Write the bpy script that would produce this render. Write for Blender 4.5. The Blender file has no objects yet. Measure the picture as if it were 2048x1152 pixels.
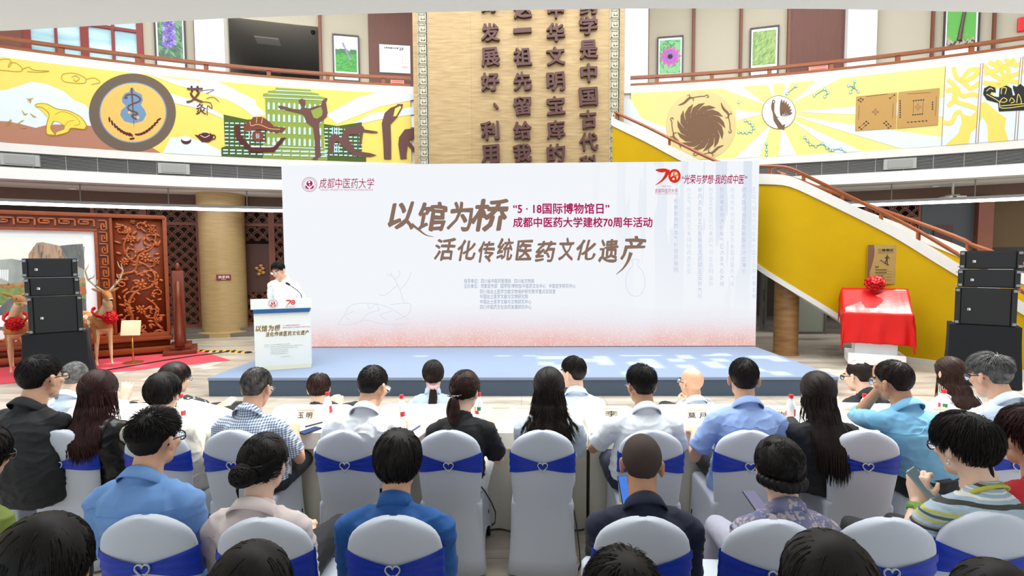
import bpy, bmesh, math, random
from mathutils import Vector, Matrix, Euler, noise
from mathutils.geometry import tessellate_polygon
R=math.radians
random.seed(7)
C=bpy.context.scene.collection
SC=bpy.context.scene
# ------------------------------------------------------------------ camera
F=980.0; H=2.0
cam=bpy.data.cameras.new('camera'); cam.sensor_width=36; cam.lens=36*F/2048; cam.clip_start=.02; cam.clip_end=200
camo=bpy.data.objects.new('camera',cam); C.objects.link(camo); SC.camera=camo
YAW=math.atan(18/F); PITCH=math.atan(53/F); ROLL=R(.33)
CM=Matrix.Rotation(YAW,3,'Z')@Matrix.Rotation(math.pi/2-PITCH,3,'X')@Matrix.Rotation(-ROLL,3,'Z')
camo.matrix_world=Matrix.Translation((0,0,H))@CM.to_4x4()
EYE=Vector((0,0,H))
# ------------------------------------------------------------------ world, sun, skylight
SC.view_settings.view_transform='Standard'; SC.view_settings.look='None'; SC.view_settings.exposure=0.25; SC.view_settings.gamma=1
SC.cycles.use_denoising=True; SC.cycles.max_bounces=6; SC.cycles.diffuse_bounces=4; SC.cycles.glossy_bounces=3; SC.cycles.transmission_bounces=4; SC.cycles.transparent_max_bounces=8
SC.cycles.sample_clamp_indirect=8
W=bpy.data.worlds.new('world'); SC.world=W; W.use_nodes=True
W.node_tree.nodes['Background'].inputs[0].default_value=(.80,.90,1,1); W.node_tree.nodes['Background'].inputs[1].default_value=1.05
SUN_DIR=Vector((-.35,-.24,-1)).normalized()
sl=bpy.data.lights.new('sun','SUN'); sl.energy=4.5; sl.angle=R(.5); sl.color=(1,.96,.9)
so=bpy.data.objects.new('sun',sl); C.objects.link(so); so.location=(3,0,20); so.rotation_euler=SUN_DIR.to_track_quat('-Z','Y').to_euler()
al=bpy.data.lights.new('skylight_glow','AREA'); al.shape='RECTANGLE'; al.size=20; al.size_y=13; al.energy=3400; al.color=(.93,.97,1)
ao=bpy.data.objects.new('skylight_glow',al); C.objects.link(ao); ao.location=(0,7.0,11.3)
# ------------------------------------------------------------------ pixel helpers (measured positions -> real places)
def ray(px,py): return CM@Vector(((px-1024)/F,(576-py)/F,-1))
def at(px,py,Y):
    d=ray(px,py); return EYE+d*(Y/d.y)
def onz(px,py,Z=0.0):
    d=ray(px,py); return EYE+d*((Z-H)/d.z)
CX=.7; CY=-12.5; RB=26.0; RW=29.0; RL=27.9
def oncyl(px,py,r=RB):
    d=ray(px,py); a=d.x*d.x+d.y*d.y; b=2*(-CX*d.x-CY*d.y); c=CX*CX+CY*CY-r*r
    t=(-b+math.sqrt(b*b-4*a*c))/(2*a); return EYE+d*t
def cang(p): return math.atan2(p.x-CX,p.y-CY)
def cyl(a,z,r): return Vector((CX+r*math.sin(a),CY+r*math.cos(a),z))
# ------------------------------------------------------------------ materials
def hexc(h):
    h=h.lstrip('#'); o=[]
    for i in (0,2,4):
        c=int(h[i:i+2],16)/255; o.append(c/12.92 if c<=.04045 else ((c+.055)/1.055)**2.4)
    return (*o,1)
MC={}
def mat(name,c,rough=.6,metal=0,noise_=0,nscale=20,bump=0,bscale=60,stretch=None,c2=None,emit=0,sheen=0,spec=.5,coord='Object',trans=0,bdist=.02,ndetail=4):
    if name in MC: return MC[name]
    m=bpy.data.materials.new(name); m.use_nodes=True; n=m.node_tree.nodes; l=m.node_tree.links; b=n['Principled BSDF']
    c=hexc(c) if isinstance(c,str) else c
    b.inputs['Base Color'].default_value=c; b.inputs['Roughness'].default_value=rough; b.inputs['Metallic'].default_value=metal
    b.inputs['Specular IOR Level'].default_value=spec
    if sheen: b.inputs['Sheen Weight'].default_value=sheen
    if trans: b.inputs['Transmission Weight'].default_value=trans
    if emit:
        b.inputs['Emission Color'].default_value=c; b.inputs['Emission Strength'].default_value=emit
    if noise_ or bump:
        tc=n.new('ShaderNodeTexCoord'); mp=n.new('ShaderNodeMapping'); l.new(tc.outputs[coord],mp.inputs[0])
        if stretch: mp.inputs['Scale'].default_value=stretch
    if noise_:
        t=n.new('ShaderNodeTexNoise'); t.inputs['Scale'].default_value=nscale; t.inputs['Detail'].default_value=ndetail; l.new(mp.outputs[0],t.inputs[0])
        r=n.new('ShaderNodeValToRGB'); r.color_ramp.elements[0].position=.3; r.color_ramp.elements[1].position=.7
        cc=hexc(c2) if c2 else tuple(x*(1-noise_) for x in c[:3])+(1,)
        r.color_ramp.elements[0].color=cc; r.color_ramp.elements[1].color=c
        l.new(t.outputs[0],r.inputs[0]); l.new(r.outputs[0],b.inputs['Base Color'])
        if emit: l.new(r.outputs[0],b.inputs['Emission Color'])
    if bump:
        t=n.new('ShaderNodeTexNoise'); t.inputs['Scale'].default_value=bscale; t.inputs['Detail'].default_value=3; l.new(mp.outputs[0],t.inputs[0])
        bp=n.new('ShaderNodeBump'); bp.inputs['Strength'].default_value=bump; bp.inputs['Distance'].default_value=bdist; l.new(t.outputs[0],bp.inputs['Height']); l.new(bp.outputs[0],b.inputs['Normal'])
    MC[name]=m; return m
def emat(name,c,s=1.0):
    if name in MC: return MC[name]
    m=bpy.data.materials.new(name); m.use_nodes=True; n=m.node_tree.nodes; n.remove(n['Principled BSDF'])
    e=n.new('ShaderNodeEmission'); e.inputs[0].default_value=hexc(c) if isinstance(c,str) else c; e.inputs[1].default_value=s
    m.node_tree.links.new(e.outputs[0],n['Material Output'].inputs[0]); MC[name]=m; return m
# ------------------------------------------------------------------ mesh builder
class MB:
    def __init__(s): s.v=[]; s.f=[]; s.m=[]; s.M=Matrix.Identity(4); s.mi=0
    def add(s,vs,fs,mi=None):
        o=len(s.v); s.v+=[tuple(s.M@Vector(v)) for v in vs]; s.f+=[tuple(i+o for i in f) for f in fs]; s.m+=[s.mi if mi is None else mi]*len(fs); return s
    def box(s,c,d,mi=None,rz=0,bev=0):
        x,y,z=[k/2 for k in d]; c=Vector(c)
        if bev:
            b=min(bev,x*.98,y*.98,z*.98)
            bm=bmesh.new(); bmesh.ops.create_cube(bm,size=1,matrix=Matrix.Diagonal((2*x,2*y,2*z,1)))
            bmesh.ops.bevel(bm,geom=bm.edges[:],offset=b,segments=2,affect='EDGES',profile=.6)
            bm.verts.index_update(); vs=[v.co.copy() for v in bm.verts]; fs=[tuple(v.index for v in f.verts) for f in bm.faces]; bm.free()
        else:
            vs=[Vector((i,j,k)) for i in (-x,x) for j in (-y,y) for k in (-z,z)]
            fs=[(0,1,3,2),(4,6,7,5),(0,4,5,1),(2,3,7,6),(0,2,6,4),(1,5,7,3)]
        if rz: Q=Matrix.Rotation(rz,3,'Z'); vs=[Q@v for v in vs]
        return s.add([v+c for v in vs],fs,mi)
    def hexa(s,p,mi=None):  # 8 points: bottom 4 ccw, top 4 ccw
        return s.add(p,[(3,2,1,0),(4,5,6,7),(0,1,5,4),(1,2,6,5),(2,3,7,6),(3,0,4,7)],mi)
    def quad(s,a,b,c,d,mi=None): return s.add([a,b,c,d],[(0,1,2,3)],mi)
    def loft(s,rings,mi=None,cap=True,closed=True):
        n=len(rings[0]); vs=[p for r in rings for p in r]; fs=[]
        for i in range(len(rings)-1):
            for j in range(n if closed else n-1):
                k=(j+1)%n; fs.append((i*n+j,i*n+k,(i+1)*n+k,(i+1)*n+j))
        if cap and closed: fs.append(tuple(range(n-1,-1,-1))); fs.append(tuple((len(rings)-1)*n+j for j in range(n)))
        return s.add(vs,fs,mi)
    def tube(s,path,r,n=8,mi=None,up=None,flat=1.0,cap=True):
        P=[Vector(p) for p in path]; L=len(P); rr=r if isinstance(r,list) else [r]*L; rings=[]; pu=None
        for i in range(L):
            t=(P[min(i+1,L-1)]-P[max(i-1,0)]).normalized()
            if t.length<1e-6: t=Vector((0,0,1))
            if pu is None: u=Vector(up) if up else (Vector((0,0,1)) if abs(t.z)<.9 else Vector((1,0,0)))
            else: u=pu
            u=u-t*u.dot(t)
            if u.length<1e-5: u=t.orthogonal()
            u.normalize(); pu=u; w=t.cross(u); q=rr[i]; qa,qb=(q if isinstance(q,(tuple,list)) else (q,q*flat))
            rings.append([P[i]+w*(qa*math.cos(2*math.pi*j/n))+u*(qb*math.sin(2*math.pi*j/n)) for j in range(n)])
        return s.loft(rings,mi,cap)
    def ell(s,c,r,nu=14,nv=9,mi=None,rot=None):
        c=Vector(c); vs=[]; fs=[]; Q=rot if rot else Matrix.Identity(3)
        for i in range(1,nv):
            th=math.pi*i/nv
            for j in range(nu):
                a=2*math.pi*j/nu; vs.append(c+Q@Vector((r[0]*math.sin(th)*math.cos(a),r[1]*math.sin(th)*math.sin(a),r[2]*math.cos(th))))
        t=len(vs); vs+=[c+Q@Vector((0,0,r[2])),c-Q@Vector((0,0,r[2]))]
        for i in range(nv-2):
            for j in range(nu): k=(j+1)%nu; fs.append((i*nu+j,(i+1)*nu+j,(i+1)*nu+k,i*nu+k))
        for j in range(nu):
            k=(j+1)%nu; fs.append((t,j,k)); fs.append((t+1,(nv-2)*nu+k,(nv-2)*nu+j))
        return s.add(vs,fs,mi)
    def lathe(s,prof,c=(0,0,0),n=24,mi=None):
        c=Vector(c); return s.loft([[c+Vector((r*math.cos(2*math.pi*j/n),r*math.sin(2*math.pi*j/n),z)) for j in range(n)] for r,z in prof],mi)
    def build(s,name,mats,parent=None,smooth=False,loc=None):
        me=bpy.data.meshes.new(name); me.from_pydata(s.v,[],s.f)
        for m in (mats if isinstance(mats,(list,tuple)) else [mats]): me.materials.append(m)
        me.polygons.foreach_set('material_index',s.m)
        if smooth: me.polygons.foreach_set('use_smooth',[True]*len(me.polygons))
        me.update(); o=bpy.data.objects.new(name,me); C.objects.link(o)
        if parent: o.parent=parent
        if loc: o.location=loc
        return o
def smooth_by_angle(o,deg=40):
    o.data.polygons.foreach_set('use_smooth',[True]*len(o.data.polygons))
    try: o.data.set_sharp_from_angle(angle=R(deg))
    except Exception: pass
    return o
def tag(o,label=None,cat=None,group=None,kind=None):
    if label: o['label']=label
    if cat: o['category']=cat
    if group: o['group']=group
    if kind: o['kind']=kind
    return o
def thing(name,label,cat,loc=(0,0,0),rz=0,group=None):
    o=bpy.data.objects.new(name,None); C.objects.link(o); o.location=loc; o.rotation_euler=(0,0,rz); o.empty_display_size=.1
    return tag(o,label,cat,group)
def struct(o,label=None,cat=None): return tag(o,label,cat,None,'structure')
def copy_tree(o,parent=None):
    c=o.copy(); C.objects.link(c)
    if parent: c.parent=parent
    for ch in list(o.children): copy_tree(ch,c)
    return c
def remesh(mb,voxel,it=3,fac=.5):
    me=bpy.data.meshes.new('t'); me.from_pydata(mb.v,[],mb.f); bm=bmesh.new(); bm.from_mesh(me); bmesh.ops.recalc_face_normals(bm,faces=bm.faces[:]); bm.to_mesh(me); bm.free()
    o=bpy.data.objects.new('t',me); C.objects.link(o)
    md=o.modifiers.new('r','REMESH'); md.mode='VOXEL'; md.voxel_size=voxel; md.use_smooth_shade=True
    if it: sm=o.modifiers.new('s','SMOOTH'); sm.iterations=it; sm.factor=fac
    r=bpy.data.meshes.new_from_object(o.evaluated_get(bpy.context.evaluated_depsgraph_get()))
    bpy.data.objects.remove(o); bpy.data.meshes.remove(me); return r
def mobj(name,me,mats,parent=None):
    me.name=name; me.materials.clear()
    for m in (mats if isinstance(mats,(list,tuple)) else [mats]): me.materials.append(m)
    me.polygons.foreach_set('use_smooth',[True]*len(me.polygons))
    o=bpy.data.objects.new(name,me); C.objects.link(o)
    if parent: o.parent=parent
    return o
# ------------------------------------------------------------------ text as mesh (built-in font)
TX={}
def text_geo(s,bold=0,extr=0,shear=0):
    k=(s,bold,extr,shear)
    if k in TX: return TX[k]
    cu=bpy.data.curves.new('t','FONT'); cu.body=s; cu.size=1; cu.extrude=extr; cu.shear=shear; cu.resolution_u=2
    o=bpy.data.objects.new('t',cu); C.objects.link(o)
    m=bpy.data.meshes.new_from_object(o.evaluated_get(bpy.context.evaluated_depsgraph_get()))
    v0=[v.co.copy() for v in m.vertices]; f0=[tuple(p.vertices) for p in m.polygons]
    bpy.data.objects.remove(o); bpy.data.curves.remove(cu); bpy.data.meshes.remove(m)
    vs,fs=[],[]
    for i,(dx,dy) in enumerate(((0,0),) if bold<.006 else ((-1,-.7),(1,-.7),(-1,.7),(1,.7),(0,0)) if bold<.02 else ((-1,0),(1,0),(0,-1),(0,1),(-.7,-.7),(.7,-.7),(-.7,.7),(.7,.7),(0,0))):
        o_=len(vs); vs+=[v+Vector((dx*bold,dy*bold,-.0006*i)) for v in v0]; fs+=[tuple(q+o_ for q in f) for f in f0]
    TX[k]=(vs,fs); return TX[k]
def put_text(mb,s,fn,x0,y0,x1,y1,bold=0,extr=0,shear=0,wob=0,mi=None,seed=0,rot=0):
    """fit the text in the box x0..x1, y0 (top)..y1 (bottom) of a surface; fn(x,y,h) -> 3D"""
    vs,fs=text_geo(s,bold,extr,shear)
    if not vs: return
    a0=min(v.x for v in vs); a1=max(v.x for v in vs); b0=min(v.y for v in vs); b1=max(v.y for v in vs)
    cx,cy=(x0+x1)/2,(y0+y1)/2; out=[]
    for v in vs:
        u=(v.x-a0)/(a1-a0); w=(v.y-b0)/(b1-b0)
        if wob:
            u+=wob*(b1-b0)/(a1-a0)*noise.noise(Vector((v.x*2.1+seed*7,v.y*2.1,seed))); w+=wob*noise.noise(Vector((v.x*2.3,v.y*2.3+seed*5,seed+9)))
        x=x0+(x1-x0)*u-cx; y=y1+(y0-y1)*w-cy
        if rot: x,y=x*math.cos(rot)-y*math.sin(rot),x*math.sin(rot)+y*math.cos(rot)
        out.append(fn(cx+x,cy+y,v.z))
    mb.add(out,fs,mi)
# ================================================================== STRUCTURE
M_white=mat('white_paint','#e9e8e4',.6)
M_coping=mat('white_stone','#d3cfc8',.45,noise_=.06,nscale=3)
M_cream=mat('cream_wallcovering','#b0a794',.8,noise_=.06,nscale=90)
M_wood=mat('rail_wood','#8c470f',.38,noise_=.3,nscale=6,stretch=(1,1,9))
M_trimw=mat('trim_wood','#6f381a',.5,noise_=.15,nscale=8)
M_dwood=mat('dark_panel_wood','#5c2b16',.5,noise_=.18,nscale=4,stretch=(4,4,.6))
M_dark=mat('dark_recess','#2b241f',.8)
M_grey=mat('grey_soffit','#8f887f',.8)
A0,A1=-.68,.62
def cbox(mb,r0,r1,z0,z1,a0=A0,a1=A1,n=None,mi=None):
    n=n or max(2,int(abs(a1-a0)/.03)); rings=[]
    for i in range(n+1):
        a=a0+(a1-a0)*i/n; rings.append([cyl(a,z0,r0),cyl(a,z0,r1),cyl(a,z1,r1),cyl(a,z1,r0)])
    return mb.loft(rings,mi)
def angpx(px,r=RW,py=120): return cang(oncyl(px,py,r))
# floor
def tile_mat():
    m=bpy.data.materials.new('floor_marble'); m.use_nodes=True; n=m.node_tree.nodes; l=m.node_tree.links; b=n['Principled BSDF']
    tc=n.new('ShaderNodeTexCoord'); mp=n.new('ShaderNodeMapping'); mp.inputs['Scale'].default_value=(.35,2.2,1); mp.inputs['Rotation'].default_value=(0,0,.2)
    l.new(tc.outputs['Object'],mp.inputs[0]); t=n.new('ShaderNodeTexNoise'); t.inputs['Scale'].default_value=1.6; t.inputs['Detail'].default_value=9; t.inputs['Roughness'].default_value=.65; t.inputs['Distortion'].default_value=.8
    l.new(mp.outputs[0],t.inputs[0]); r=n.new('ShaderNodeValToRGB'); e=r.color_ramp.elements
    e[0].position=.3; e[0].color=hexc('#93877a'); e[1].position=.72; e[1].color=hexc('#ddd4c6')
    k=e.new(.5); k.color=hexc('#c0b4a3'); l.new(t.outputs[0],r.inputs[0])
    br=n.new('ShaderNodeTexBrick'); br.offset=0; br.inputs['Scale'].default_value=1; br.inputs['Brick Width'].default_value=1.2; br.inputs['Row Height'].default_value=.8; br.inputs['Mortar Size'].default_value=.004
    br.inputs['Color1'].default_value=(1,1,1,1); br.inputs['Color2'].default_value=(.9,.9,.9,1); br.inputs['Mortar'].default_value=(.55,.52,.5,1); l.new(tc.outputs['Object'],br.inputs[0])
    mx=n.new('ShaderNodeMix'); mx.data_type='RGBA'; mx.blend_type='MULTIPLY'; mx.inputs[0].default_value=1; l.new(r.outputs[0],mx.inputs[6]); l.new(br.outputs[0],mx.inputs[7]); l.new(mx.outputs[2],b.inputs['Base Color'])
    b.inputs['Roughness'].default_value=.28; return m
mb=MB(); mb.box((0,7,-.06),(44,24,.12)); struct(mb.build('floor',tile_mat()))
# near soffit over the camera
edge=[(-420,110),(-200,86),(0,62),(150,54),(300,45),(450,37),(640,30),(830,25),(1040,20),(1250,17),(1450,17),(1660,18),(1860,22),(2048,27),(2260,36),(2480,50)]
ZS=3.3; P=[onz(x,y,ZS) for x,y in edge]; mb=MB()
rings=[[Vector((p.x,p.y,ZS)),Vector((p.x,p.y,ZS+.9)),Vector((p.x,-2.5,ZS+.9)),Vector((p.x,-2.5,ZS))] for p in P]
mb.loft(rings); smooth_by_angle(struct(mb.build('ceiling_near_gallery',mat('soffit_paint','#eef2f4',.85))),30)
# unseen roof added to shape the sun; openings placed to cast chosen patches
def sunspot(x,y,z): # where the ray through (x,y,z) pierces the roof
    t=(11.6-z)/-SUN_DIR.z; return (x-SUN_DIR.x*t,y-SUN_DIR.y*t)
rg=random.Random(5); holes=set(); CS=.25
def region(x0,x1,y0,y1,z,p):
    a=sunspot(x0,y0,z); b=sunspot(x1,y1,z)
    for i in range(math.floor(a[0]/CS),math.floor(b[0]/CS)+1):
        for j in range(math.floor(a[1]/CS),math.floor(b[1]/CS)+1):
            if rg.random()<p: holes.add((i,j))
region(.1,4.3,7.4,9.2,.3,.28); region(-2.4,0,8.0,9.2,.3,.16)
region(-3.3,3.6,3.5,4.3,.8,.35); region(2.45,2.6,2.95,3.05,1.15,1); region(3.05,3.3,3,3.1,1.15,1)
region(-3.0,-2.6,3.6,4.2,.9,.8); region(-9,-6,8.3,9.6,0,.16); region(5.95,6.95,8.9,9.5,1.25,1); region(-.9,-.75,3.05,3.1,1.2,1)
mb=MB(); lo,hi=-44,46
for j in range(-24,62):
    i=lo
    while i<hi:
        if (i,j) in holes: i+=1; continue
        k=i
        while k<hi and (k,j) not in holes: k+=1
        mb.quad((i*CS,j*CS,11.6),(k*CS,j*CS,11.6),(k*CS,(j+1)*CS,11.6),(i*CS,(j+1)*CS,11.6)); i=k
struct(mb.build('ceiling_added_sun_mask',M_white))
# ---- gallery ring opposite: floor slab, soffit, fascia, grille, parapet
mb=MB(); cbox(mb,RB+.02,RW+6,5.6,5.9); cbox(mb,RB-.02,RB+.35,4.12-.25,4.12); cbox(mb,RB+.35,RW+6,3.9,4.0); cbox(mb,RB+.3,RB+.4,4.0,5.7)
smooth_by_angle(struct(mb.build('ceiling_far_gallery',mat('gallery_paint','#dedbd5',.75))),30)
mb=MB(); cbox(mb,RB,RB+.2,4.46,4.65); cbox(mb,RB,RB+.22,6.47,6.66); cbox(mb,RB+.05,RB+.2,4.6,6.5)
smooth_by_angle(struct(mb.build('wall_gallery_parapet',M_coping)),30)
mb=MB(); mb.mi=0; cbox(mb,RB+.16,RB+.2,4.1,4.5)
mb.mi=1
for k in range(11):
    z=4.14+k*.03; rings=[]
    for i in range(45):
        a=A0+(A1-A0)*i/44; rings.append([cyl(a,z,RB+.04),cyl(a,z+.012,RB+.14),cyl(a,z+.018,RB+.14),cyl(a,z+.006,RB+.04)])
    mb.loft(rings)
for i in range(60):
    a=A0+(A1-A0)*i/59; cbox(mb,RB+.05,RB+.07,4.12,4.47,a,a+.0003,2)
gr=mb.build('vent_grille',[mat('grille_back','#4a4846',.8),mat('grille_slat','#b7b5b0',.5)]); tag(gr,'long grey louvred vent grille running under the painted gallery parapet','grille')
for i,(px,py,w) in enumerate(((40,318,22),(348,344,22),(1800,330,25))):
    p=oncyl(px,py,RB); a=cang(p); mb=MB(); cbox(mb,RB+.0,RB+.05,4.17,4.42,a-.0125,a+.0125,4)
    t=thing('air_diffuser',('pale air diffuser in the louvred grille at far left above the landscape painting','pale air diffuser in the louvred grille above the lattice screens near the big display','pale air diffuser in the louvred grille above the stair rail')[i],'air diffuser',(0,0,0))
    mb.build('frame',mat('diffuser','#9c9b97',.5),t)
    mb=MB(); cbox(mb,RB-.012,RB,4.2,4.39,a-.0095,a+.0095,4); mb.build('face_plate',mat('diffuser_face','#8d8c88',.5),t)
# rails of the gallery
ACL=cang(oncyl(820,154)); ACR=cang(oncyl(1262,153))
def gal_rail(a0,a1,label):
    t=thing('gallery_handrail',label,'handrail',cyl((a0+a1)/2,6.66,RB+.1)); o=Vector(t.location)
    def part(name,fn):
        mb=MB(); fn(mb); mb.v=[tuple(Vector(v)-o) for v in mb.v]; return smooth_by_angle(mb.build(name,M_wood,t),40)
    part('lower_rail',lambda m:cbox(m,RB+.03,RB+.2,6.66,6.735,a0,a1))
    part('top_rail',lambda m:cbox(m,RB+.05,RB+.16,6.87,6.94,a0,a1))
    n=max(2,round(abs(a1-a0)*RB/1.35))
    for i in range(n):
        a=a0+(a1-a0)*(i+.5)/n; part('post',lambda m:cbox(m,RB+.07,RB+.14,6.72,6.88,a-.0017,a+.0017,2))
gal_rail(A0,ACL,'brown wooden handrail on the left gallery, above the toad and emblem mural')
gal_rail(ACR,A1,'brown wooden handrail on the right gallery, above the spiral disc mural')
# ---- upper gallery wall (drawn by image column)
wl=MB(); ws=[]
def seg(px0,px1,z0=5.9,z1=11.6,dr=0,mi=0,r=RW):
    a0=angpx(px0,r); a1=angpx(px1,r); cbox(wl,r+dr,r+dr+.12,z0,z1,a0,a1,max(2,int(abs(a1-a0)/.02)),mi)
HT=oncyl(600,50,RW).z
seg(-420,458); seg(640,860); seg(1240,2500); seg(458,640,HT+.0)
struct(wl.build('wall_upper_gallery',M_cream))
# recessed dark lobby behind the opening
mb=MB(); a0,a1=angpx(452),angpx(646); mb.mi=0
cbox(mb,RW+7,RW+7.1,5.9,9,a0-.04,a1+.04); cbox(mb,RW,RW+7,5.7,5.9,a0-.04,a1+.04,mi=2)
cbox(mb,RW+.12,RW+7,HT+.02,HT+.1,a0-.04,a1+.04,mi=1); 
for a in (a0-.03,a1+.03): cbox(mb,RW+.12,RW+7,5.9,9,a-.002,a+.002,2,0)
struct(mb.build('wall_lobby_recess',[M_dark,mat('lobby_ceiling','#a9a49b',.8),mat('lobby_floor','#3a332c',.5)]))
for i,(px,py) in enumerate(((543,67),(543,123))):
    a=angpx(px,RW+2+i*3); r=RW+1.2+i*2.8; mb=MB(); cbox(mb,r,r+.5,HT-.02,HT+.02,a-.012,a+.012,2)
    tag(mb.build('ceiling_vent',mat('vent_pale','#cfcdc6',.6)),('nearer pale square vent in the dim lobby ceiling upstairs','farther pale square vent in the dim lobby ceiling upstairs')[i],'vent')
mb=MB(); p=oncyl(626,66,RW+.4); mb.lathe([(0,-.06),(.05,-.05),(.07,0),(.07,.04),(0,.04)],(p.x,p.y,HT-.02)); tag(mb.build('dome_camera',mat('black_gloss','#141414',.25),smooth=True),'small black dome camera on the upstairs lobby ceiling by the wooden post','camera')
# white pilasters, brown panels, trims
def pan(px0,px1,name,m,dr,z1=11.6,z0=5.9,th=.1,label=None,cat=None):
    mb=MB(); a0=angpx(px0); a1=angpx(px1); cbox(mb,RW-dr-th,RW-dr,z0,z1,a0,a1,max(2,int(abs(a1-a0)/.015))); o=mb.build(name,m); return struct(o,label,cat)
for i,(x0,x1) in enumerate(((397,455),(1248,1293),(1687,1744))): pan(x0,x1,'column_upper_gallery',mat('white_column','#f3f3f1',.6),.0,th=.35)
for i,(x0,x1) in enumerate(((738,835),(1577,1685))): pan(x0,x1,'wall_wood_panel',M_dwood,0.0,th=.08)
for x in (394,642,1294,1386,1480,1575,1746,1861,1983,2100,-30): pan(x-2.6,x+2.6,'trim_upper_gallery',M_trimw,0.0,th=.13)
# red window group at upper left
t=thing('window_lattice','red framed window group with frosted blue panes on the upper left gallery','window',(0,0,0)); t['kind']='structure'; t.name='window_1'
Mrw=mat('red_window_frame','#7c241b',.4); Mgl=mat('frosted_blue_glass','#7fa9b3',.25,noise_=.5,nscale=1.2,stretch=(.5,.5,3),c2='#c4dde2')
def wpan(px0,px1,py0,py1,name,m,dr,th):
    a=oncyl((px0+px1)/2,py0,RW).z; b=oncyl((px0+px1)/2,py1,RW).z; mb=MB(); cbox(mb,RW-dr-th,RW-dr,b,a,angpx(px0),angpx(px1),3); return mb.build(name,m,t)
wpan(66,288,30,140,'pane',Mgl,.02,.02)
for x0,x1 in ((52,66),(114,119),(165,181),(227,233),(277,289)): wpan(x0,x1,20,140,'mullion',Mrw,.02,.08)
wpan(181,280,56,62,'transom',Mrw,.03,.07); wpan(-40,52,20,140,'side_panel',mat('red_brown_panel','#6e3a28',.5),.01,.05)
# ---- lower back wall under the gallery (dark rooms)
mb=MB(); cbox(mb,RL+1.4,RL+1.6,0,4.0,A0,A1); struct(mb.build('wall_lower_rear',mat('lower_wall','#4d3f35',.7,noise_=.2,nscale=2)))
mb=MB(); cbox(mb,RL-.06,RL+.1,3.52,3.9,A0,A1); struct(mb.build('trim_lower_beam',mat('beam_brown','#5a4030',.6)))
mb=MB(); cbox(mb,RL-1.0,RL+1.4,0,.1,A0,A1); cbox(mb,RL-.7,RL+1.4,.1,.2,A0,A1); struct(mb.build('floor_rear_step',mat('step_stone','#6f675e',.4,noise_=.15,nscale=4)))
# side walls closing the hall
mb=MB(); mb.box((-19.5,4,5.8),(.2,20,11.6)); struct(mb.build('wall_left',M_cream))
mb=MB(); mb.box((20.0,4,5.8),(.2,20,11.6)); struct(mb.build('wall_right',M_cream))
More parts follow.
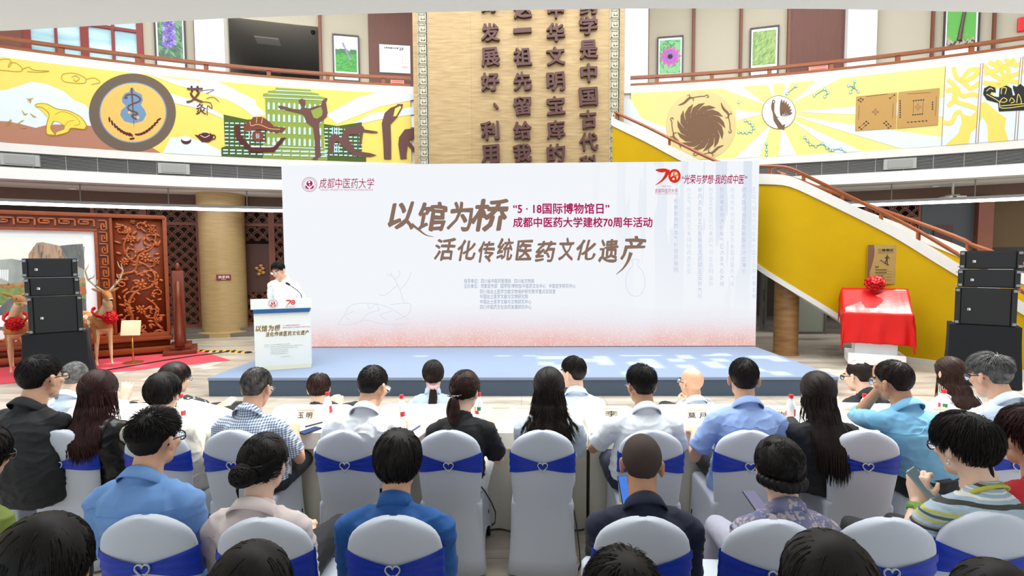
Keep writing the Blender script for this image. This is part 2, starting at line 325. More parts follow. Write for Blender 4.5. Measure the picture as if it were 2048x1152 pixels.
# ================================================================== MURALS painted on the gallery parapet
MC_=dict(yel='#ead26a',yel2='#efdd88',wht='#dbe3e6',brn='#6b4a45',dsc='#6d5d50',org='#e6b765',blu='#6f8fae',gnd='#b27d66',gold='#b79327',lol='#8c9c44',dgr='#4c5f2a',lbl='#bfe0ea',mrn='#5a2b2c',tan='#d3bf86',swl='#765843',tea='#2fa39a',sq='#bd9459',blk='#2f302f',rln='#a66a52',hand='#7a4136',fyl='#ecd155')
MK=list(MC_); MI={k:i for i,k in enumerate(MK)}; MMATS=[mat('mural_'+k,tuple(v*.8 for v in hexc(MC_[k])[:3])+(1,),.8,spec=.2) for k in MK]
ZB,ZT=4.65,6.47
class Mural:
    def __init__(s): s.mb=MB(); s.lay=0; s.x0=0; s.k=1
    def crop(s,x0,k): s.x0=x0; s.k=k
    def sz(s,p):
        q=oncyl(s.x0+p[0]/s.k,p[1]/s.k); return (cang(q)*RB,q.z)
    def P3(s,u,z,l): return cyl(u/RB,z,RB-.0015*l)
    def poly(s,pts,c,conv=True,clip=True):
        s.lay+=1; pts=[s.sz(p) for p in pts] if conv else pts
        bm=bmesh.new(); vs=[bm.verts.new((u,z,0)) for u,z in pts]
        for t in tessellate_polygon([[Vector((u,z,0)) for u,z in pts]]):
            try: bm.faces.new([vs[i] for i in t])
            except ValueError: pass
        if clip:
            for co,no in (((0,ZB,0),(0,-1,0)),((0,ZT,0),(0,1,0))): bmesh.ops.bisect_plane(bm,geom=bm.verts[:]+bm.edges[:]+bm.faces[:],plane_co=co,plane_no=no,clear_outer=True)
        us=[v.co.x for v in bm.verts]
        if not us: bm.free(); return
        u=math.floor(min(us)/.5)*.5+.5
        while u<max(us): bmesh.ops.bisect_plane(bm,geom=bm.verts[:]+bm.edges[:]+bm.faces[:],plane_co=(u,0,0),plane_no=(1,0,0)); u+=.5
        bm.verts.index_update(); s.mb.add([s.P3(v.co.x,v.co.y,min(s.lay,34)) for v in bm.verts],[tuple(v.index for v in f.verts) for f in bm.faces],MI[c]); bm.free()
    def grp(s,l): s.lay=l
    def line(s,pts,w,c,taper=False,close=False):
        if close: pts=pts+[pts[0]]
        P=[Vector(p) for p in pts]; L=[];Rr=[]; n=len(P); l=s.lay
        for i,p in enumerate(P):
            t=(P[min(i+1,n-1)]-P[max(i-1,0)]); t=t.normalized() if t.length else Vector((1,0)); nn=Vector((-t.y,t.x))
            ww=w/2*(1 if not taper else (1-.9*abs(2*i/(n-1)-1)**2 if taper==2 else 1-.92*i/(n-1))); L.append(s.sz(p+nn*ww)); Rr.append(s.sz(p-nn*ww))
        lay=min(s.lay+1,36)
        s.mb.add([s.P3(u,min(max(z,ZB),ZT),lay) for q in zip(L,Rr) for u,z in q],[(2*i,2*i+1,2*i+3,2*i+2) for i in range(n-1)],MI[c])
    def spl(s,pts,w,c,taper=False,k=5):
        out=[]; n=len(pts)
        for i in range(n-1):
            p0,p1,p2,p3=[Vector(pts[max(0,min(n-1,i+j))]) for j in (-1,0,1,2)]
            for q in range(k):
                t=q/k; out.append(tuple(.5*((2*p1)+(p2-p0)*t+(2*p0-5*p1+4*p2-p3)*t*t+(3*p1-p0-3*p2+p3)*t**3)))
        out.append(tuple(pts[-1])); s.line(out,w,c,taper)
    def ell(s,cx,cy,rx,ry,c,n=40,rot=0,clip=True):
        s.poly([(cx+rx*math.cos(a)*math.cos(rot)-ry*math.sin(a)*math.sin(rot),cy+rx*math.cos(a)*math.sin(rot)+ry*math.sin(a)*math.cos(rot)) for a in [2*math.pi*i/n for i in range(n)]],c,clip=clip)
    def ring(s,cx,cy,r,w,c,n=14,ry=None):
        s.line([(cx+r*math.cos(2*math.pi*i/n),cy+(ry or r)*math.sin(2*math.pi*i/n)) for i in range(n+1)],w,c)
    def text(s,t,x0,y0,x1,y1,c,**k):
        lay=min(s.lay+2,37)
        def fn(x,y,h): u,z=s.sz((x,y)); return s.P3(u,z,lay)
        put_text(s.mb,t,fn,x0,y0,x1,y1,mi=MI[c],**k)
    def base(s,a0,a1,c):
        s.poly([(a0*RB,ZB),(a1*RB,ZB),(a1*RB,ZT),(a0*RB,ZT)],c,conv=False)
m=Mural(); m.base(A0,ACL,'yel'); m.crop(0,3.49)
m.poly([(-900,900),(-600,640),(0,630),(40,628),(225,570),(330,590),(440,635),(520,700),(600,735),(640,790),(640,900),(0,960),(-900,1100)],'wht')
m.poly([(-900,880),(0,845),(60,848),(140,865),(250,893),(330,872),(480,868),(660,880),(900,930),(1140,1078),(850,1060),(0,1000),(-900,980)],'gnd')
m.poly([(1040,520),(1200,548),(1550,580),(1787,700),(1787,830),(1640,710),(1420,640),(1250,600)],'wht')
m.poly([(1150,640),(1320,690),(1500,770),(1700,900),(1560,830),(1400,760),(1190,715)],'wht')
m.poly([(1190,960),(1300,952),(1420,990),(1540,1050),(1550,1100),(1135,1075)],'wht')
for c in ([(0,420),(30,412),(70,418),(80,445),(60,470),(70,440),(110,440),(150,470),(155,495),(110,500),(60,495),(0,490)],[(155,485),(200,470),(240,490),(345,497),(270,505),(190,500)],[(430,545),(440,520),(490,510),(530,515),(560,525),(600,550),(590,580),(520,580),(450,570),(430,545)],[(600,555),(660,545),(700,575),(640,590)],[(500,540),(530,530),(555,550),(530,568),(515,552)]): m.spl(c,4,'gold')
m.ell(925,787,303,273,'dsc',60); m.ell(930,787,236,212,'blu',50); m.ell(930,787,228,205,'org',50)
m.poly([(915,615),(930,612),(945,640),(990,660),(1000,700),(985,735),(1010,765),(1024,800),(1000,845),(935,864),(870,848),(840,805),(848,770),(880,742),(855,715),(852,685),(870,655),(905,640)],'blu')
m.line([(920,615),(938,893)],15,'brn',True); m.spl([(873,688),(885,668),(905,662),(945,664),(980,690),(968,712),(925,728),(896,745),(905,770),(950,785),(960,798),(925,806),(928,820),(955,835)],12,'brn')
m.ell(880,685,14,8,'brn',12); m.ell(905,787,11,10,'org',12); m.ell(965,822,11,10,'org',12)
for sgn in (-1,1):
    for i in range(9):
        t=i/8; x=938+sgn*(18+150*t); y=955-105*t**1.8
        for q in (-1,1): m.ell(x+q*4*sgn,y-q*14,20,7.5,'mrn',10,rot=(-sgn)*(.3+.7*t)+q*.45*1)
        m.grp(8)
m.poly([(245,735),(270,725),(330,728),(395,760),(480,775),(560,815),(605,875),(590,902),(500,895),(470,925),(390,947),(395,925),(450,905),(455,880),(410,850),(375,845),(355,900),(385,942),(330,937),(325,870),(335,820),(290,770)],'fyl')
m.spl([(245,735),(270,725),(330,728),(395,760),(480,775),(560,815),(605,875),(590,902),(500,895),(470,925),(390,947)],6,'gold'); m.spl([(250,745),(300,755),(345,800),(330,860),(330,935),(385,942),(355,895),(375,845)],6,'gold'); m.spl([(385,800),(440,780),(520,810),(560,860),(520,880)],4,'gold'); m.spl([(455,880),(480,850),(520,840)],4,'gold')
for c in ([(155,770),(175,800),(195,790)],[(210,790),(240,815),(255,815)],[(130,850),(150,890),(190,890)],[(45,880),(70,860),(75,830)],[(185,690),(215,700),(210,725)]): m.spl(c,8,'gold',2)
for (x,y) in ((65,860),(150,860),(215,705)): m.spl([(x-20,y+10),(x,y-12),(x+22,y-20)],6,'gold',2)
m.text('艾',1300,600,1420,720,'brn',bold=.025,wob=.05); m.text('灸',1368,722,1440,800,'brn',bold=.01,wob=.05)
m.spl([(1380,640),(1440,630),(1495,628),(1440,655)],4,'brn'); m.spl([(1440,690),(1490,680),(1530,712)],4,'brn'); m.spl([(1420,712),(1470,720),(1480,760),(1450,740),(1447,805)],6,'brn')
m.ell(1300,980,36,28,'mrn',20); m.ell(1300,968,33,18,'wht',20)
m.poly([(1357,940),(1385,945),(1405,928),(1465,928),(1490,945),(1485,975),(1460,993),(1410,993),(1390,970)],'mrn'); m.ring(1490,958,15,8,'mrn'); m.spl([(1400,945),(1432,960),(1465,945)],4,'wht'); m.spl([(1400,935),(1432,920),(1465,935)],4,'wht')
m.crop(400,3.49); m.lay=2
m.poly([(0,560),(120,565),(330,680),(470,800),(400,810),(200,700),(0,640)],'wht')
m.poly([(880,800),(1100,680),(1250,645),(1520,645),(1520,690),(1250,745),(960,865)],'wht'); m.poly([(1040,875),(1200,790),(1520,742),(1520,795),(1250,835),(1140,860)],'wht')
m.poly([(165,800),(330,835),(460,830),(465,1000),(445,1030),(445,1105),(150,1094),(150,1030),(175,1025)],'dgr')
m.poly([(860,865),(960,880),(1130,853),(1130,1095),(1160,1098),(1160,1130),(885,1120)],'dgr')
m.poly([(528,612),(775,628),(775,645),(830,655),(830,672),(885,685),(865,700),(865,1035),(890,1040),(890,1118),(440,1105),(440,1005),(468,990),(455,675),(440,672),(440,655),(475,650),(475,635),(528,630)],'lol')
for y0,x0,x1 in ((632,528,775),(655,475,830),(680,440,860),(1022,470,860)): m.line([(x0,y0),(x1,y0+ (x1-x0)*.045)],6,'lbl')
for r,y in enumerate((740,822,905,985)):
    for i in range(11):
        x=480+i*36; yy=y+(x-480)*.04; m.grp(12); m.poly([(x-8,yy+26),(x-8,yy-18),(x,yy-28),(x+8,yy-18),(x+8,yy+26)],'lbl')
def bars(x0,x1,y0,y1,nx,ny,w,h,sl=.03,l=12):
    for i in range(nx):
        for j in range(ny):
            x=x0+(x1-x0)*i/max(1,nx-1); y=y0+(y1-y0)*j/max(1,ny-1)+(x-x0)*sl; m.grp(l); m.poly([(x-w/2,y-h/2),(x+w/2,y-h/2),(x+w/2,y+h/2),(x-w/2,y+h/2)],'lbl')
bars(475,860,1052,1080,7,2,55,11); bars(188,440,860,1015,8,7,26,9); bars(180,420,1048,1070,6,2,34,10); bars(882,1120,900,1080,8,8,24,9,.04); bars(345,385,940,990,3,1,7,60); bars(925,970,915,1040,4,2,7,50)
m.grp(15); br='brn'
m.poly([(545,740),(575,740),(650,762),(700,766),(716,750),(695,725),(690,700),(712,690),(735,700),(738,735),(730,752),(760,760),(800,745),(848,735),(855,705),(880,685),(892,690),(880,715),(892,790),(885,815),(830,865),(838,950),(842,1070),(850,1090),(825,1100),(822,1116),(780,1114),(805,1095),(800,960),(790,890),(745,855),(720,800),(690,790),(620,775),(550,755)],br)
m.poly([(775,775),(846,746),(858,780),(852,810),(820,830),(795,825)],'lol')
m.grp(15); m.poly([(880,1075),(905,1055),(905,980),(915,945),(945,935),(985,965),(1020,890),(1045,885),(1100,885),(1115,870),(1140,885),(1150,905),(1240,920),(1240,930),(1200,930),(1140,922),(1128,1000),(1115,1040),(1112,1000),(1115,935),(1045,942),(1035,970),(1090,1055),(1190,1070),(1235,1085),(1190,1095),(1080,1090),(1010,1040),(960,985),(940,1000),(930,1040),(925,1078)],br)
m.poly([(1285,1112),(1280,1000),(1270,860),(1290,790),(1330,755),(1370,740),(1380,728),(1418,728),(1410,760),(1375,820),(1330,870),(1335,1000),(1335,1112)],br); m.poly([(1362,760),(1398,740),(1405,752),(1370,812),(1350,815)],'yel')
m.poly([(1400,1112),(1385,1010),(1390,960),(1430,905),(1520,893),(1520,940),(1460,985),(1520,1060),(1520,1095),(1450,1015),(1440,1090),(1445,1107)],br)
m.poly([(305,872),(350,850),(375,818),(440,818),(490,855),(520,885),(600,893),(590,915),(550,930),(480,915),(420,905),(310,918)],'hand'); m.spl([(350,850),(360,880),(400,870),(440,880),(490,900),(560,905)],4,'tan'); m.spl([(400,820),(395,860)],4,'tan'); m.spl([(440,820),(430,865)],4,'tan')
m.ell(405,952,40,40,'hand',24); m.text('醫',390,935,420,970,'wht',bold=.01)
m.poly([(245,875),(280,875),(285,940),(360,1030),(515,1030),(570,965),(605,962),(520,1062),(350,1062),(250,960)],'mrn')
for q in ([(252,882),(276,882),(278,935),(254,935)],[(262,955),(285,950),(310,980),(290,985)],[(318,990),(342,985),(345,1010),(325,1008)],[(360,1020),(420,1022),(420,1050),(360,1048)],[(432,1022),(500,1024),(500,1050),(432,1050)],[(505,1000),(530,990),(530,1015),(508,1020)],[(538,965),(560,962),(558,985),(538,988)],[(570,970),(590,968),(575,988),(565,990)]): m.grp(19); m.poly(q,'wht')
mu=m.mb.build('mural',MMATS); tag(mu,'left gallery mural with a toad, gourd disc, green building and exercising figures','mural')
# ------- right mural
m=Mural(); m.base(ACR,A1,'yel2'); m.crop(1240,3.388)
m.poly([(0,660),(70,672),(145,800),(310,865),(330,1000),(200,1000),(0,860)],'wht')
cx,cy=1075,762
for a0,a1,L in ((-2.02,-1.72,420),(-1.4,-1.15,400),(-.72,-.5,560),(-.1,.02,2000),(.14,.28,1700),(.42,.62,1100),(1.15,1.6,420),(1.95,2.35,560),(2.95,3.2,290),(-2.75,-2.5,560)):
    m.grp(3); m.poly([(cx+90*math.cos((a0+a1)/2),cy+90*math.sin((a0+a1)/2)),(cx+L*math.cos(a0),cy+L*math.sin(a0)),(cx+L*math.cos(a1),cy+L*math.sin(a1))],'wht')
m.grp(5); m.ell(548,850,238,235,'tan',60); m.grp(8)
m.ell(548,862,92,92,'swl',40)
for k in range(13):
    a=2*math.pi*k/13; q=[]
    for t,rr in ((-.1,80),(.2,112),(.6,142),(1.0,158),(1.35,166)): q.append((548+rr*math.cos(a+t*.75),862+rr*math.sin(a+t*.75)))
    for t,rr in ((1.15,140),(.9,118),(.7,98),(.55,80)): q.append((548+rr*math.cos(a+t*.75),862+rr*math.sin(a+t*.75)))
    m.grp(9); m.poly(q,'swl')
for k in range(4):
    a=k*math.pi/2-.3
    def rp(da,rr): return (548+rr*math.cos(a+da),850+rr*math.sin(a+da))
    m.grp(9); m.spl([rp(-.55,205),rp(-.35,190),rp(-.1,200),rp(.05,190)],16,'swl',2); m.spl([rp(0,195),rp(.25,196),rp(.42,198)],6,'swl'); m.spl([rp(.42,198),rp(.5,210),rp(.56,200),rp(.5,192)],6,'swl'); m.spl([rp(-.1,200),rp(-.06,222),rp(-.16,218)],8,'swl',True); m.spl([rp(0,190),rp(.02,176),rp(-.06,176)],7,'swl',True)
m.grp(8); m.ell(cx,cy,113,112,'wht',40); m.ring(cx,cy,113,3,'swl',40,112); m.grp(9)
m.poly([(1030,690),(1045,700),(1045,760),(1060,790),(1090,805),(1120,835),(1110,880),(1070,872),(1045,840),(1030,780),(1022,720)],'swl')
m.poly([(1020,735),(1032,760),(1040,820),(1070,868),(1000,830),(1000,780)],'wht'); m.poly([(1062,800),(1135,800),(1130,835),(1100,850)],'wht')
for k in range(7):
    a=-1.5+k*.22; m.grp(10); m.spl([(1088,785),(1088+50*math.cos(a),785+55*math.sin(a)),(1088+80*math.cos(a),785+112*math.sin(a))],20,'swl',2); m.spl([(1088,785),(1088+55*math.cos(a+.1),785+75*math.sin(a+.1))],3,'wht')
m.spl([(1030,700),(1035,680),(1048,690),(1035,715)],7,'swl'); m.line([(1110,850),(1110,882)],4,'swl')
def stars(pts,links=None):
    m.grp(9)
    for i in range(len(pts)-1): m.line([pts[i],pts[i+1]],5,'tea')
    m.grp(11)
    for x,y in pts: m.ell(x,y,7,7,'wht',10); m.grp(11); m.ring(x,y,8,3.5,'tea',10)
stars([(1130,635),(1192,585)]); stars([(1315,650),(1385,605),(1408,630),(1386,657)]); stars([(848,818),(876,832),(895,850),(905,870),(888,893),(858,902),(832,900),(802,898)]); stars([(992,975),(992,1017),(992,1050)]); stars([(1250,932),(1270,955),(1288,980),(1325,992),(1372,974),(1400,1003),(1440,1018)]); stars([(802,694)])
m.crop(1628,3.388); stars([(108,1018),(180,1010),(210,1035)]); stars([(232,582),(267,592),(275,553)]); stars([(246,626),(267,592),(298,622)])
m.grp(8); m.poly([(285,655),(562,627),(553,871),(277,890)],'sq'); m.poly([(572,625),(850,597),(838,848),(560,872)],'sq')
def dots(pts,r=5,c='blk',ln=True):
    m.grp(10)
    if ln and len(pts)>1: m.line(pts,2,c)
    for x,y in pts: m.grp(10); m.ell(x,y,r,r,c,9)
dots([(300,680),(315,668),(330,676),(315,691),(300,680)]); dots([(513,667),(543,645)]); dots([(305,865),(320,877),(350,850),(367,836),(353,824),(337,838),(305,865)]); dots([(473,836),(488,824),(502,842),(518,857),(502,868),(488,850),(473,836)])
dots([(582,684+i*16) for i in range(8)]); dots([(672+i*17,684-i*1.5) for i in range(5)]); dots([(668+i*16,780-i*1.5) for i in range(5)]); dots([(635+i*25,830-i*2) for i in range(6)]); dots([(801,694+i*16) for i in range(4)])
for c in ([(350,655),(495,638)],[(630,638),(790,628)],[(305,715),(300,810)],[(535,700),(530,800)],[(828,655),(820,785)],[(672,690),(670,775)],[(738,685),(734,772)]): m.line(c,2.5,'swl')
for x,y in ((415,760),(703,727)): 
    m.grp(10); m.ring(x,y,9,2,'swl',8); m.ring(x-17,y,6,2,'swl',8); m.ring(x+17,y,6,2,'swl',8); m.ring(x,y-17,6,2,'swl',8); m.ring(x,y+17,6,2,'swl',8)
# tree and bronze vessel
m.grp(6); m.poly([(890,440),(2400,200),(2400,1000),(862,1010)],'wht'); m.grp(8); Y='yel'
m.poly([(862,1010),(975,905),(1000,830),(990,780),(960,760),(1060,790),(1110,740),(1120,700),(1160,690),(1240,760),(1300,800),(1290,870),(1330,1000),(1180,1000),(1172,850),(1140,790),(1110,850),(1060,900),(1040,1000)],Y)
rt=random.Random(3)
for c in ([(905,540),(960,600),(950,680),(1060,720),(1110,740)],[(945,455),(960,520),(1010,560),(1060,600),(1120,560)],[(890,620),(930,610),(960,660),(905,720)],[(870,830),(930,830),(960,770),(1000,760)],[(985,560),(1050,480),(1120,470)],[(1010,560),(1080,520),(1130,470)],[(965,590),(1000,650),(1070,640),(1110,650)],[(1145,440),(1200,500),(1290,560),(1320,640)],[(1180,420),(1260,470),(1300,540),(1400,560)],[(1145,560),(1220,570),(1300,560)],[(1230,410),(1310,470),(1320,520),(1423,480)],[(1290,400),(1350,440),(1423,430)],[(1150,500),(1230,480),(1310,440),(1360,400)],[(1190,640),(1240,580),(1280,600)],[(1423,380),(1500,470),(1620,500),(1800,430)],[(1423,640),(1560,560),(1700,610)]): m.spl(c,30,Y,0,6)
m.line([(890,440),(862,1005)],3,'rln')
for x0,y0,x1,y1 in ((1128,430,1092,985),(1143,428,1108,985),(1398,390,1355,960),(1413,385,1373,960)): m.grp(11); m.line([(x0,y0),(x1,y1)],4,'rln')
m.grp(10); m.line([(1135,430),(1100,985)],10,'wht'); m.line([(1405,388),(1364,960)],11,'wht')
m.grp(12); m.poly([(1150,600),(1185,583),(1225,595),(1230,630),(1200,625),(1190,640),(1220,655),(1250,660),(1255,600),(1300,580),(1335,600),(1345,650),(1360,645),(1345,600),(1345,580),(1370,590),(1395,570),(1420,590),(1460,575),(1500,560),(1480,640),(1600,640),(1610,560),(1680,550),(1690,640),(1600,740),(1250,757),(1245,700),(1170,680),(1143,640)],'blk')
for c in ([(1165,640),(1250,690),(1270,735),(1450,715),(1600,700)],[(1255,690),(1280,665),(1305,680),(1285,695),(1255,690)],[(1320,690),(1335,665),(1355,690),(1330,700)],[(1370,700),(1380,640),(1400,680),(1400,710)],[(1265,640),(1270,600),(1300,600),(1290,640)],[(1165,620),(1190,600),(1210,610)],[(1260,720),(1420,705)]): m.grp(14); m.spl(c,5,Y)
mu=m.mb.build('mural',MMATS); tag(mu,'right gallery mural with a spiral disc, peacock emblem, star lines and a tree','mural')
# ================================================================== INSCRIPTION PANEL
YP=12.95
def fP(dy):
    return lambda x,y,h: at(x,y,YP)+Vector((0,-dy-h,0))
a=at(829,300,YP); b=at(1247,300,YP); PX0,PX1=a.x,b.x
t=thing('inscription_panel','tall pale wood inscription wall panel with raised dark red characters above the display','inscription panel',((PX0+PX1)/2,YP,0)); o=Vector(t.location)
def sub(mb): mb.v=[tuple(Vector(v)-o) for v in mb.v]; return mb
def woodgrain():
    m=mat('pale_wood','#d3b27c',.5); n=m.node_tree.nodes; l=m.node_tree.links; b=n['Principled BSDF']
    tc=n.new('ShaderNodeTexCoord'); mp=n.new('ShaderNodeMapping'); mp.inputs['Scale'].default_value=(.9,.9,9); l.new(tc.outputs['Object'],mp.inputs[0])
    t=n.new('ShaderNodeTexNoise'); t.inputs['Scale'].default_value=2.2; t.inputs['Detail'].default_value=7; t.inputs['Distortion'].default_value=.5; l.new(mp.outputs[0],t.inputs[0])
    r=n.new('ShaderNodeValToRGB'); e=r.color_ramp.elements; e[0].position=.3; e[0].color=hexc('#96794c'); e[1].position=.72; e[1].color=hexc('#b2986a'); l.new(t.outputs[0],r.inputs[0])
    br=n.new('ShaderNodeTexBrick'); br.offset=0; br.inputs['Scale'].default_value=1; br.inputs['Brick Width'].default_value=1.22; br.inputs['Row Height'].default_value=1.6; br.inputs['Mortar Size'].default_value=.003
    br.inputs['Color1'].default_value=(1,1,1,1); br.inputs['Color2'].default_value=(.94,.93,.92,1); br.inputs['Mortar'].default_value=(.6,.55,.5,1)
    mp2=n.new('ShaderNodeMapping'); mp2.inputs['Rotation'].default_value=(R(90),0,0); l.new(tc.outputs['Object'],mp2.inputs[0]); l.new(mp2.outputs[0],br.inputs[0])
    mx=n.new('ShaderNodeMix'); mx.data_type='RGBA'; mx.blend_type='MULTIPLY'; mx.inputs[0].default_value=1; l.new(r.outputs[0],mx.inputs[6]); l.new(br.outputs[0],mx.inputs[7]); l.new(mx.outputs[2],b.inputs['Base Color']); return m
mb=MB(); mb.box(((PX0+PX1)/2,YP+.15,5.75),(PX1-PX0,.3,11.4)); sub(mb).build('board',woodgrain(),t)
M_fret=mat('fret_pale','#c4bba5',.55); M_fret2=mat('fret_line','#918c79',.55)
ex=lambda zx,zy:(800+zx/3.4917,zy/3.4917)
for x0,x1,y0 in ((126,198,60),(1462,1532,60)):
    mb=MB(); zt=at(1024,-20,YP).z; zb=at(1024,345,YP).z; A=at(ex(x0,0)[0],170,YP).x; B=at(ex(x1,0)[0],170,YP).x; w=B-A
    mb.box(((A+B)/2,YP-.01,(zt+zb)/2),(w,.02,zt-zb),0)
    z=zt; u=w
    def ln(xa,za,xb,zb_): # raised line
        th=.022
        mb.box(((xa+xb)/2,YP-.027,(za+zb_)/2),(abs(xb-xa)+th,.014,abs(zb_-za)+th),1)
    ln(A+.02,zb,A+.02,zt); ln(B-.02,zb,B-.02,zt)
    k=.98
    while z-k*u>zb-.2:
        P=[(0.08,.04),(.92,.04),(.92,.9),(.2,.9),(.2,.25),(.72,.25),(.72,.68),(.42,.68),(.42,.46)]
        for i in range(len(P)-1): ln(A+P[i][0]*w,z-P[i][1]*k*u,A+P[i+1][0]*w,z-P[i+1][1]*k*u)
        z-=k*u
    sub(mb).build('fret_border',[M_fret,M_fret2],t)
M_chr=mat('carved_character','#4a1d17',.45)
cols=[(1315,[('药',45),('学',187),('是',353),('中',515),('国',680),('古',836),('代',995),('科',1150)]),(1086,[('中',72),('华',235),('文',398),('明',575),('宝',740),('库',910),('的',1072)]),(855,[('这',70),('一',222),('祖',404),('先',575),('留',745),('给',915),('我',1072)]),(630,[('好',30),('发',235),('展',405),('好',577),('、',745),('利',915),('用',1080)])]
for cx_,L in cols:
    for ch,cy_ in L:
        mb=MB(); w=64; h=64
        if ch=='一': h=16
        if ch=='、': w=18;h=24;
        if ch in '古中': w=58
        if ch=='、': q=ex(cx_+40,cy_)
        else: q=ex(cx_,cy_)
        put_text(mb,ch,fP(.05),q[0]-w/3.49,q[1]-h/3.49,q[0]+w/3.49,q[1]+h/3.49,bold=.026,extr=.045,wob=.05,seed=cx_+cy_,rot=-.07)
        sub(mb).build('character',M_chr,t)
# ================================================================== STAGE and DISPLAY
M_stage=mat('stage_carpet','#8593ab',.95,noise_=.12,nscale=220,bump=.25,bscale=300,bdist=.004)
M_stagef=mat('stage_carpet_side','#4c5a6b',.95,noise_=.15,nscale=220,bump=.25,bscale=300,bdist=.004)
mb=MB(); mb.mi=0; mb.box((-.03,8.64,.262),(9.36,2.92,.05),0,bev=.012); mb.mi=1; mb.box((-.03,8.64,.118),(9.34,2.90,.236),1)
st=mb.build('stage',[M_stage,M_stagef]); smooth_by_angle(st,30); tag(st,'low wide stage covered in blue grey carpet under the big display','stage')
YL=9.75; X0,X1,Z0,Z1=-4.74,4.655,.30,3.93
t=thing('display_screen','huge lit display screen with brown brush lettering standing on the blue grey stage','display screen',((X0+X1)/2,YL,.287)); o=Vector(t.location)
mb=MB(); mb.box(((X0+X1)/2,YL+.09,(Z0+Z1)/2),(X1-X0,.14,Z1-Z0)); 
for i in range(7): mb.box((X0+.3+i*(X1-X0-.6)/6,YL+.35,1.9),(.06,.5,3.2))
mb.box(((X0+X1)/2,YL+.3,.293),(X1-X0-.1,.5,.012))
sub(mb).build('cabinet',mat('led_cabinet','#2b2c30',.5),t)
def ledmat():
    m=bpy.data.materials.new('display_image'); m.use_nodes=True; n=m.node_tree.nodes; l=m.node_tree.links; n.remove(n['Principled BSDF'])
    tc=n.new('ShaderNodeTexCoord'); sp=n.new('ShaderNodeSeparateXYZ'); l.new(tc.outputs['Generated'],sp.inputs[0])
    mp=n.new('ShaderNodeMapping'); mp.inputs['Scale'].default_value=(1,1,1); l.new(tc.outputs['Object'],mp.inputs[0])
    def noise(sc,det=5,st=(1,1,1)):
        q=n.new('ShaderNodeMapping'); q.inputs['Scale'].default_value=st; l.new(tc.outputs['Object'],q.inputs[0]); t=n.new('ShaderNodeTexNoise'); t.inputs['Scale'].default_value=sc; t.inputs['Detail'].default_value=det; l.new(q.outputs[0],t.inputs[0]); return t.outputs[0]
    def math_(op,a,b=None,c=None):
        q=n.new('ShaderNodeMath'); q.operation=op
        for i,x in enumerate((a,b,c)):
            if x is None: continue
            if isinstance(x,(int,float)): q.inputs[i].default_value=x
            else: l.new(x,q.inputs[i])
        return q.outputs[0]
    def mixc(f,a,b):
        q=n.new('ShaderNodeMix'); q.data_type='RGBA'
        if isinstance(f,(int,float)): q.inputs[0].default_value=f
        else: l.new(f,q.inputs[0])
        for i,x in ((6,a),(7,b)):
            if isinstance(x,str): q.inputs[i].default_value=hexc(x)
            else: l.new(x,q.inputs[i])
        return q.outputs[2]
    z=sp.outputs[2]; x=sp.outputs[0]
    base=mixc(math_('MULTIPLY',noise(.5,3),.5),'#f9fbfe','#eef3fb')
    # pinkish ground at the foot of the picture
    h=math_('ADD',z,math_('MULTIPLY',math_('SUBTRACT',noise(.7,5),.5),.10)); r=n.new('ShaderNodeMapRange'); r.inputs[1].default_value=.23; r.inputs[2].default_value=.0; r.clamp=True; l.new(h,r.inputs[0])
    g=math_('POWER',r.outputs[0],.8)
    warm=mixc(noise(3,6,(1,1,1)),'#f3d4d2','#ee9f8e'); cool=mixc(noise(14,4),'#e2def0','#efe4ee')
    r2=n.new('ShaderNodeMapRange'); r2.inputs[1].default_value=.17; r2.inputs[2].default_value=.04; l.new(h,r2.inputs[0])
    gc=mixc(r2.outputs[0],cool,warm)
    fine=noise(26,5); gc=mixc(math_('MULTIPLY',math_('GREATER_THAN',fine,.56),.4),gc,'#fdeff0')
    colr=mixc(math_('MULTIPLY',g,.95),base,gc)
    # pale blue bamboo-slip columns at the right
    wv=n.new('ShaderNodeTexNoise'); q=n.new('ShaderNodeMapping'); q.inputs['Scale'].default_value=(3.2,1,.22); l.new(tc.outputs['Object'],q.inputs[0]); wv.inputs['Scale'].default_value=1.3; wv.inputs['Detail'].default_value=3; l.new(q.outputs[0],wv.inputs[0])
    rx=n.new('ShaderNodeMapRange'); rx.inputs[1].default_value=.62; rx.inputs[2].default_value=1.0; l.new(x,rx.inputs[0]); rz=n.new('ShaderNodeMapRange'); rz.inputs[1].default_value=.15; rz.inputs[2].default_value=.7; l.new(z,rz.inputs[0])
    f=math_('MULTIPLY',math_('MULTIPLY',math_('GREATER_THAN',wv.outputs[0],.53),rx.outputs[0]),rz.outputs[0])
    colr=mixc(math_('MULTIPLY',f,.55),colr,'#c8d8ef')
    e=n.new('ShaderNodeEmission'); l.new(colr,e.inputs[0]); e.inputs[1].default_value=.82; l.new(e.outputs[0],n['Material Output'].inputs[0]); return m
G=['brown','mag','magl','blue','red','org','lav','lbl','wht']; gi={k:i+1 for i,k in enumerate(G)}
GM=[ledmat()]+[emat('display_'+k,c,.82) for k,c in zip(G,('#8d7263','#b01a5c','#c75a95','#7f93b6','#df3420','#f08a55','#c6cae2','#d3dff0','#fbfcfe'))]
mb=MB(); mb.box(((X0+X1)/2,YL+.008,(Z0+Z1)/2),(X1-X0,.016,Z1-Z0),0)
LY=YL-.004
def fL(x,y,h): p=at(x,y,LY); return p
def lt(s,x0,y0,x1,y1,c,**k): put_text(mb,s,fL,x0,y0,x1,y1,mi=gi[c],**k)
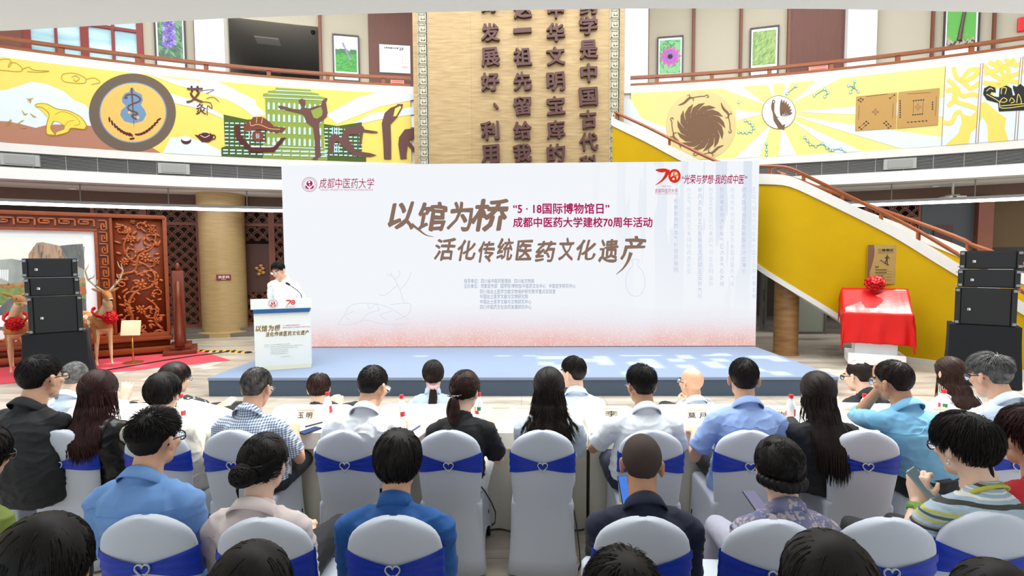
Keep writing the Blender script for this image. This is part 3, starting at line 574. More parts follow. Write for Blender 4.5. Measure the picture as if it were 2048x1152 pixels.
def stroke(pts,w,c,fn=fL,mbx=None,taper=0,k=5,gidx=None,dy=0):
    out=[]; n=len(pts)
    for i in range(n-1):
        p0,p1,p2,p3=[Vector(pts[max(0,min(n-1,i+j))]) for j in (-1,0,1,2)]
        for q in range(k):
            t=q/k; out.append(.5*((2*p1)+(p2-p0)*t+(2*p0-5*p1+4*p2-p3)*t*t+(3*p1-p0-3*p2+p3)*t**3))
    out.append(Vector(pts[-1])); n=len(out); vs=[]
    for i,p in enumerate(out):
        tt=(out[min(i+1,n-1)]-out[max(i-1,0)]); tt=tt.normalized() if tt.length else Vector((1,0)); nn=Vector((-tt.y,tt.x)); f=i/(n-1)
        ww=w/2*(1 if not taper else (1-.9*f if taper==1 else 1-.9*abs(2*f-1)**2)); vs+=[fn(*(p+nn*ww),dy),fn(*(p-nn*ww),dy)]
    (mbx or mb).add(vs,[(2*i,2*i+1,2*i+3,2*i+2) for i in range(n-1)],gi[c] if gidx is None else gidx)
def disc(cx,cy,r,c,fn=fL,mbx=None,n=20,gidx=None,ry=None,dy=0):
    (mbx or mb).add([fn(cx+r*math.cos(2*math.pi*i/n),cy+(ry or r)*math.sin(2*math.pi*i/n),dy) for i in range(n)],[tuple(range(n))],gi[c] if gidx is None else gidx)
for s,x0,x1,y0,y1 in (('以',776,828,403,460),('馆',836,896,404,462),('为',893,948,402,461),('桥',944,1018,397,463)): lt(s,x0,y0,x1,y1,'brown',bold=.032,shear=.16,wob=.07,seed=x0)
stroke([(823,448),(838,460),(852,470),(868,474)],6,'brown',taper=1)
L2='活化传统医药文化遗产'; xs=[868,914,956,993,1030,1070,1116,1152,1196,1240,1296]
for i,ch in enumerate(L2): lt(ch,xs[i],476+(i%3)*3-(4 if i>7 else 0),xs[i+1]-3,521+(4 if i in(2,5,8) else 0),'brown',bold=.026,shear=.18,wob=.07,seed=i+3)
stroke([(1262,505),(1256,522),(1246,537),(1232,549)],8,'brown',taper=1)
lt('“5 · 18国际博物馆日”',1026,406,1219,428,'mag',bold=.024); lt('成都中医药大学建校70周年活动',1026,434,1305,455,'mag',bold=.024)
for s,y,x1 in (('指导单位：四川省中医药管理局   四川省文物局',562,1068),('主办单位：党委宣传部   国学院/博物馆/中医药文化中心   中医哲学研究中心',572,1151)): lt(s,928,y-4.5,x1,y+4.5,'blue',bold=.004)
for s,y,x1 in (('四川省出土医学文献文物保护研究数字重点实验室',583,1111),('中国出土医学文献与文物研究院',593,1056),('中国出土医学文献与文物研究中心',603.5,1063),('四川中医药文化协同发展研究中心',614,1063)): lt(s,960,y-4.5,x1,y+4.5,'blue',bold=.004)
lt('成都中医药大学',638,356,748,377,'mag',bold=.0,shear=.1,wob=.08); lt('CHENGDU UNIVERSITY OF TRADITIONAL CHINESE MEDICINE',640,378,746,381.5,'magl')
lt('“光荣与梦想·我的成中医”',1364,349,1494,368,'mag',bold=.012,shear=.22,wob=.06); lt('1956-2026',1323,371,1342,374,'magl'); lt('成都中医药大学',1310,377,1355,386,'mag',wob=.08); lt('CHENGDU UNIVERSITY OF TCM',1310,387,1355,389,'magl')
def seal(cx,cy,r,fn,mbx,g,bg,dy=0):
    for rr,w in ((r,.06*r),(r*.8,.04*r)):
        pts=[(cx+rr*math.cos(2*math.pi*i/28),cy+rr*math.sin(2*math.pi*i/28)) for i in range(29)]; stroke(pts,max(w,.7) if r>2 else w,None,fn,mbx,k=1,gidx=g,dy=dy)
    disc(cx,cy-.15*r,.42*r,None,fn,mbx,gidx=g,dy=dy); disc(cx-.05*r,cy-.33*r,.17*r,None,fn,mbx,12,bg,dy=dy-.002); disc(cx+.03*r,cy+.05*r,.1*r,None,fn,mbx,10,bg,dy=dy-.002)
    for s in (-1,1): stroke([(cx+s*.52*r,cy+.1*r),(cx+s*.42*r,cy+.4*r),(cx+s*.05*r,cy+.62*r)],.24*r,None,fn,mbx,taper=2,gidx=g,dy=dy)
def seventy(cx,cy,h,fn,mbx,g1,g2,bg,dy=0):
    k=h/30
    stroke([(cx-24*k,cy-13*k),(cx-10*k,cy-12*k),(cx+0*k,cy-14*k)],8*k,None,fn,mbx,taper=2,gidx=g1,dy=dy); stroke([(cx+1*k,cy-14*k),(cx-3*k,cy-2*k),(cx-12*k,cy+9*k),(cx-24*k,cy+17*k)],9*k,None,fn,mbx,taper=1,gidx=g1,dy=dy)
    pts=[(cx+14*k+10*k*math.cos(t),cy-1*k+11.5*k*math.sin(t)) for t in [2*math.pi*i/24 for i in range(25)]]; stroke(pts,5*k,None,fn,mbx,k=1,gidx=g1,dy=dy)
    disc(cx+16*k,cy-5*k,6*k,None,fn,mbx,14,g2,dy=dy); disc(cx+12.5*k,cy+4*k,6*k,None,fn,mbx,14,g1,dy=dy); disc(cx+17*k,cy-6*k,2.4*k,None,fn,mbx,10,bg,dy=dy-.002); disc(cx+12*k,cy+5*k,2.4*k,None,fn,mbx,10,bg,dy=dy-.002)
def fLd(x,y,h): p=at(x,y,LY); return p+Vector((0,h,0))
seal(619,369,14.5,fLd,mb,gi['mag'],gi['wht']); seventy(1335,353,30,fLd,mb,gi['red'],gi['org'],gi['wht'])
rs=random.Random(2); txt='医经脉方灸药针石气血寒热阴阳五行'
for i,x in enumerate((1352,1378,1400,1422,1444,1465,1488,1508)):
    y=402 if x<1370 else 380; yend=600-rs.random()*60
    while y<yend:
        lt(rs.choice(txt),x-4,y-5,x+4,y+5,'lbl' if i%2 else 'lav',wob=.15,seed=y); y+=12.5
# faint line drawing of a crouching figure with a plant
for c in ([(676,648),(690,628),(700,612),(730,606),(770,612),(800,628),(818,640)],[(676,648),(700,650),(730,640),(765,648),(818,648)],[(700,640),(690,632),(708,622)],[(720,646),(735,628),(760,620)],[(735,608),(740,618),(752,608),(758,620)],[(775,640),(760,630),(785,622)],[(790,640),(815,630),(822,612),(812,606),(780,610)],[(808,606),(800,580),(790,560),(780,545)],[(800,580),(815,562),(822,545)],[(795,570),(770,590),(758,588)],[(790,560),(800,548),(795,540)],[(785,552),(772,548)],[(1262,520),(1266,530),(1255,545),(1252,570),(1262,590),(1280,590),(1290,570),(1286,545),(1275,530),(1278,520),(1262,520)]): stroke(c,1.0,'lbl')
sub(mb).build('display_panel',GM,t)
# two small floor monitors / fixings on stage front are absent; LECTERN
def lectern():
    c=onz(497,742,.287); d=onz(615,745,.287); px=(c+d)/2; rz=.36; w=.84
    t=thing('lectern','white lectern with a blue stripe and brown lettering on the stage','lectern',(px.x+.02,7.72,.287),rz)
    Mw=mat('lectern_white','#e3e6e2',.5); Mb=mat('lectern_blue','#15548c',.5)
    mb=MB(); mb.box((0,.22,.46),(w-.03,.44,.92),0,bev=.004); mb.build('body',Mw,t)
    mb=MB(); mb.hexa([(-w/2-.02,-.02,.985),(w/2+.02,-.02,.985),(w/2+.02,.46,.985),(-w/2-.02,.46,.985),(-w/2-.02,-.02,1.15),(w/2+.02,-.02,1.15),(w/2+.02,.46,1.06),(-w/2-.02,.46,1.06)]); mb.build('desk_top',Mw,t)
    mb=MB(); mb.box((0,.2,.952),(w-.02,.45,.066),0,bev=.003); mb.build('stripe_band',Mb,t)
    mats=[mat('print_gold','#8a6a2e',.6),mat('print_pink','#c45c78',.6),mat('print_grey','#8f9a98',.6),mat('print_red','#d8382a',.6),mat('print_green','#cfd8cc',.6),mat('print_yellowish','#e3e0c2',.6),Mw,mat('print_crimson','#b8323f',.6)]
    mb=MB(); fn=lambda x,y,h:Vector((x,-.003+h*.3,y))
    T=lambda s,x0,y0,x1,y1,i,**k: put_text(mb,s,fn,x0,y1,x1,y0,mi=i,**k)
    for i,ch in enumerate('以馆为桥'): T(ch,-.39+i*.092,.63,-.305+i*.092,.73,0,bold=.03,shear=.15,wob=.06,seed=i)
    for i,ch in enumerate('活化传统医药文化遗产'): T(ch,-.245+i*.064,.545,-.185+i*.064,.62,0,bold=.026,shear=.15,wob=.06,seed=i)
    T('“5·18国际博物馆日”',.0,.7,.27,.722,1); T('成都中医药大学建校70周年活动',.0,.665,.41,.688,1)
    for i,(s,x0,x1) in enumerate((('指导单位：四川省中医药管理局 四川省文物局',-.27,.1),('主办单位：党委宣传部 国学院/博物馆/中医药文化中心 中医哲学研究中心',-.27,.3),('四川省出土医学文献文物保护研究数字重点实验室',-.18,.21),('中国出土医学文献与文物研究院',-.18,.07),('中国出土医学文献与文物研究中心',-.18,.08),('四川中医药文化协同发展研究中心',-.18,.08))): T(s,x0,.405-i*.03,x1,.42-i*.03,2)
    T('2026年5月18日',-.04,.205,.1,.22,2)
    mb.quad((-w/2+.02,-.0015,.005),(w/2-.02,-.0015,.005),(w/2-.02,-.0015,.07),(-w/2+.02,-.0015,.07),5)
    fn2=lambda x,y,h:Vector((x,-.0235+h*.3,1.0675-y))
    seal(-.12,0,.068,fn2,mb,7,6); seventy(.13,-.01,.085,fn2,mb,3,7,6); put_text(mb,'成都中医药大学',fn2,.06,.05,.2,.066,mi=7)
    mb.build('printed_front',mats,t)
    return t
lectern()
mb=MB(); b_=Vector((-3.64,8.06,1.385))
mb.tube([b_,b_+Vector((-.02,0,.1)),b_+Vector((-.08,-.02,.17)),b_+Vector((-.17,-.03,.235)),b_+Vector((-.2,-.03,.255))],[.008,.006,.006,.006,.006],8); mb.lathe([(0,-.02),(.035,-.02),(.035,.01),(.012,.02),(0,.02)],b_)
mt=thing('microphone','black gooseneck microphone on top of the white lectern','microphone',b_); mb.v=[tuple(Vector(v)-b_) for v in mb.v]; mb.build('gooseneck',mat('mic_black','#15161a',.4),mt,smooth=True)
mb=MB(); mb.tube([Vector((-.185,-.03,.245)),Vector((-.20,-.03,.258)),Vector((-.235,-.032,.278)),Vector((-.25,-.033,.286))],[.012,.017,.018,.01],10); mb.build('capsule',mat('mic_foam','#0e0f12',.9),mt,smooth=True)
# ================================================================== FAR HALL: lattices, column, lights, stairs
M_lat=mat('lattice_brown','#74432f',.5); M_latf=mat('lattice_frame','#7d4630',.5)
def lattice(px0,px1,label,z0=.2,z1=3.6,solid=None,leaf=True):
    a0=cang(oncyl(px0,520,RL)); a1=cang(oncyl(px1,520,RL)); t=thing('lattice_screen',label,'lattice screen',cyl((a0+a1)/2,z0,RL)); o=Vector(t.location); am=(a0+a1)/2
    t.rotation_euler=(0,0,-am); w=2*RL*math.sin((a1-a0)/2); h=z1-z0
    mb=MB()
    for x,ww in ((-w/2+.04,.08),(w/2-.04,.08)): mb.box((x,0,h/2),(ww,.07,h))
    for z in (.04,h-.04,h-.5): mb.box((0,0,z),(w-.16,.06,.08))
    mb.build('frame',M_latf,t)
    mb=MB(); rr=.13; W0,W1=-w/2+.08,w/2-.08; nx=max(2,round((W1-W0)/(2*rr))); rr=(W1-W0)/nx/2; nz=int((h-.2)/(rr*.98)); z=.08
    def half(cx,z,r,th):
        n=10; vs=[]
        for i in range(n+1):
            a=math.pi*i/n
            for q in (r,r-th):
                vs.append((min(max(cx+q*math.cos(a),W0),W1),z+q*math.sin(a)))
        v3=[(x,-.012,zz) for x,zz in vs]+[(x,.012,zz) for x,zz in vs]; m_=len(vs); fs=[]
        for i in range(n):
            k=2*i; fs+= [(k,k+1,k+3,k+2),(m_+k,m_+k+2,m_+k+3,m_+k+1),(k,k+2,m_+k+2,m_+k),(k+1,m_+k+1,m_+k+3,k+3)]
        mb.add(v3,fs)
    for j in range(nz+1):
        if z+rr>h: break
        off=(j%2)*rr
        for i in range(-1,nx+1):
            cx=W0+rr+i*2*rr+off
            if cx+rr<W0+.01 or cx-rr>W1-.01: continue
            if solid and solid[0]<z<solid[1]: continue
            half(cx,z,rr,.026); half(cx,z,rr*.68,.022); 
        z+=rr*.98
    if solid:
        zm=sum(solid)/2; parts=[MB(),MB()]
        for fi in range(0,len(mb.f)):
            f=mb.f[fi]; q=parts[0 if mb.v[f[0]][2]<zm else 1]; q.add([mb.v[i] for i in f],[tuple(range(len(f)))])
        for q in parts: q.build('scale_pattern',M_lat,t)
    else: mb.build('scale_pattern',M_lat,t)
    if solid: mb=MB(); mb.box((0,0,(solid[0]+solid[1])/2),(w-.16,.04,solid[1]-solid[0])); mb.build('door_panel',mat('door_brown','#4a2a1e',.45),t); mb=MB(); [mb.ell((w*.05+dx,-.05,solid[0]+.62+dz),(.07,.02,.055),10,6) for dx,dz in ((0,0),(.08,.06),(-.08,.07),(.03,.14),(-.03,-.1),(.09,-.06))]; mb.build('carved_fitting',mat('fitting_gold','#a8794a',.4,.6),t,smooth=True)
    return t
lattice(186,290,'brown fish-scale lattice screen just left of the carved floral panel, partly hidden by it')
lattice(290,401,'brown fish-scale lattice screen between the carved floral panel and the marble column')
lattice(487,545,'brown lattice door with a solid panel and gold carved fitting, right of the marble column',solid=(.95,2.35))
lattice(545,640,'brown fish-scale lattice screen running behind the left edge of the big display')
lattice(1725,1840,'brown fish-scale lattice screen above the handrails of the yellow stairs')
lattice(1560,1650,'brown fish-scale lattice screen behind the right edge of the big display')
# grey door panels and brown posts at right
def rpan(px0,px1,z0,z1,name,m,label,cat,dr=.05,th=.08):
    mb=MB(); cbox(mb,RL-dr,RL-dr+th,z0,z1,cang(oncyl(px0,480,RL)),cang(oncyl(px1,480,RL)),3); o=mb.build(name,m); return struct(o,label,cat)
rpan(1840,1945,.2,3.5,'wall_grey_panel',mat('grey_panel','#4a4f54',.6),None,None)
rpan(1864,1902,1.2,2.9,'door_brown_lobby',mat('door_dark_brown','#4d2a22',.5),None,None,.1,.05)
rpan(1945,1975,.2,3.6,'trim_brown_post',M_latf,None,None,.3,.4)
rpan(1975,2300,.2,2.3,'wall_dark_lobby',mat('dark_lobby_wall','#3a302b',.6),None,None,-.3,.1)
rpan(1975,2300,2.3,3.6,'wall_ochre_lobby',mat('ochre_lobby','#6b5638',.7),None,None,-.3,.1)
# marble column with room sign
cc=onz(446,672,0); cw=.56
M_mar=mat('column_marble','#b89c6c',.4,noise_=.3,nscale=4,stretch=(.7,.7,10),c2='#a58a5d',ndetail=10)
a=cang(cc); cpos=cyl(a,0,RL-.35)
mb=MB(); mb.lathe([(0,0),(cw+.14,0),(cw+.14,.12),(cw,.14),(cw,3.55),(cw+.03,3.56),(cw+.03,3.9),(0,3.9)],n=48); c_=mb.build('column_marble',M_mar,smooth=False,loc=cpos); smooth_by_angle(c_,30); struct(c_)
def sign_on(name,label,cat,center,w,h,rz,board,mats,draw,th=.02):
    t=thing(name,label,cat,center,rz); mb=MB(); mb.box((0,0,0),(w,th,h),0,bev=.003); mb.build('board',board,t); mb=MB(); fn=lambda x,y,hh:Vector((x,-th/2-.002+hh*.2,-y)); draw(mb,fn); mb.build('lettering',mats,t); return t
q=at(444.5,562,cpos.y); d=(Vector((0,0,0))-Vector((cpos.x,cpos.y,0))).normalized()
sp=Vector((cpos.x+d.x*(cw+.012),cpos.y+d.y*(cw+.012),1.62))
sign_on('room_sign','small dark red room sign with white characters on the marble column','sign',sp,.34,.145,math.atan2(d.x,-d.y),mat('sign_red','#7d0f22',.4),[mat('sign_white','#f1ebe6',.5)],lambda m_,fn:(put_text(m_,'洗手间',fn,-.13,-.045,.13,.03,bold=.02,wob=.03),m_.add([fn(-.05,.045,0),fn(.05,.045,0),fn(.05,.055,0),fn(-.05,.055,0)],[(0,1,2,3)],0)))
# suspended linear lights
M_tube=emat('light_tube','#ffffff',7.0); M_lh=mat('light_housing','#8e8d8b',.4)
def linlight(px0,px1,r,z,label):
    a0=cang(oncyl(px0,405,r)); a1=cang(oncyl(px1,405,r)); t=thing('linear_light',label,'ceiling light',cyl((a0+a1)/2,z,r)); o=Vector(t.location)
    def part(nm,m,fn): mb=MB(); fn(mb); mb.v=[tuple(Vector(v)-o) for v in mb.v]; mb.build(nm,m,t)
    n=max(6,int(abs(a1-a0)/.02))
    part('housing',M_lh,lambda m_:cbox(m_,r,r+.14,z+.03,z+.10,a0,a1,n)); part('light_strip',M_tube,lambda m_:cbox(m_,r+.0,r+.05,z,z+.03,a0,a1,n)); part('light_strip',M_tube,lambda m_:cbox(m_,r+.1,r+.14,z-.03,z+.03,a0,a1,n))
    k=max(2,int(abs(a1-a0)*r/1.5))
    for i in range(k):
        p=cyl(a0+(a1-a0)*(i+.5)/k,z+.1,r+.07); part('hanger_rod',M_lh,lambda m_:m_.tube([p,(p.x,p.y,3.9)],.012,6))
linlight(-160,566,RB+.5,3.39,'long curved suspended strip light in front of the left lattice screens')
linlight(1565,2250,RB+.5,3.39,'long curved suspended strip light over the yellow stairs')
for i,(px,py) in enumerate(((145,377),(362,407),(1873,373),(610,380))):
    pass
for i,(px,py) in enumerate(((145,378),(1872,373))):
    p=onz(px,py,3.895); mb=MB(); mb.lathe([(0,-.012),(.05,-.012),(.075,-.02),(.08,0),(0,0)],(p.x,p.y,3.9),20); o_=mb.build('downlight',[mat('downlight_rim','#e8e2d8',.4)]); tag(o_,('small round downlight in the soffit above the landscape painting','small round downlight in the soffit above the yellow stairs')[i],'ceiling light')
# projector hanging at right
p=at(1905,398,12.6); t=thing('projector','white projector hanging from the soffit above the stair handrail','projector',p)
mb=MB(); mb.box((0,0,0),(.42,.34,.13),0,bev=.02); mb.build('body',mat('projector_white','#c9c6bf',.5),t); mb=MB(); mb.lathe([(0,-.02),(.05,-.02),(.05,.02),(0,.02)],(0,0,0)); mb.v=[(x-.1,-.17+z,y) for x,y,z in mb.v]; mb.build('lens',mat('lens_dark','#17181a',.15),t); mb=MB(); mb.tube([(0,0,.06),(0,0,3.9-p.z)],.025,8); mb.box((0,0,.09),(.2,.2,.02)); mb.build('bracket',mat('projector_white','#c9c6bf'),t)
# ------------------------------------------------ posters on the upper gallery wall
def meadow(name,base,c2,sc=14,stretch=(1,1,1)): return mat(name,base,.5,noise_=.6,nscale=sc,c2=c2,stretch=stretch,ndetail=9)
def poster(px0,px1,py0,py1,label,m_img,deco,matte=.05,top=.05,bot=.18):
    pc=oncyl((px0+px1)/2,(py0+py1)/2,RW-.05); a=cang(pc); z1=oncyl((px0+px1)/2,py0,RW-.05).z; z0=oncyl((px0+px1)/2,py1,RW-.05).z
    w=(angpx(px1)-angpx(px0))*RW; h=z1-z0; t=thing('framed_photograph',label,'picture',cyl(a,z0,RW-.05),-a)
    mb=MB()
    for x in (-w/2+.02,w/2-.02): mb.box((x,-.02,h/2),(.04,.05,h))
    for z in (.02,h-.02): mb.box((0,-.02,z),(w-.08,.05,.04))
    mb.build('frame',mat('poster_frame','#2f1d18',.4),t)
    mb=MB(); mb.box((0,.0,h/2),(w-.08,.02,h-.08)); mb.build('white_mount',mat('poster_mount','#eef0f2',.5),t)
    X=w/2-matte*w-.04; Za=bot*h+.04; Zb=h-top*h-.04; mb=MB(); mb.quad((-X,-.014,Za),(X,-.014,Za),(X,-.014,Zb),(-X,-.014,Zb),0)
    mats=[m_img]+deco(mb,X,Za,Zb); mb.build('photo_print',mats,t)
def petals(mb,cx,cz,n,r0,r1,w,mi,y=-.017,ph=0):
    for k in range(n):
        a=2*math.pi*k/n+ph; d=Vector((math.cos(a),math.sin(a))); e=Vector((-d.y,d.x)); P=[d*r0,d*(r0+r1)/2+e*w,d*r1,d*(r0+r1)/2-e*w]
        mb.add([(cx+p.x,y,cz+p.y) for p in P],[(0,1,2,3)],mi)
def blobs(mb,n,x0,x1,z0,z1,r,mi,seed,y=-.016,asp=1.6):
    rr=random.Random(seed)
    for _ in range(n):
        x=rr.uniform(x0,x1); z=rr.uniform(z0,z1); a=rr.uniform(0,6.28); s=r*rr.uniform(.5,1.2); d=Vector((math.cos(a),math.sin(a)))*s*asp; e=Vector((-d.y,d.x))*.35
        mb.add([(min(max(x+p.x,x0),x1),y-rr.random()*.003,min(max(z+p.y,z0),z1)) for p in (d,e,-d,-e)],[(0,1,2,3)],mi)
def d_purple(mb,X,a,b):
    h=b-a; blobs(mb,60,-X,X,a,b,.07,3,1)
    for i,(sx,zz) in enumerate(((-.25,.55),(.1,.62))):
        for k in range(26):
            f=k/25; petals(mb,X*(sx+.26*math.sin(k*2.4)*(1-.6*f)),a+h*(zz-.3+.72*f)*.95+.08*h,4,.0,.075,.03,1+(k%2),-.02,k)
    return [mat('fl_purple','#7d62b8',.5),mat('fl_violet','#a28fd6',.5),mat('leaf_lit','#5f8f62',.5)]
def d_meadow(mb,X,a,b):
    h=b-a; mb.quad((-X,-.0155,a+.66*h),(X,-.0155,a+.62*h),(X,-.0155,b),(-X,-.0155,b),1); blobs(mb,70,-X,X,a+.5*h,a+.68*h,.07,2,4); blobs(mb,160,-X,X,a,a+.55*h,.07,4,5); blobs(mb,90,-X,X,a,a+.5*h,.05,5,8)
    for k in range(14): petals(mb,X*(-.3+.05*k),a+h*(.85-.035*k),3,0,.05,.02,3,-.02,k)
    return [mat('photo_sky','#e3e6f3',.5),mat('tree_dark','#2c6b33',.5),mat('fl_lilac','#8e86a8',.5),mat('grass_bright','#3f9636',.5),mat('grass_deep','#27752c',.5)]
def d_pink(mb,X,a,b):
    blobs(mb,220,-X,X,a,b,.09,4,7,asp=2.4); blobs(mb,120,-X,X,a,b,.07,5,17,asp=2.4); c=(a+b)/2; petals(mb,0,c,11,.04,.36,.07,1,-.021); petals(mb,0,c,9,.03,.26,.06,2,-.023,.3); petals(mb,0,c,12,0,.1,.03,3,-.025); return [mat('fl_magenta','#c04a9a',.5),mat('fl_pinkpurple','#9a52b0',.5),mat('fl_core','#3d2c3f',.5),mat('grass_pale','#76b27a',.5),mat('grass_olive','#2f8a4a',.5)]
def d_grass(mb,X,a,b):
    rr=random.Random(9)
    for k in range(260):
        x=rr.uniform(-X,X); z=rr.uniform(a,b*.98); L=rr.uniform(.1,.35); q=rr.uniform(.3,1.3); dx,dz=L*math.cos(q),L*math.sin(q)
        mb.add([(min(max(p,-X),X),-.017-rr.random()*.004,min(max(s,a),b)) for p,s in ((x,z),(x+.012,z),(x+dx,z+dz))],[(0,1,2)],1+k%3)
    return [mat('grass_yg','#a9c46a',.5),mat('grass_dkolive','#5d6f3c',.5),mat('grass_tan','#b9b080',.5)]
def d_stem(mb,X,a,b):
    h=b-a; mb.quad((-X,-.0155,a),(X,-.0155,a),(X,-.0155,a+.24*h),(-X,-.0155,a+.24*h),2); blobs(mb,70,-X,X,a+.15*h,b,.16,3,3); blobs(mb,50,-X,X,a,a+.3*h,.05,4,6)
    mb.tube([(-.12*X,-.03,a+.15*h),(0,-.03,a+.5*h),(.22*X,-.03,b)],[.06,.045,.04],8,1); return [mat('stem_brown','#4f3f33',.5),mat('soil','#443a30',.5),mat('leaf_fresh','#5aa443',.5),mat('litter','#a79b88',.5)]
poster(310,372,28,138,'framed photograph of purple flower spikes on the upper left gallery wall',meadow('photo_leafgreen','#52705a','#2d4a3c'),d_purple,bot=.12)
poster(666,719,70,163,'framed photograph of a green meadow under pale sky on the upper gallery',meadow('photo_meadow','#4da23e','#27702b'),d_meadow)
poster(1314,1366,73,166,'framed photograph of a pink purple flower in grass on the upper right gallery',meadow('photo_grassgreen','#599c56','#33753b'),d_pink)
poster(1499,1557,54,152,'framed photograph of yellow green long grass beside the brown panel on the upper right gallery',meadow('photo_longgrass','#9abf63','#567a45',9,(1,1,.5)),d_grass,bot=.2)
poster(1886,1958,8,112,'framed photograph of a brown stem and fresh leaves on the upper gallery',meadow('photo_leaves','#69a852','#337537'),d_stem,bot=.16)
# floor plan notice on the wooden panel
a=angpx(790.5); z0=oncyl(790,148,RW).z; z1=oncyl(790,93,RW).z; w=(angpx(821)-angpx(760))*RW; h=z1-z0
def planart(m_,fn):
    put_text(m_,'百草馆展示区第',fn,-w*.36,-h*.42,w*.12,-h*.35,mi=0,bold=.03); put_text(m_,'2F',fn,w*.14,-h*.42,w*.3,-h*.31,mi=0,bold=.03)
    stroke([( -w*.18+w*.27*math.cos(t),h*.08+h*.22*math.sin(t)) for t in [2*math.pi*i/26 for i in range(27)]],.012,None,fn,m_,k=1,gidx=1); stroke([(-w*.18+w*.13*math.cos(t),h*.08+h*.11*math.sin(t)) for t in [2*math.pi*i/20 for i in range(21)]],.01,None,fn,m_,k=1,gidx=1)
    for k in range(8):
        t=2*math.pi*k/8; stroke([(-w*.18+w*.14*math.cos(t),h*.08+h*.12*math.sin(t)),(-w*.18+w*.26*math.cos(t),h*.08+h*.21*math.sin(t))],.008,None,fn,m_,k=1,gidx=1)
    for k in range(5): m_.add([fn(w*.24,-h*.18+k*h*.08,0),fn(w*.265,-h*.18+k*h*.08,0),fn(w*.265,-h*.15+k*h*.08,0),fn(w*.24,-h*.15+k*h*.08,0)],[(0,1,2,3)],2); m_.add([fn(w*.29,-h*.175+k*h*.08,0),fn(w*.4,-h*.175+k*h*.08,0),fn(w*.4,-h*.155+k*h*.08,0),fn(w*.29,-h*.155+k*h*.08,0)],[(0,1,2,3)],1)
    for k in range(4): m_.add([fn(w*.22,h*(.25+.05*k),0),fn(w*.42,h*(.25+.05*k),0),fn(w*.42,h*(.27+.05*k),0),fn(w*.22,h*(.27+.05*k),0)],[(0,1,2,3)],2 if k<2 else 1)
sign_on('floor_plan_sign','white 2F floor plan notice on the brown panel of the upper gallery','sign',cyl(a,(z0+z1)/2,RW-.1),w,h,-a,mat('notice_white','#eceef0',.5),[mat('ink_dark','#3a3a3e',.5),mat('ink_grey','#b4b8bd',.5),mat('ink_red','#d86a5c',.5)],planart)
for i,(x0,x1,y0,y1) in enumerate(((781,808,164,170),(1616,1654,134,143))):
    a=angpx((x0+x1)/2); z0=oncyl((x0+x1)/2,y1,RW).z; z1=oncyl((x0+x1)/2,y0,RW).z; w=(angpx(x1)-angpx(x0))*RW; h=z1-z0+.1
    sign_on('wall_notice',('small pink notice low on the wooden panel below the white floor plan','small pink notice low on the brown panel of the upper right gallery')[i],'sign',cyl(a,(z0+z1)/2,RW-.1),w,h,-a,mat('notice_pink','#e58a7c',.5),[mat('notice_red','#cc3b34',.5)],lambda m_,fn:[m_.add([fn(-w*.4,y,0),fn(w*.4,y,0),fn(w*.4,y+.02,0),fn(-w*.4,y+.02,0)],[(0,1,2,3)],0) for y in (-h*.2,h*.1)])
a=angpx(2044); z=oncyl(2044,50,RW).z; mb=MB(); mb.box((0,0,0),(.28,.08,.36),0,bev=.02); o_=mb.build('alarm_box',mat('alarm_red','#d21f1c',.4)); o_.location=cyl(a,z,RW-.05); o_.rotation_euler=(0,0,-a); tag(o_,'small bright red alarm box on the upper right gallery wall','alarm box')
# ================================================================== YELLOW STAIRS
def catm(pts,k=6):
    out=[]; n=len(pts)
    for i in range(n-1):
        p0,p1,p2,p3=[Vector(pts[max(0,min(n-1,i+j))]) for j in (-1,0,1,2)]
        for q in range(k):
            t=q/k; out.append(.5*((2*p1)+(p2-p0)*t+(2*p0-5*p1+4*p2-p3)*t*t+(3*p1-p0-3*p2+p3)*t**3))
    out.append(Vector(pts[-1])); return out
def lerpt(tab,x):
    if x<=tab[0][0]: (a,b),(c,d)=tab[0],tab[1]
    elif x>=tab[-1][0]: (a,b),(c,d)=tab[-2],tab[-1]
    else:
        for i in range(len(tab)-1):
            if tab[i][0]<=x<=tab[i+1][0]: (a,b),(c,d)=tab[i],tab[i+1]; break
    return b+(d-b)*(x-a)/(c-a)
def proj(p):
    v=CM.transposed()@(Vector(p)-EYE); return (1024+F*v.x/-v.z,576-F*v.y/-v.z)
plan=catm([(2.3,13.0),(3.3,12.1),(4.3,11.0),(4.95,10.3),(5.5,9.95),(6.2,9.83),(6.9,9.72),(7.4,9.5),(7.8,9.0),(8.4,8.4),(9.2,7.8),(10.2,7.3)],5)
topT=[(1240,242),(1325,285),(1390,320),(1440,347),(1572,349),(1692,406),(1800,460),(1899,518),(2034,594),(2100,632)]
botT=[(1240,420),(1440,470),(1516,541),(1680,640),(1790,712)]
ST=[]
for i,p in enumerate(plan):
    px=proj((p.x,p.y,2))[0]; zt=at(px,lerpt(topT,px),p.y).z; zb=max(0,at(px,lerpt(botT,px),p.y).z)
    t=(plan[min(i+1,len(plan)-1)]-plan[max(i-1,0)]).normalized(); nrm=Vector((-t.y,t.x)) # towards the back
    if nrm.y<0: nrm=-nrm
    ST.append((p,nrm,max(.25,zt),zb))
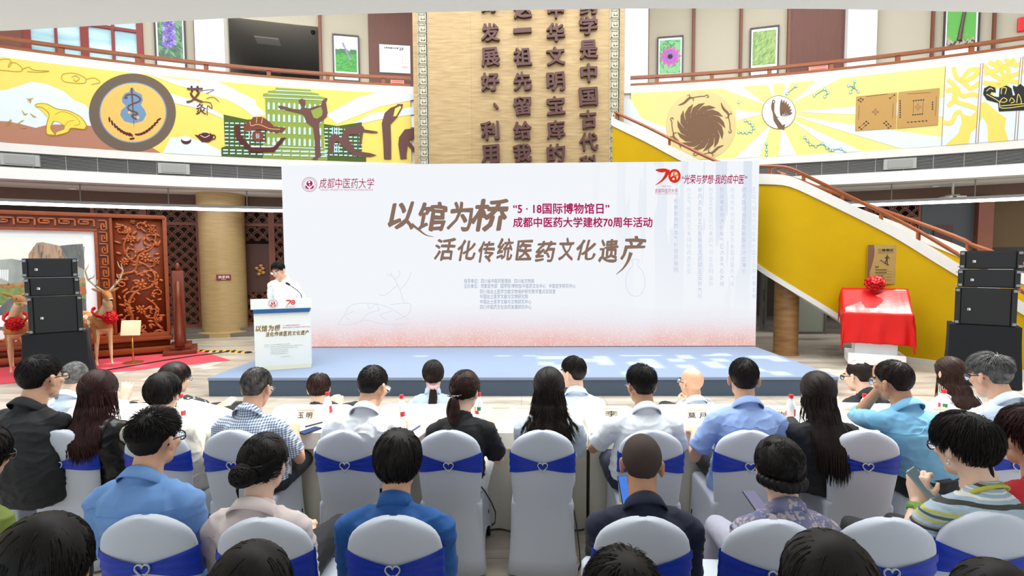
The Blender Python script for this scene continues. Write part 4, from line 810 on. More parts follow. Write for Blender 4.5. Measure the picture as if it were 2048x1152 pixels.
# smooth heights a little
def sm(v,n=2):
    for _ in range(n): v=[v[0]]+[(v[i-1]+2*v[i]+v[i+1])/4 for i in range(1,len(v)-1)]+[v[-1]]
    return v
zt=sm([s[2] for s in ST]); zb=sm([s[3] for s in ST],1); ST=[(s[0],s[1],a,b) for s,a,b in zip(ST,zt,zb)]
M_yel=mat('stair_yellow','#bd9700',.6,noise_=.08,nscale=2,spec=.15); 
def strip(mb,d0,d1,z0f,z1f,rng=None):
    rg_=[]
    for p,nr,a,b in ST:
        A=p+nr*d0; B=p+nr*d1; z0,z1=z0f(a,b),z1f(a,b); rg_.append([Vector((A.x,A.y,z0)),Vector((A.x,A.y,z1)),Vector((B.x,B.y,z1)),Vector((B.x,B.y,z0))])
    mb.loft(rg_)
def stair_side(d,label,low,tag_):
    mb=MB(); strip(mb,d,d+.14,(lambda a,b:b+.02) if low else (lambda a,b:a-1.1),lambda a,b:a-.1); w=smooth_by_angle(mb.build('wall_stair_'+tag_,M_yel),30); struct(w)
    mb=MB(); strip(mb,d-.03,d+.17,lambda a,b:a-.21,lambda a,b:a); 
    if low: strip(mb,d-.03,d+.17,lambda a,b:b,lambda a,b:b+.12)
    struct(smooth_by_angle(mb.build('trim_stair_coping_'+tag_,M_coping),30))
    k_=min(20,len(ST)-1); o=Vector((ST[k_][0].x,ST[k_][0].y,ST[k_][2])); t=thing('stair_handrail',label,'handrail',o)
    def loc(v): return Vector(v)-o
    mb=MB(); mb.tube([loc(((p+nr*(d+.07)).x,(p+nr*(d+.07)).y,a+.165)) for p,nr,a,b in ST],(.045,.035),8); mb.build('rail',mat('stair_rail_wood','#8d4512',.35,noise_=.25,nscale=5),t,smooth=True)
    for i in range(1,len(ST),5):
        p,nr,a,b=ST[i]; q=p+nr*(d+.07); mb=MB(); mb.box(loc((q.x,q.y,a+.07)),(.05,.05,.16)); mb.build('post',mat('stair_rail_wood','#8d4512'),t)
stair_side(0,'brown wooden handrail on the near side of the yellow stairs, beside the big display',True,'front')
# far side of the flight: offset outward, heights measured along its own coping
FT=ST; rearT=[(1560,362),(1640,390),(1688,406),(1760,433),(1820,453),(1882,484),(1945,506),(2048,546),(2120,574)]
ST=[]
for i,(p,nr,a,b) in enumerate(FT):
    if i<13: continue
    q=p+nr*1.7; px=proj((q.x,q.y,2))[0]; ST.append((p,nr,max(.4,at(px,lerpt(rearT,px),q.y).z),b))
zs_=sm([s_[2] for s_ in ST],2); ST=[(s_[0],s_[1],z_,s_[3]) for s_,z_ in zip(ST,zs_)]
ST=ST+[] if len(ST)>20 else ST+[ST[-1]]*(21-len(ST))
stair_side(1.7,'brown wooden handrail on the far side of the yellow stairs, by the lattice',False,'rear')
ST=FT
# wooden way sign on the stair wall
wp=Vector((7.03,9.68)); best=min(range(len(plan)),key=lambda i:(plan[i]-wp).length); tdir=(plan[min(best+1,len(plan)-1)]-plan[max(best-1,0)]).normalized(); wp=plan[best]-ST[best][1]*.03
zc_=at(proj((wp.x,wp.y,2))[0],529,wp.y).z; wS,hS=.50,.76
t=thing('wayfinding_sign','wooden 2F direction sign with a stair climbing figure on the yellow stair wall','sign',(wp.x,wp.y,zc_),math.atan2(tdir.y,tdir.x)*.6)
mb=MB(); mb.box((0,0,0),(wS,.03,hS),bev=.004); mb.build('board',mat('sign_wood','#a98848',.5,noise_=.12,nscale=6),t)
mb=MB(); fn=lambda x,y,h:Vector((x*wS,-.0165-h,-y*hS)); L_=[(-.5,-.5),(-.3,-.5),(-.27,-.36),(-.28,-.2),(-.36,.05),(-.42,.2),(-.42,.4),(-.4,.5),(-.5,.5)]
q=[fn(x,y,0) for x,y in L_]; [mb.add([q[i] for i in tr],[(0,1,2)],0) for tr in tessellate_polygon([[Vector((p_[0],p_[2],0)) for p_ in q]])]
fs=lambda x,y,h:fn(x,y,.001)
put_text(mb,'二楼展区',fs,-.16,-.40,.38,-.33,mi=1,bold=.02); put_text(mb,'2F',fs,-.24,.04,-.1,.09,mi=1,bold=.01)
for i,w_ in enumerate((.42,.40,.28,.34)):
    y=.14+i*.075
    for k in range(int(w_/.04)): x=-.22+k*.04; mb.add([fs(x,y-.018,0),fs(x+.03,y-.018,0),fs(x+.03,y+.006,0),fs(x,y+.006,0)],[(0,1,2,3)],1)
    mb.add([fs(-.22,y+.026,0),fs(.34,y+.026,0),fs(.34,y+.031,0),fs(-.22,y+.031,0)],[(0,1,2,3)],1)
mb.add([fs(-.16,-.3,0),fs(.38,-.3,0),fs(.38,-.292,0),fs(-.16,-.292,0)],[(0,1,2,3)],1)
disc(.17,-.235,.022,None,fs,mb,12,1,.016)
for pts,w_ in (([(.17,-.21),(.16,-.12)],.06),([(.15,-.2),(.1,-.16),(.08,-.17)],.02),([(.19,-.2),(.24,-.17),(.25,-.13)],.02),([(.15,-.12),(.12,-.07),(.1,-.02)],.03),([(.17,-.12),(.18,-.06),(.18,0)],.03),([(-.08,-.1),(.0,-.1),(.0,-.07),(.07,-.07),(.07,-.03),(.15,-.03),(.15,.01),(.24,.01)],.022)): stroke(pts,w_,None,fs,mb,k=1,gidx=1)
mb.build('lettering',[mat('sign_brown','#6f4a35',.5),mat('sign_ink','#2c2417',.5)],t)
mb=MB()
for i in range(len(ST)-1):
    p,nr,a,b=ST[i]; p2,nr2,a2,b2=ST[i+1]; z=(a+a2)/2-1.0
    if z<.1: continue
    A,B,D,E=p+nr*.14,p2+nr2*.14,p2+nr2*1.7,p+nr*1.7
    mb.hexa([(A.x,A.y,z-.3),(B.x,B.y,z-.3),(D.x,D.y,z-.3),(E.x,E.y,z-.3),(A.x,A.y,z),(B.x,B.y,z),(D.x,D.y,z),(E.x,E.y,z)])
struct(mb.build('floor_stair_flight',M_coping))
mb=MB(); cc2=(5.62,10.45); mb.lathe([(.235,0),(.235,1.72)],(cc2[0],cc2[1],0),32); mb.lathe([(0,0),(.26,0),(.26,.03),(.235,.04)],(cc2[0],cc2[1],0),32); struct(smooth_by_angle(mb.build('column_under_stairs',mat('column_wood','#9c7444',.5,noise_=.3,nscale=3,stretch=(1,1,5),c2='#7c5730')),40))
# exhibit boards under the stairs
def under(px0,px1,py0,py1,Y,label,cols_):
    a=at(px0,py1,Y); b=at(px1,py0,Y); w=b.x-a.x; h=b.z-a.z; t=thing('exhibit_board',label,'display board',((a.x+b.x)/2,Y,a.z)); mb=MB()
    for x in (-w/2+.03,w/2-.03): mb.box((x,0,h/2),(.06,.06,h))
    for z in (.03,h-.03): mb.box((0,0,z),(w-.12,.06,.06))
    mb.build('frame',mat('board_frame','#8d9093',.3,.6),t); mb=MB(); mb.box((0,.01,h/2),(w-.1,.02,h-.1),0); 
    for i,(u0,u1,v0,v1) in enumerate(cols_): mb.quad(*[(-w/2+u*w,-.003,v*h) for u,v in ((u0,v0),(u1,v0),(u1,v1),(u0,v1))],1+i%2)
    mb.build('printed_panel',[mat('board_pale','#b9c0b4',.4),mat('board_green','#5d8a3c',.5),mat('board_ochre','#8f8a3f',.5)],t)
under(1519,1534,545,660,12.3,'narrow pale exhibit board just left of the wooden column under the stairs',[(.2,.8,.5,.7),(.2,.8,.1,.4)])
under(1582,1655,552,668,12.3,'wide pale exhibit board with a green heading right of the wooden column under the stairs',[(.12,.5,.72,.86)])
# ================================================================== CARVED WOODEN SCREEN with landscape painting
S0=onz(360,704,0); S0.z=0; SA=R(33); SD=Vector((math.cos(SA),math.sin(SA),0)); SN=Vector((math.sin(SA),-math.cos(SA),0))
def scr(px,py):
    d=ray(px,py); q=Vector((0,0,0))-S0; t=(S0-EYE).dot(SN)/d.dot(SN); p=EYE+d*t; return (p-S0).dot(SD),p.z
zs=lambda x,y: scr(x/2.505,300+y/2.505)
t=thing('carved_screen','huge carved reddish wooden screen holding a mountain landscape painting, behind the two deer','screen',S0,SA)
M_red=mat('carved_red_wood','#8e3f12',.33,noise_=.25,nscale=5,stretch=(1,1,3)); M_red2=mat('carved_red_wood_light','#a9541f',.33,noise_=.2,nscale=6); M_redd=mat('carved_red_wood_ground','#6c2a0c',.45)
ux0=zs(838,600)[0]; ux1=zs(575,600)[0]; ux2=zs(497,600)[0]; LX=-5.2
ZTOP=zs(838,338)[1]; zP1=zs(700,352)[1]; zP0=zs(700,912)[1]; zM=zs(400,395)[1]
def sbx(mb,u0,u1,z0,z1,y0,y1,mi=None,bev=0): mb.box(((u0+u1)/2,(y0+y1)/2,(z0+z1)/2),(abs(u1-u0),abs(y1-y0),abs(z1-z0)),mi,bev=bev)
mb=MB(); sbx(mb,LX,ux0,ZTOP-.05,ZTOP+.03,-.09,.09,bev=.015); sbx(mb,ux0-.05,ux0+.02,.3,ZTOP,-.07,.07,bev=.01); sbx(mb,ux1-.05,ux1+.0,.5,ZTOP-.05,-.07,.05,bev=.01); sbx(mb,ux2-.05,ux2+.01,.5,zM,-.07,.05,bev=.01); sbx(mb,LX,ux0,zP0-.14,zP0-.02,-.09,.09,bev=.015); sbx(mb,LX,ux2,zM-.05,zM,-.08,.05,bev=.01); sbx(mb,LX,ux0+.05,.32,.4,-.1,.1,bev=.015); sbx(mb,LX,ux0+.05,.06,.18,-.12,.12,bev=.015); sbx(mb,LX,ux0,.0,ZTOP,.03,.07)
smooth_by_angle(mb.build('frame',M_red,t),30)
def fret(mb,u0,u1,z0,z1,vert,cell):
    def ln(a,b,c,d): th=.028; mb.box(((a+c)/2,-.05,(b+d)/2),(abs(c-a)+th,.05,abs(d-b)+th))
    P=[(.05,.05),(.95,.05),(.95,.85),(.3,.85),(.3,.35),(.65,.35),(.65,.6)]
    if vert:
        z=z1; w=u1-u0
        while z-cell>z0:
            for i in range(len(P)-1): ln(u0+P[i][0]*w,z-P[i][1]*cell,u0+P[i+1][0]*w,z-P[i+1][1]*cell)
            z-=cell
    else:
        u=u1; h=z1-z0
        while u-cell>u0:
            for i in range(len(P)-1): ln(u-P[i][1]*cell,z0+P[i][0]*h,u-P[i+1][1]*cell,z0+P[i+1][0]*h)
            u-=cell
mb=MB(); sbx(mb,ux2+.01,ux1-.05,zP0,zM+.02,-.03,0,1); mb.mi=0; fret(mb,ux2+.04,ux1-.09,zP0+.03,ZTOP-.1,True,(ux1-ux2)*.95); mb.build('fret_strip',[M_red2,M_redd],t)
mb=MB(); sbx(mb,LX,ux1-.05,zM,ZTOP-.05,-.03,0,1); mb.mi=0; fret(mb,LX+.05,ux2-.02,zM+.06,ZTOP-.1,False,.3); mb.build('fret_strip',[M_red2,M_redd],t)
# floral relief
mb=MB(); sbx(mb,ux1,ux0-.05,zP0-.02,ZTOP-.05,-.02,.0,1); mb.mi=0
pw=ux0-.05-ux1; ph=ZTOP-.05-zP0; rg=random.Random(11)
def vine(pts,r): mb.tube([(ux1+u*pw,-.03-.012*math.sin(i*.9),zP0+v*ph) for i,(u,v) in enumerate(catm(pts,5) if False else [tuple(q) for q in catm(pts,6)])],[r*(1-.55*i/(len(pts)*6)) for i in range((len(pts)-1)*6+1)],6)
def spiral(cu,cv,r,a0,turns,dr,rad=.026):
    pts=[]; n=12
    for i in range(n): f=i/(n-1); rr=r*(1-.85*f); a=a0+dr*turns*2*math.pi*f; pts.append((cu+rr*math.cos(a)/pw*ph*.0+rr*math.cos(a),cv+rr*math.sin(a)*pw/ph))
    vine(pts,rad)
def flower(u,v,s,n=7):
    x,z=ux1+u*pw,zP0+v*ph
    for k in range(n):
        a=2*math.pi*k/n+rg.random()*.3; mb.ell((x+s*.62*math.cos(a),-.04,z+s*.62*math.sin(a)),(s*.46,.03,s*.26),8,5,rot=Matrix.Rotation(-a,3,'Y'))
    mb.ell((x,-.06,z),(s*.3,.03,s*.3),8,5)
vine([(.15,.02),(.3,.12),(.25,.25),(.4,.36),(.7,.4),(.8,.5),(.6,.6),(.35,.63),(.2,.75),(.35,.9)],.034); vine([(.9,.02),(.75,.1),(.8,.22),(.6,.3)],.03); vine([(.05,.5),(.2,.52),(.4,.55),(.5,.68),(.75,.74),(.85,.86),(.7,.95)],.032)
for s in ((.3,.3,.2,.5,1.1,1),(.72,.48,.2,2.5,1.1,-1),(.3,.7,.18,4,1.1,1),(.75,.8,.19,1,1.2,1),(.25,.13,.16,0,1.1,-1),(.72,.17,.18,3,1.2,1),(.15,.9,.13,2,1.1,-1),(.55,.93,.12,0,1,1),(.15,.43,.12,1,1,1),(.85,.34,.13,4,1,-1),(.5,.05,.13,2,1,1)): spiral(*s)
for f in ((.62,.66,.11),(.5,.42,.12),(.2,.62,.08),(.78,.9,.08),(.35,.82,.085),(.5,.2,.1),(.83,.62,.07),(.22,.2,.07),(.82,.1,.07),(.4,.97,.05)): flower(*f)
for _ in range(90):
    u,v=rg.uniform(.06,.94),rg.uniform(.03,.97); a=rg.uniform(0,6.28); mb.ell((ux1+u*pw,-.035,zP0+v*ph),(rg.uniform(.05,.085),.02,rg.uniform(.02,.032)),7,4,rot=Matrix.Rotation(a,3,'Y'))
mb.build('floral_panel',[M_red2,M_redd],t,smooth=True)
# lower scroll band
mb=MB(); sbx(mb,LX,ux0-.02,.18,.32,-.02,.0,1); sbx(mb,LX,ux0-.02,.4,zP0-.14,-.02,0,1); mb.mi=0; u=ux0-.35
while u>LX+.3:
    for s in (-1,1):
        P=[]; 
        for i in range(16): f=i/15; rr=.1*(1-.8*f); P.append((u+s*.13+s*rr*math.cos(-.5+f*6.5),-.04,.47+rr*.85*math.sin(-.5+f*6.5)))
        mb.tube(P,.02,6); mb.tube([(u+s*.02,-.04,.42),(u+s*.2,-.04,.56),(u+s*.28,-.04,.45)],.016,6)
    u-=.62
mb.build('scroll_band',[M_red2,M_redd],t,smooth=True)
# end post, bracket and foot
mb=MB(); sbx(mb,ux0+.08,ux0+.3,.12,zs(880,605)[1],-.12,.12,bev=.02); mb.ell(((ux0+.19),0,zs(880,605)[1]+.08),(.05,.05,.1)); smooth_by_angle(mb.build('end_post',M_redd,t),30)
mb=MB(); sbx(mb,ux0-.12,ux0+.5,0,.1,-.5,.5,bev=.02); sbx(mb,ux0+.0,ux0+.4,.1,.2,-.38,.38,bev=.02); smooth_by_angle(mb.build('foot',M_redd,t),30)
mb=MB()
for s in (-1,1): mb.tube([(ux0+.19,s*.14,1.6),(ux0+.19,s*.2,1.2),(ux0+.19,s*.22,.8),(ux0+.19,s*.32,.45),(ux0+.19,s*.42,.18)],[(.09,.05)]*2+[(.09,.07)]*2+[(.1,.09)],8)
mb.build('bracket',M_redd,t,smooth=True)
# the painting in the screen
mb=MB(); fz=lambda x,y,d=0: (zs(x,y)[0],-.012-d,zs(x,y)[1])
def pp(pts,mi,d): 
    q=[fz(x,y,d) for x,y in pts]; 
    for tr in tessellate_polygon([[Vector((a[0],a[2],0)) for a in q]]): mb.add([q[i] for i in tr],[(0,1,2)],mi)
zl=zs(300,900)[1]
mb.quad((LX,-.012,zP0-.02),(ux2-.05,-.012,zP0-.02),(ux2-.05,-.012,zM-.05),(LX,-.012,zM-.05),0)
pp([(-900,420),(418,432),(440,900),(-900,900)],1,.002)
pp([(145,520),(185,465),(215,462),(300,480),(345,475),(415,470),(425,560),(420,620),(140,580)],2,.004); pp([(300,480),(345,475),(415,470),(425,600),(350,560)],3,.006)
pp([(-600,600),(-200,540),(0,550),(60,545),(120,555),(420,600),(430,700),(-600,720)],4,.005); [pp([(2+i*9,600),(8+i*9,599),(7+i*9,640+i*4),(1+i*9,645+i*3)],5,.008) for i in range(5)]; pass
pp([(-600,660),(0,672),(110,665),(428,640),(432,720),(-600,760)],6,.007); pp([(-600,690),(0,690),(120,682),(430,668),(432,760),(-600,800)],7,.009); pp([(-600,800),(0,790),(40,750),(120,715),(430,745),(440,900),(-600,900)],3,.011); pp([(380,690),(430,680),(435,720),(395,725)],8,.012); pp([(-300,840),(0,830),(60,815),(130,830),(110,880),(-300,900)],5,.013)
rg=random.Random(4)
for k in range(26):
    x=150+rg.random()*270; y=470+rg.random()*70; pp([(x,y),(x+5,y),(x-4+rg.random()*16,y+50)],3 if k%2 else 9,.010)
for k in range(60):
    x=rg.uniform(-500,120); y=rg.uniform(668,700); r=rg.uniform(4,10); pp([(x-r,y+r*.6),(x,y-r),(x+r,y+r*.6)],8 if k%3 else 7,.012)
mb.build('landscape_painting',[mat('paint_mount','#eceff1',.7),mat('paint_sky','#e9e2cf',.7,noise_=.1,nscale=1.2,c2='#d8e1e6'),mat('paint_rock','#b9987a',.7,noise_=.4,nscale=7,stretch=(1,1,.25),c2='#8c7868'),mat('paint_stone','#6d7474',.7,noise_=.4,nscale=6,stretch=(1,1,.4)),mat('paint_cliff','#aab0a8',.7,noise_=.35,nscale=3,stretch=(1,1,.4),c2='#838b86'),mat('paint_water','#eef3f4',.6),mat('paint_autumn','#b88a56',.7,noise_=.4,nscale=12),mat('paint_meadow','#7f9a58',.7,noise_=.4,nscale=8),mat('paint_redleaf','#b2603e',.7),mat('paint_shade','#8b6f58',.7)],t)
# ================================================================== RED CARPET, CABLES
def floorpoly(pts,name,m,z,label,cat,th=.006):
    q=[onz(x,y,0) for x,y in pts]; mb=MB(); n=len(q); vs=[(p.x,p.y,z) for p in q]+[(p.x,p.y,z+th) for p in q]
    mb.add(vs,[tuple(range(n-1,-1,-1)),tuple(range(n,2*n))]+[(i,(i+1)%n,n+(i+1)%n,n+i) for i in range(n)]); o=mb.build(name,m); return tag(o,label,cat)
floorpoly([(461,721),(383,697),(60,693),(-260,720),(-330,800),(0,769),(211,747)],'red_carpet',mat('carpet_red','#d24552',.95,noise_=.1,nscale=150),.001,'pinkish red carpet on the floor under the deer and the carved screen','carpet')
def cable(pts,name,label,r=.012,m=None,z=None):
    mb=MB(); mb.tube([Vector((p.x,p.y,(z or r)+.008)) for p in [onz(x,y,0) for x,y in pts]],r,6); tag(mb.build(name,m or mat('cable_black','#18181a',.5),smooth=True),label,'cable')
cable([(150,752),(211,742),(260,734),(330,722),(390,713),(440,707),(470,702)],'floor_cable','black cable running across the red carpet in front of the gold sign stand')
q=[onz(x,y,0) for x,y in ((386,700),(420,704),(460,703),(500,706))]; mb=MB()
for i in range(3):
    n_=6
    for k in range(n_):
        a=q[i].lerp(q[i+1],k/n_); b=q[i].lerp(q[i+1],(k+1)/n_); d=(b-a).normalized(); e=Vector((-d.y,d.x,0))*.07
        mb.hexa([a-e,b-e+d*.0,b+e,a+e,a-e*.5+Vector((0,0,.03)),b-e*.5+Vector((0,0,.03)),b+e*.5+Vector((0,0,.03)),a+e*.5+Vector((0,0,.03))],k%2)
tag(mb.build('cable_protector',[mat('protector_yellow','#d9a514',.6),mat('protector_black','#1d1c1b',.6)]),'yellow and black striped cable protector on the floor behind the lectern','cable protector')
# gold sign stand
p=onz(267,726,0); t=thing('sign_stand','slim gold floor stand with a small cream plate in front of the carved screen','sign stand',(p.x,p.y,.007),.12); Mg=mat('brass_gold','#c79a4b',.3,.8)
mb=MB(); mb.lathe([(0,0),(.17,0),(.17,.015),(.03,.03),(0,.03)],n=28); mb.build('base',Mg,t,smooth=False); mb=MB(); mb.tube([(0,0,.02),(0,0,.58)],.016,10); mb.build('pole',Mg,t,smooth=True)
mb=MB(); mb.hexa([(-.19,-.05,.56),(.17,-.05,.56),(.17,-.03,.56),(-.19,-.03,.56),(-.22,.05,.85),(.14,.05,.85),(.14,.07,.85),(-.22,.07,.85)]); mb.build('plate',mat('stand_plate','#f0e3bd',.4),t)
# ================================================================== SPEAKER STACKS
M_spk=mat('speaker_black','#0c0d0f',.6,bump=.15,bscale=200); M_grl=mat('speaker_grille','#101114',.8,bump=.4,bscale=420,bdist=.003); M_met=mat('speaker_metal','#8b8d90',.35,.8)
def speaker(cx,y,z,w,h,label,rz=0,n=1):
    t=thing('loudspeaker',label,'loudspeaker',(cx,y,z),rz,None); d=.45
    mb=MB(); mb.hexa([(-w/2,.03,0),(w/2,.03,0),(w/2-.1,d,.03),(-w/2+.1,d,.03),(-w/2,.03,h),(w/2,.03,h),(w/2-.1,d,h-.03),(-w/2+.1,d,h-.03)]); mb.build('cabinet',M_spk,t)
    mb=MB(); mb.box((0,.02,h/2),(w-.13,.05,h-.03),bev=.006); mb.build('grille',M_grl,t)
    for s in (-1,1):
        mb=MB(); mb.box((s*(w/2-.025),.02,h/2),(.06,.08,h-.01),bev=.006); 
        for zz in (.04,h-.04): mb.box((s*(w/2-.02),-.025,zz),(.045,.02,.04),1,bev=.004); mb.tube([(s*(w/2+.01),-.01,zz),(s*(w/2+.03),-.01,zz)],.012,8,1)
        mb.build('rigging_bracket',[M_spk,M_met],t)
    mb=MB(); mb.box((-w/2+.16,-.008,h*.42),(.035,.006,.035)); mb.box((-w/2+.155,-.012,h*.42),(.012,.004,.02),1); mb.build('badge',[mat('badge_white','#d8dad8',.4),M_spk],t)
def draped(cx,y,w,d,h,label,rz=0,flare=.05,seed=0):
    t=thing('draped_table',label,'table',(cx,y,0),rz); N=120; rings=[]; 
    per=[]
    for i in range(N):
        f=i/N*2*(w+d)
        if f<w: per.append((-w/2+f,0,0,-1))
        elif f<w+d: per.append((w/2,f-w,1,0))
        elif f<2*w+d: per.append((w/2-(f-w-d),d,0,1))
        else: per.append((-w/2,d-(f-2*w-d),-1,0))
    for k,z in enumerate((h,h-.02,h*.8,h*.55,h*.3,.012)):
        fr=(h-z)/h; r=[]
        for i,(x,yy,nx,ny) in enumerate(per):
            wv=fr*(.035*noise.noise(Vector((i*.22,fr*1.5,seed)))+.03*math.sin(i*.55+seed)*noise.noise(Vector((i*.1,seed,3)))+flare*fr); r.append(Vector((x+nx*wv,yy+ny*wv,z)))
        rings.append(r)
    mb=MB(); mb.loft(rings); smooth_by_angle(mb.build('black_cloth',mat('cloth_black','#0a0c11',.95,bump=.3,bscale=6),t),50)
    return t
A_l=R(36); A_r=R(-37)
draped(-7.80,8.0,.8,.55,.845,'black draped table under the left loudspeaker stack, by the antlered deer',A_l,.07,1)
for z,h,dx,l in ((.85,.615,0,'tall black loudspeaker at the bottom of the left stack, on the draped table'),(1.47,.305,-.03,'slim black loudspeaker in the middle of the left stack between the deer'),(1.78,.315,-.05,'slim black loudspeaker on top of the left stack, before the landscape painting')): speaker(-7.78+dx,8.02,z,.66,h,l,A_l)
draped(7.22,7.72,.82,.55,.955,'black draped table under the right loudspeaker stack, against the yellow stairs',A_r,.04,5)
for z,h,dx,l in ((.96,.585,0,'tall black loudspeaker at the bottom of the right stack, on the draped table'),(1.55,.285,.03,'slim black loudspeaker in the middle of the right stack by the yellow stairs'),(1.84,.285,.05,'slim black loudspeaker on top of the right stack, overlapping the stair coping')): speaker(7.23+dx,7.74,z,.69,h,l,A_r)
# ================================================================== RED COVERED PLAQUE STAND
M_sat=mat('red_satin','#c9100a',.4,bump=.25,bscale=5,spec=.35)
p=onz(1735,722,0); t=thing('display_pedestal','white wheeled pedestal standing under the red cloth in front of the yellow stairs','pedestal',(6.46,8.95,0),-.48)
Mp=mat('pedestal_white','#e9e8ea',.45)
mb=MB(); mb.box((0,.3,.17),(.86,.62,.2),bev=.01); mb.build('base',Mp,t); mb=MB(); mb.box((0,.32,.62),(.64,.45,.72),bev=.006); mb.build('column_box',Mp,t)
for sx in (-.36,.36):
    for sy in (.08,.52):
        mb=MB(); mb.lathe([(0,-.015),(.033,-.015),(.033,.015),(0,.015)],n=14); mb.v=[(sx+z,sy+x,.034+y) for x,y,z in mb.v]; mb.box((sx,sy,.062),(.03,.03,.016)); mb.build('caster',mat('caster_black','#1a1a1a',.5),t)
mb=MB(); mb.hexa([(-.44,.03,.94),(.44,.03,.94),(.44,.54,.98),(-.44,.54,.98),(-.48,.05,.98),(.48,.05,.98),(.48,.5,1.39),(-.48,.5,1.39)]); mb.build('sloping_top',Mp,t)
# cloth: over the sloping board, hanging at front, back and sides
def redcloth():
    mb=MB(); nu,nv=44,40; vs=[]; hw=.51
    for i in range(nu+1):
        u=-1.22+2.44*i/nu   # across, with side overhang
        for j in range(nv+1):
            v=j/nv          # 0 back hem .. 1 front hem
            if v<.2: y=.56-.02*(v/.2); z=.95+(1.43-.95)*(v/.2)
            elif v<.55: f=(v-.2)/.35; y=.52-.50*f; z=1.43-.43*f-.03*math.sin(f*math.pi)
            else: f=(v-.55)/.45; y=.01-.03*f; z=1.0-.55*f
            x=max(-1,min(1,u))*hw; over=max(0,abs(u)-1)*hw*2.2
            if over>0: z-=over*(1.0 if v>.2 else .8); x+=math.copysign(.05*over/.3,u)
            corner=max(0,abs(u)-.85)*max(0,v-.6)*1.2
            z-=corner*.35
            w_=.014*noise.noise(Vector((u*5,v*3,1)))+(.03*math.sin(u*9+2)*max(0,v-.55)/.45*.7 if abs(u)<=1.05 else .02*math.sin(v*18))
            vs.append((x,y-w_-.02*(v>.5),max(z,.3)+.006*noise.noise(Vector((u*7,v*7,4)))))
    fs=[(i*(nv+1)+j,(i+1)*(nv+1)+j,(i+1)*(nv+1)+j+1,i*(nv+1)+j+1) for i in range(nu) for j in range(nv)]
    mb.add(vs,fs); o=mb.build('draped_cloth',M_sat,smooth=True); o.location=(6.46,8.95,.02); o.rotation_euler=(0,0,-.48); md=o.modifiers.new('s','SOLIDIFY'); md.thickness=.005
    tag(o,'shiny red satin cloth draped over the white pedestal by the yellow stairs','cloth')
redcloth()
def rosette(loc,r,label,rz=0,tilt=0,band=None,seed=0):
    rg=random.Random(seed); t=thing('ribbon_rosette',label,'rosette',loc,rz); mb=MB()
    for lay,(n,rr,h) in enumerate(((11,1.0,.12),(9,.72,.3),(6,.42,.45))):
        for k in range(n):
            a=2*math.pi*(k+.5*lay)/n+rg.uniform(-.1,.1); c=Vector((math.cos(a),0,math.sin(a))); s=Vector((-math.sin(a),0,math.cos(a))); w=r*.34; P=[]
            for q in range(9):
                f=q/8; ang=f*math.pi*1.25; rad=r*rr*(.35+.65*math.sin(min(ang,math.pi))) ; y=-r*h-r*.35*(1-math.cos(ang))*.5+ (.1*r*rg.random())
                P.append((c*rad*(.6+.4*f)+Vector((0,y,0))))
            vs=[]
            for i,pq in enumerate(P): ww=w*(.5+.5*math.sin(math.pi*i/8)); vs+=[tuple(pq-s*ww),tuple(pq+s*ww+c*.06*r)]
            mb.add(vs,[(2*i,2*i+1,2*i+3,2*i+2) for i in range(8)])
    mb.ell((0,-r*.5,0),(r*.3,r*.3,r*.3),10,7)
    if tilt: Q=Matrix.Rotation(tilt,3,'X'); mb.v=[tuple(Q@Vector(v)) for v in mb.v]
    o=mb.build('bow',mat('ribbon_red','#b3060d',.5,spec=.25),t,smooth=True); md=o.modifiers.new('s','SOLIDIFY'); md.thickness=.004
    if band: mb=MB(); mb.tube(band,(.02,.035),6); mb.build('band',mat('ribbon_red','#c8101a'),t,smooth=True)
    return t
rosette((6.67,9.36,1.52),.2,'red ribbon rosette on top of the red draped plaque',-.48,R(-35),seed=3)
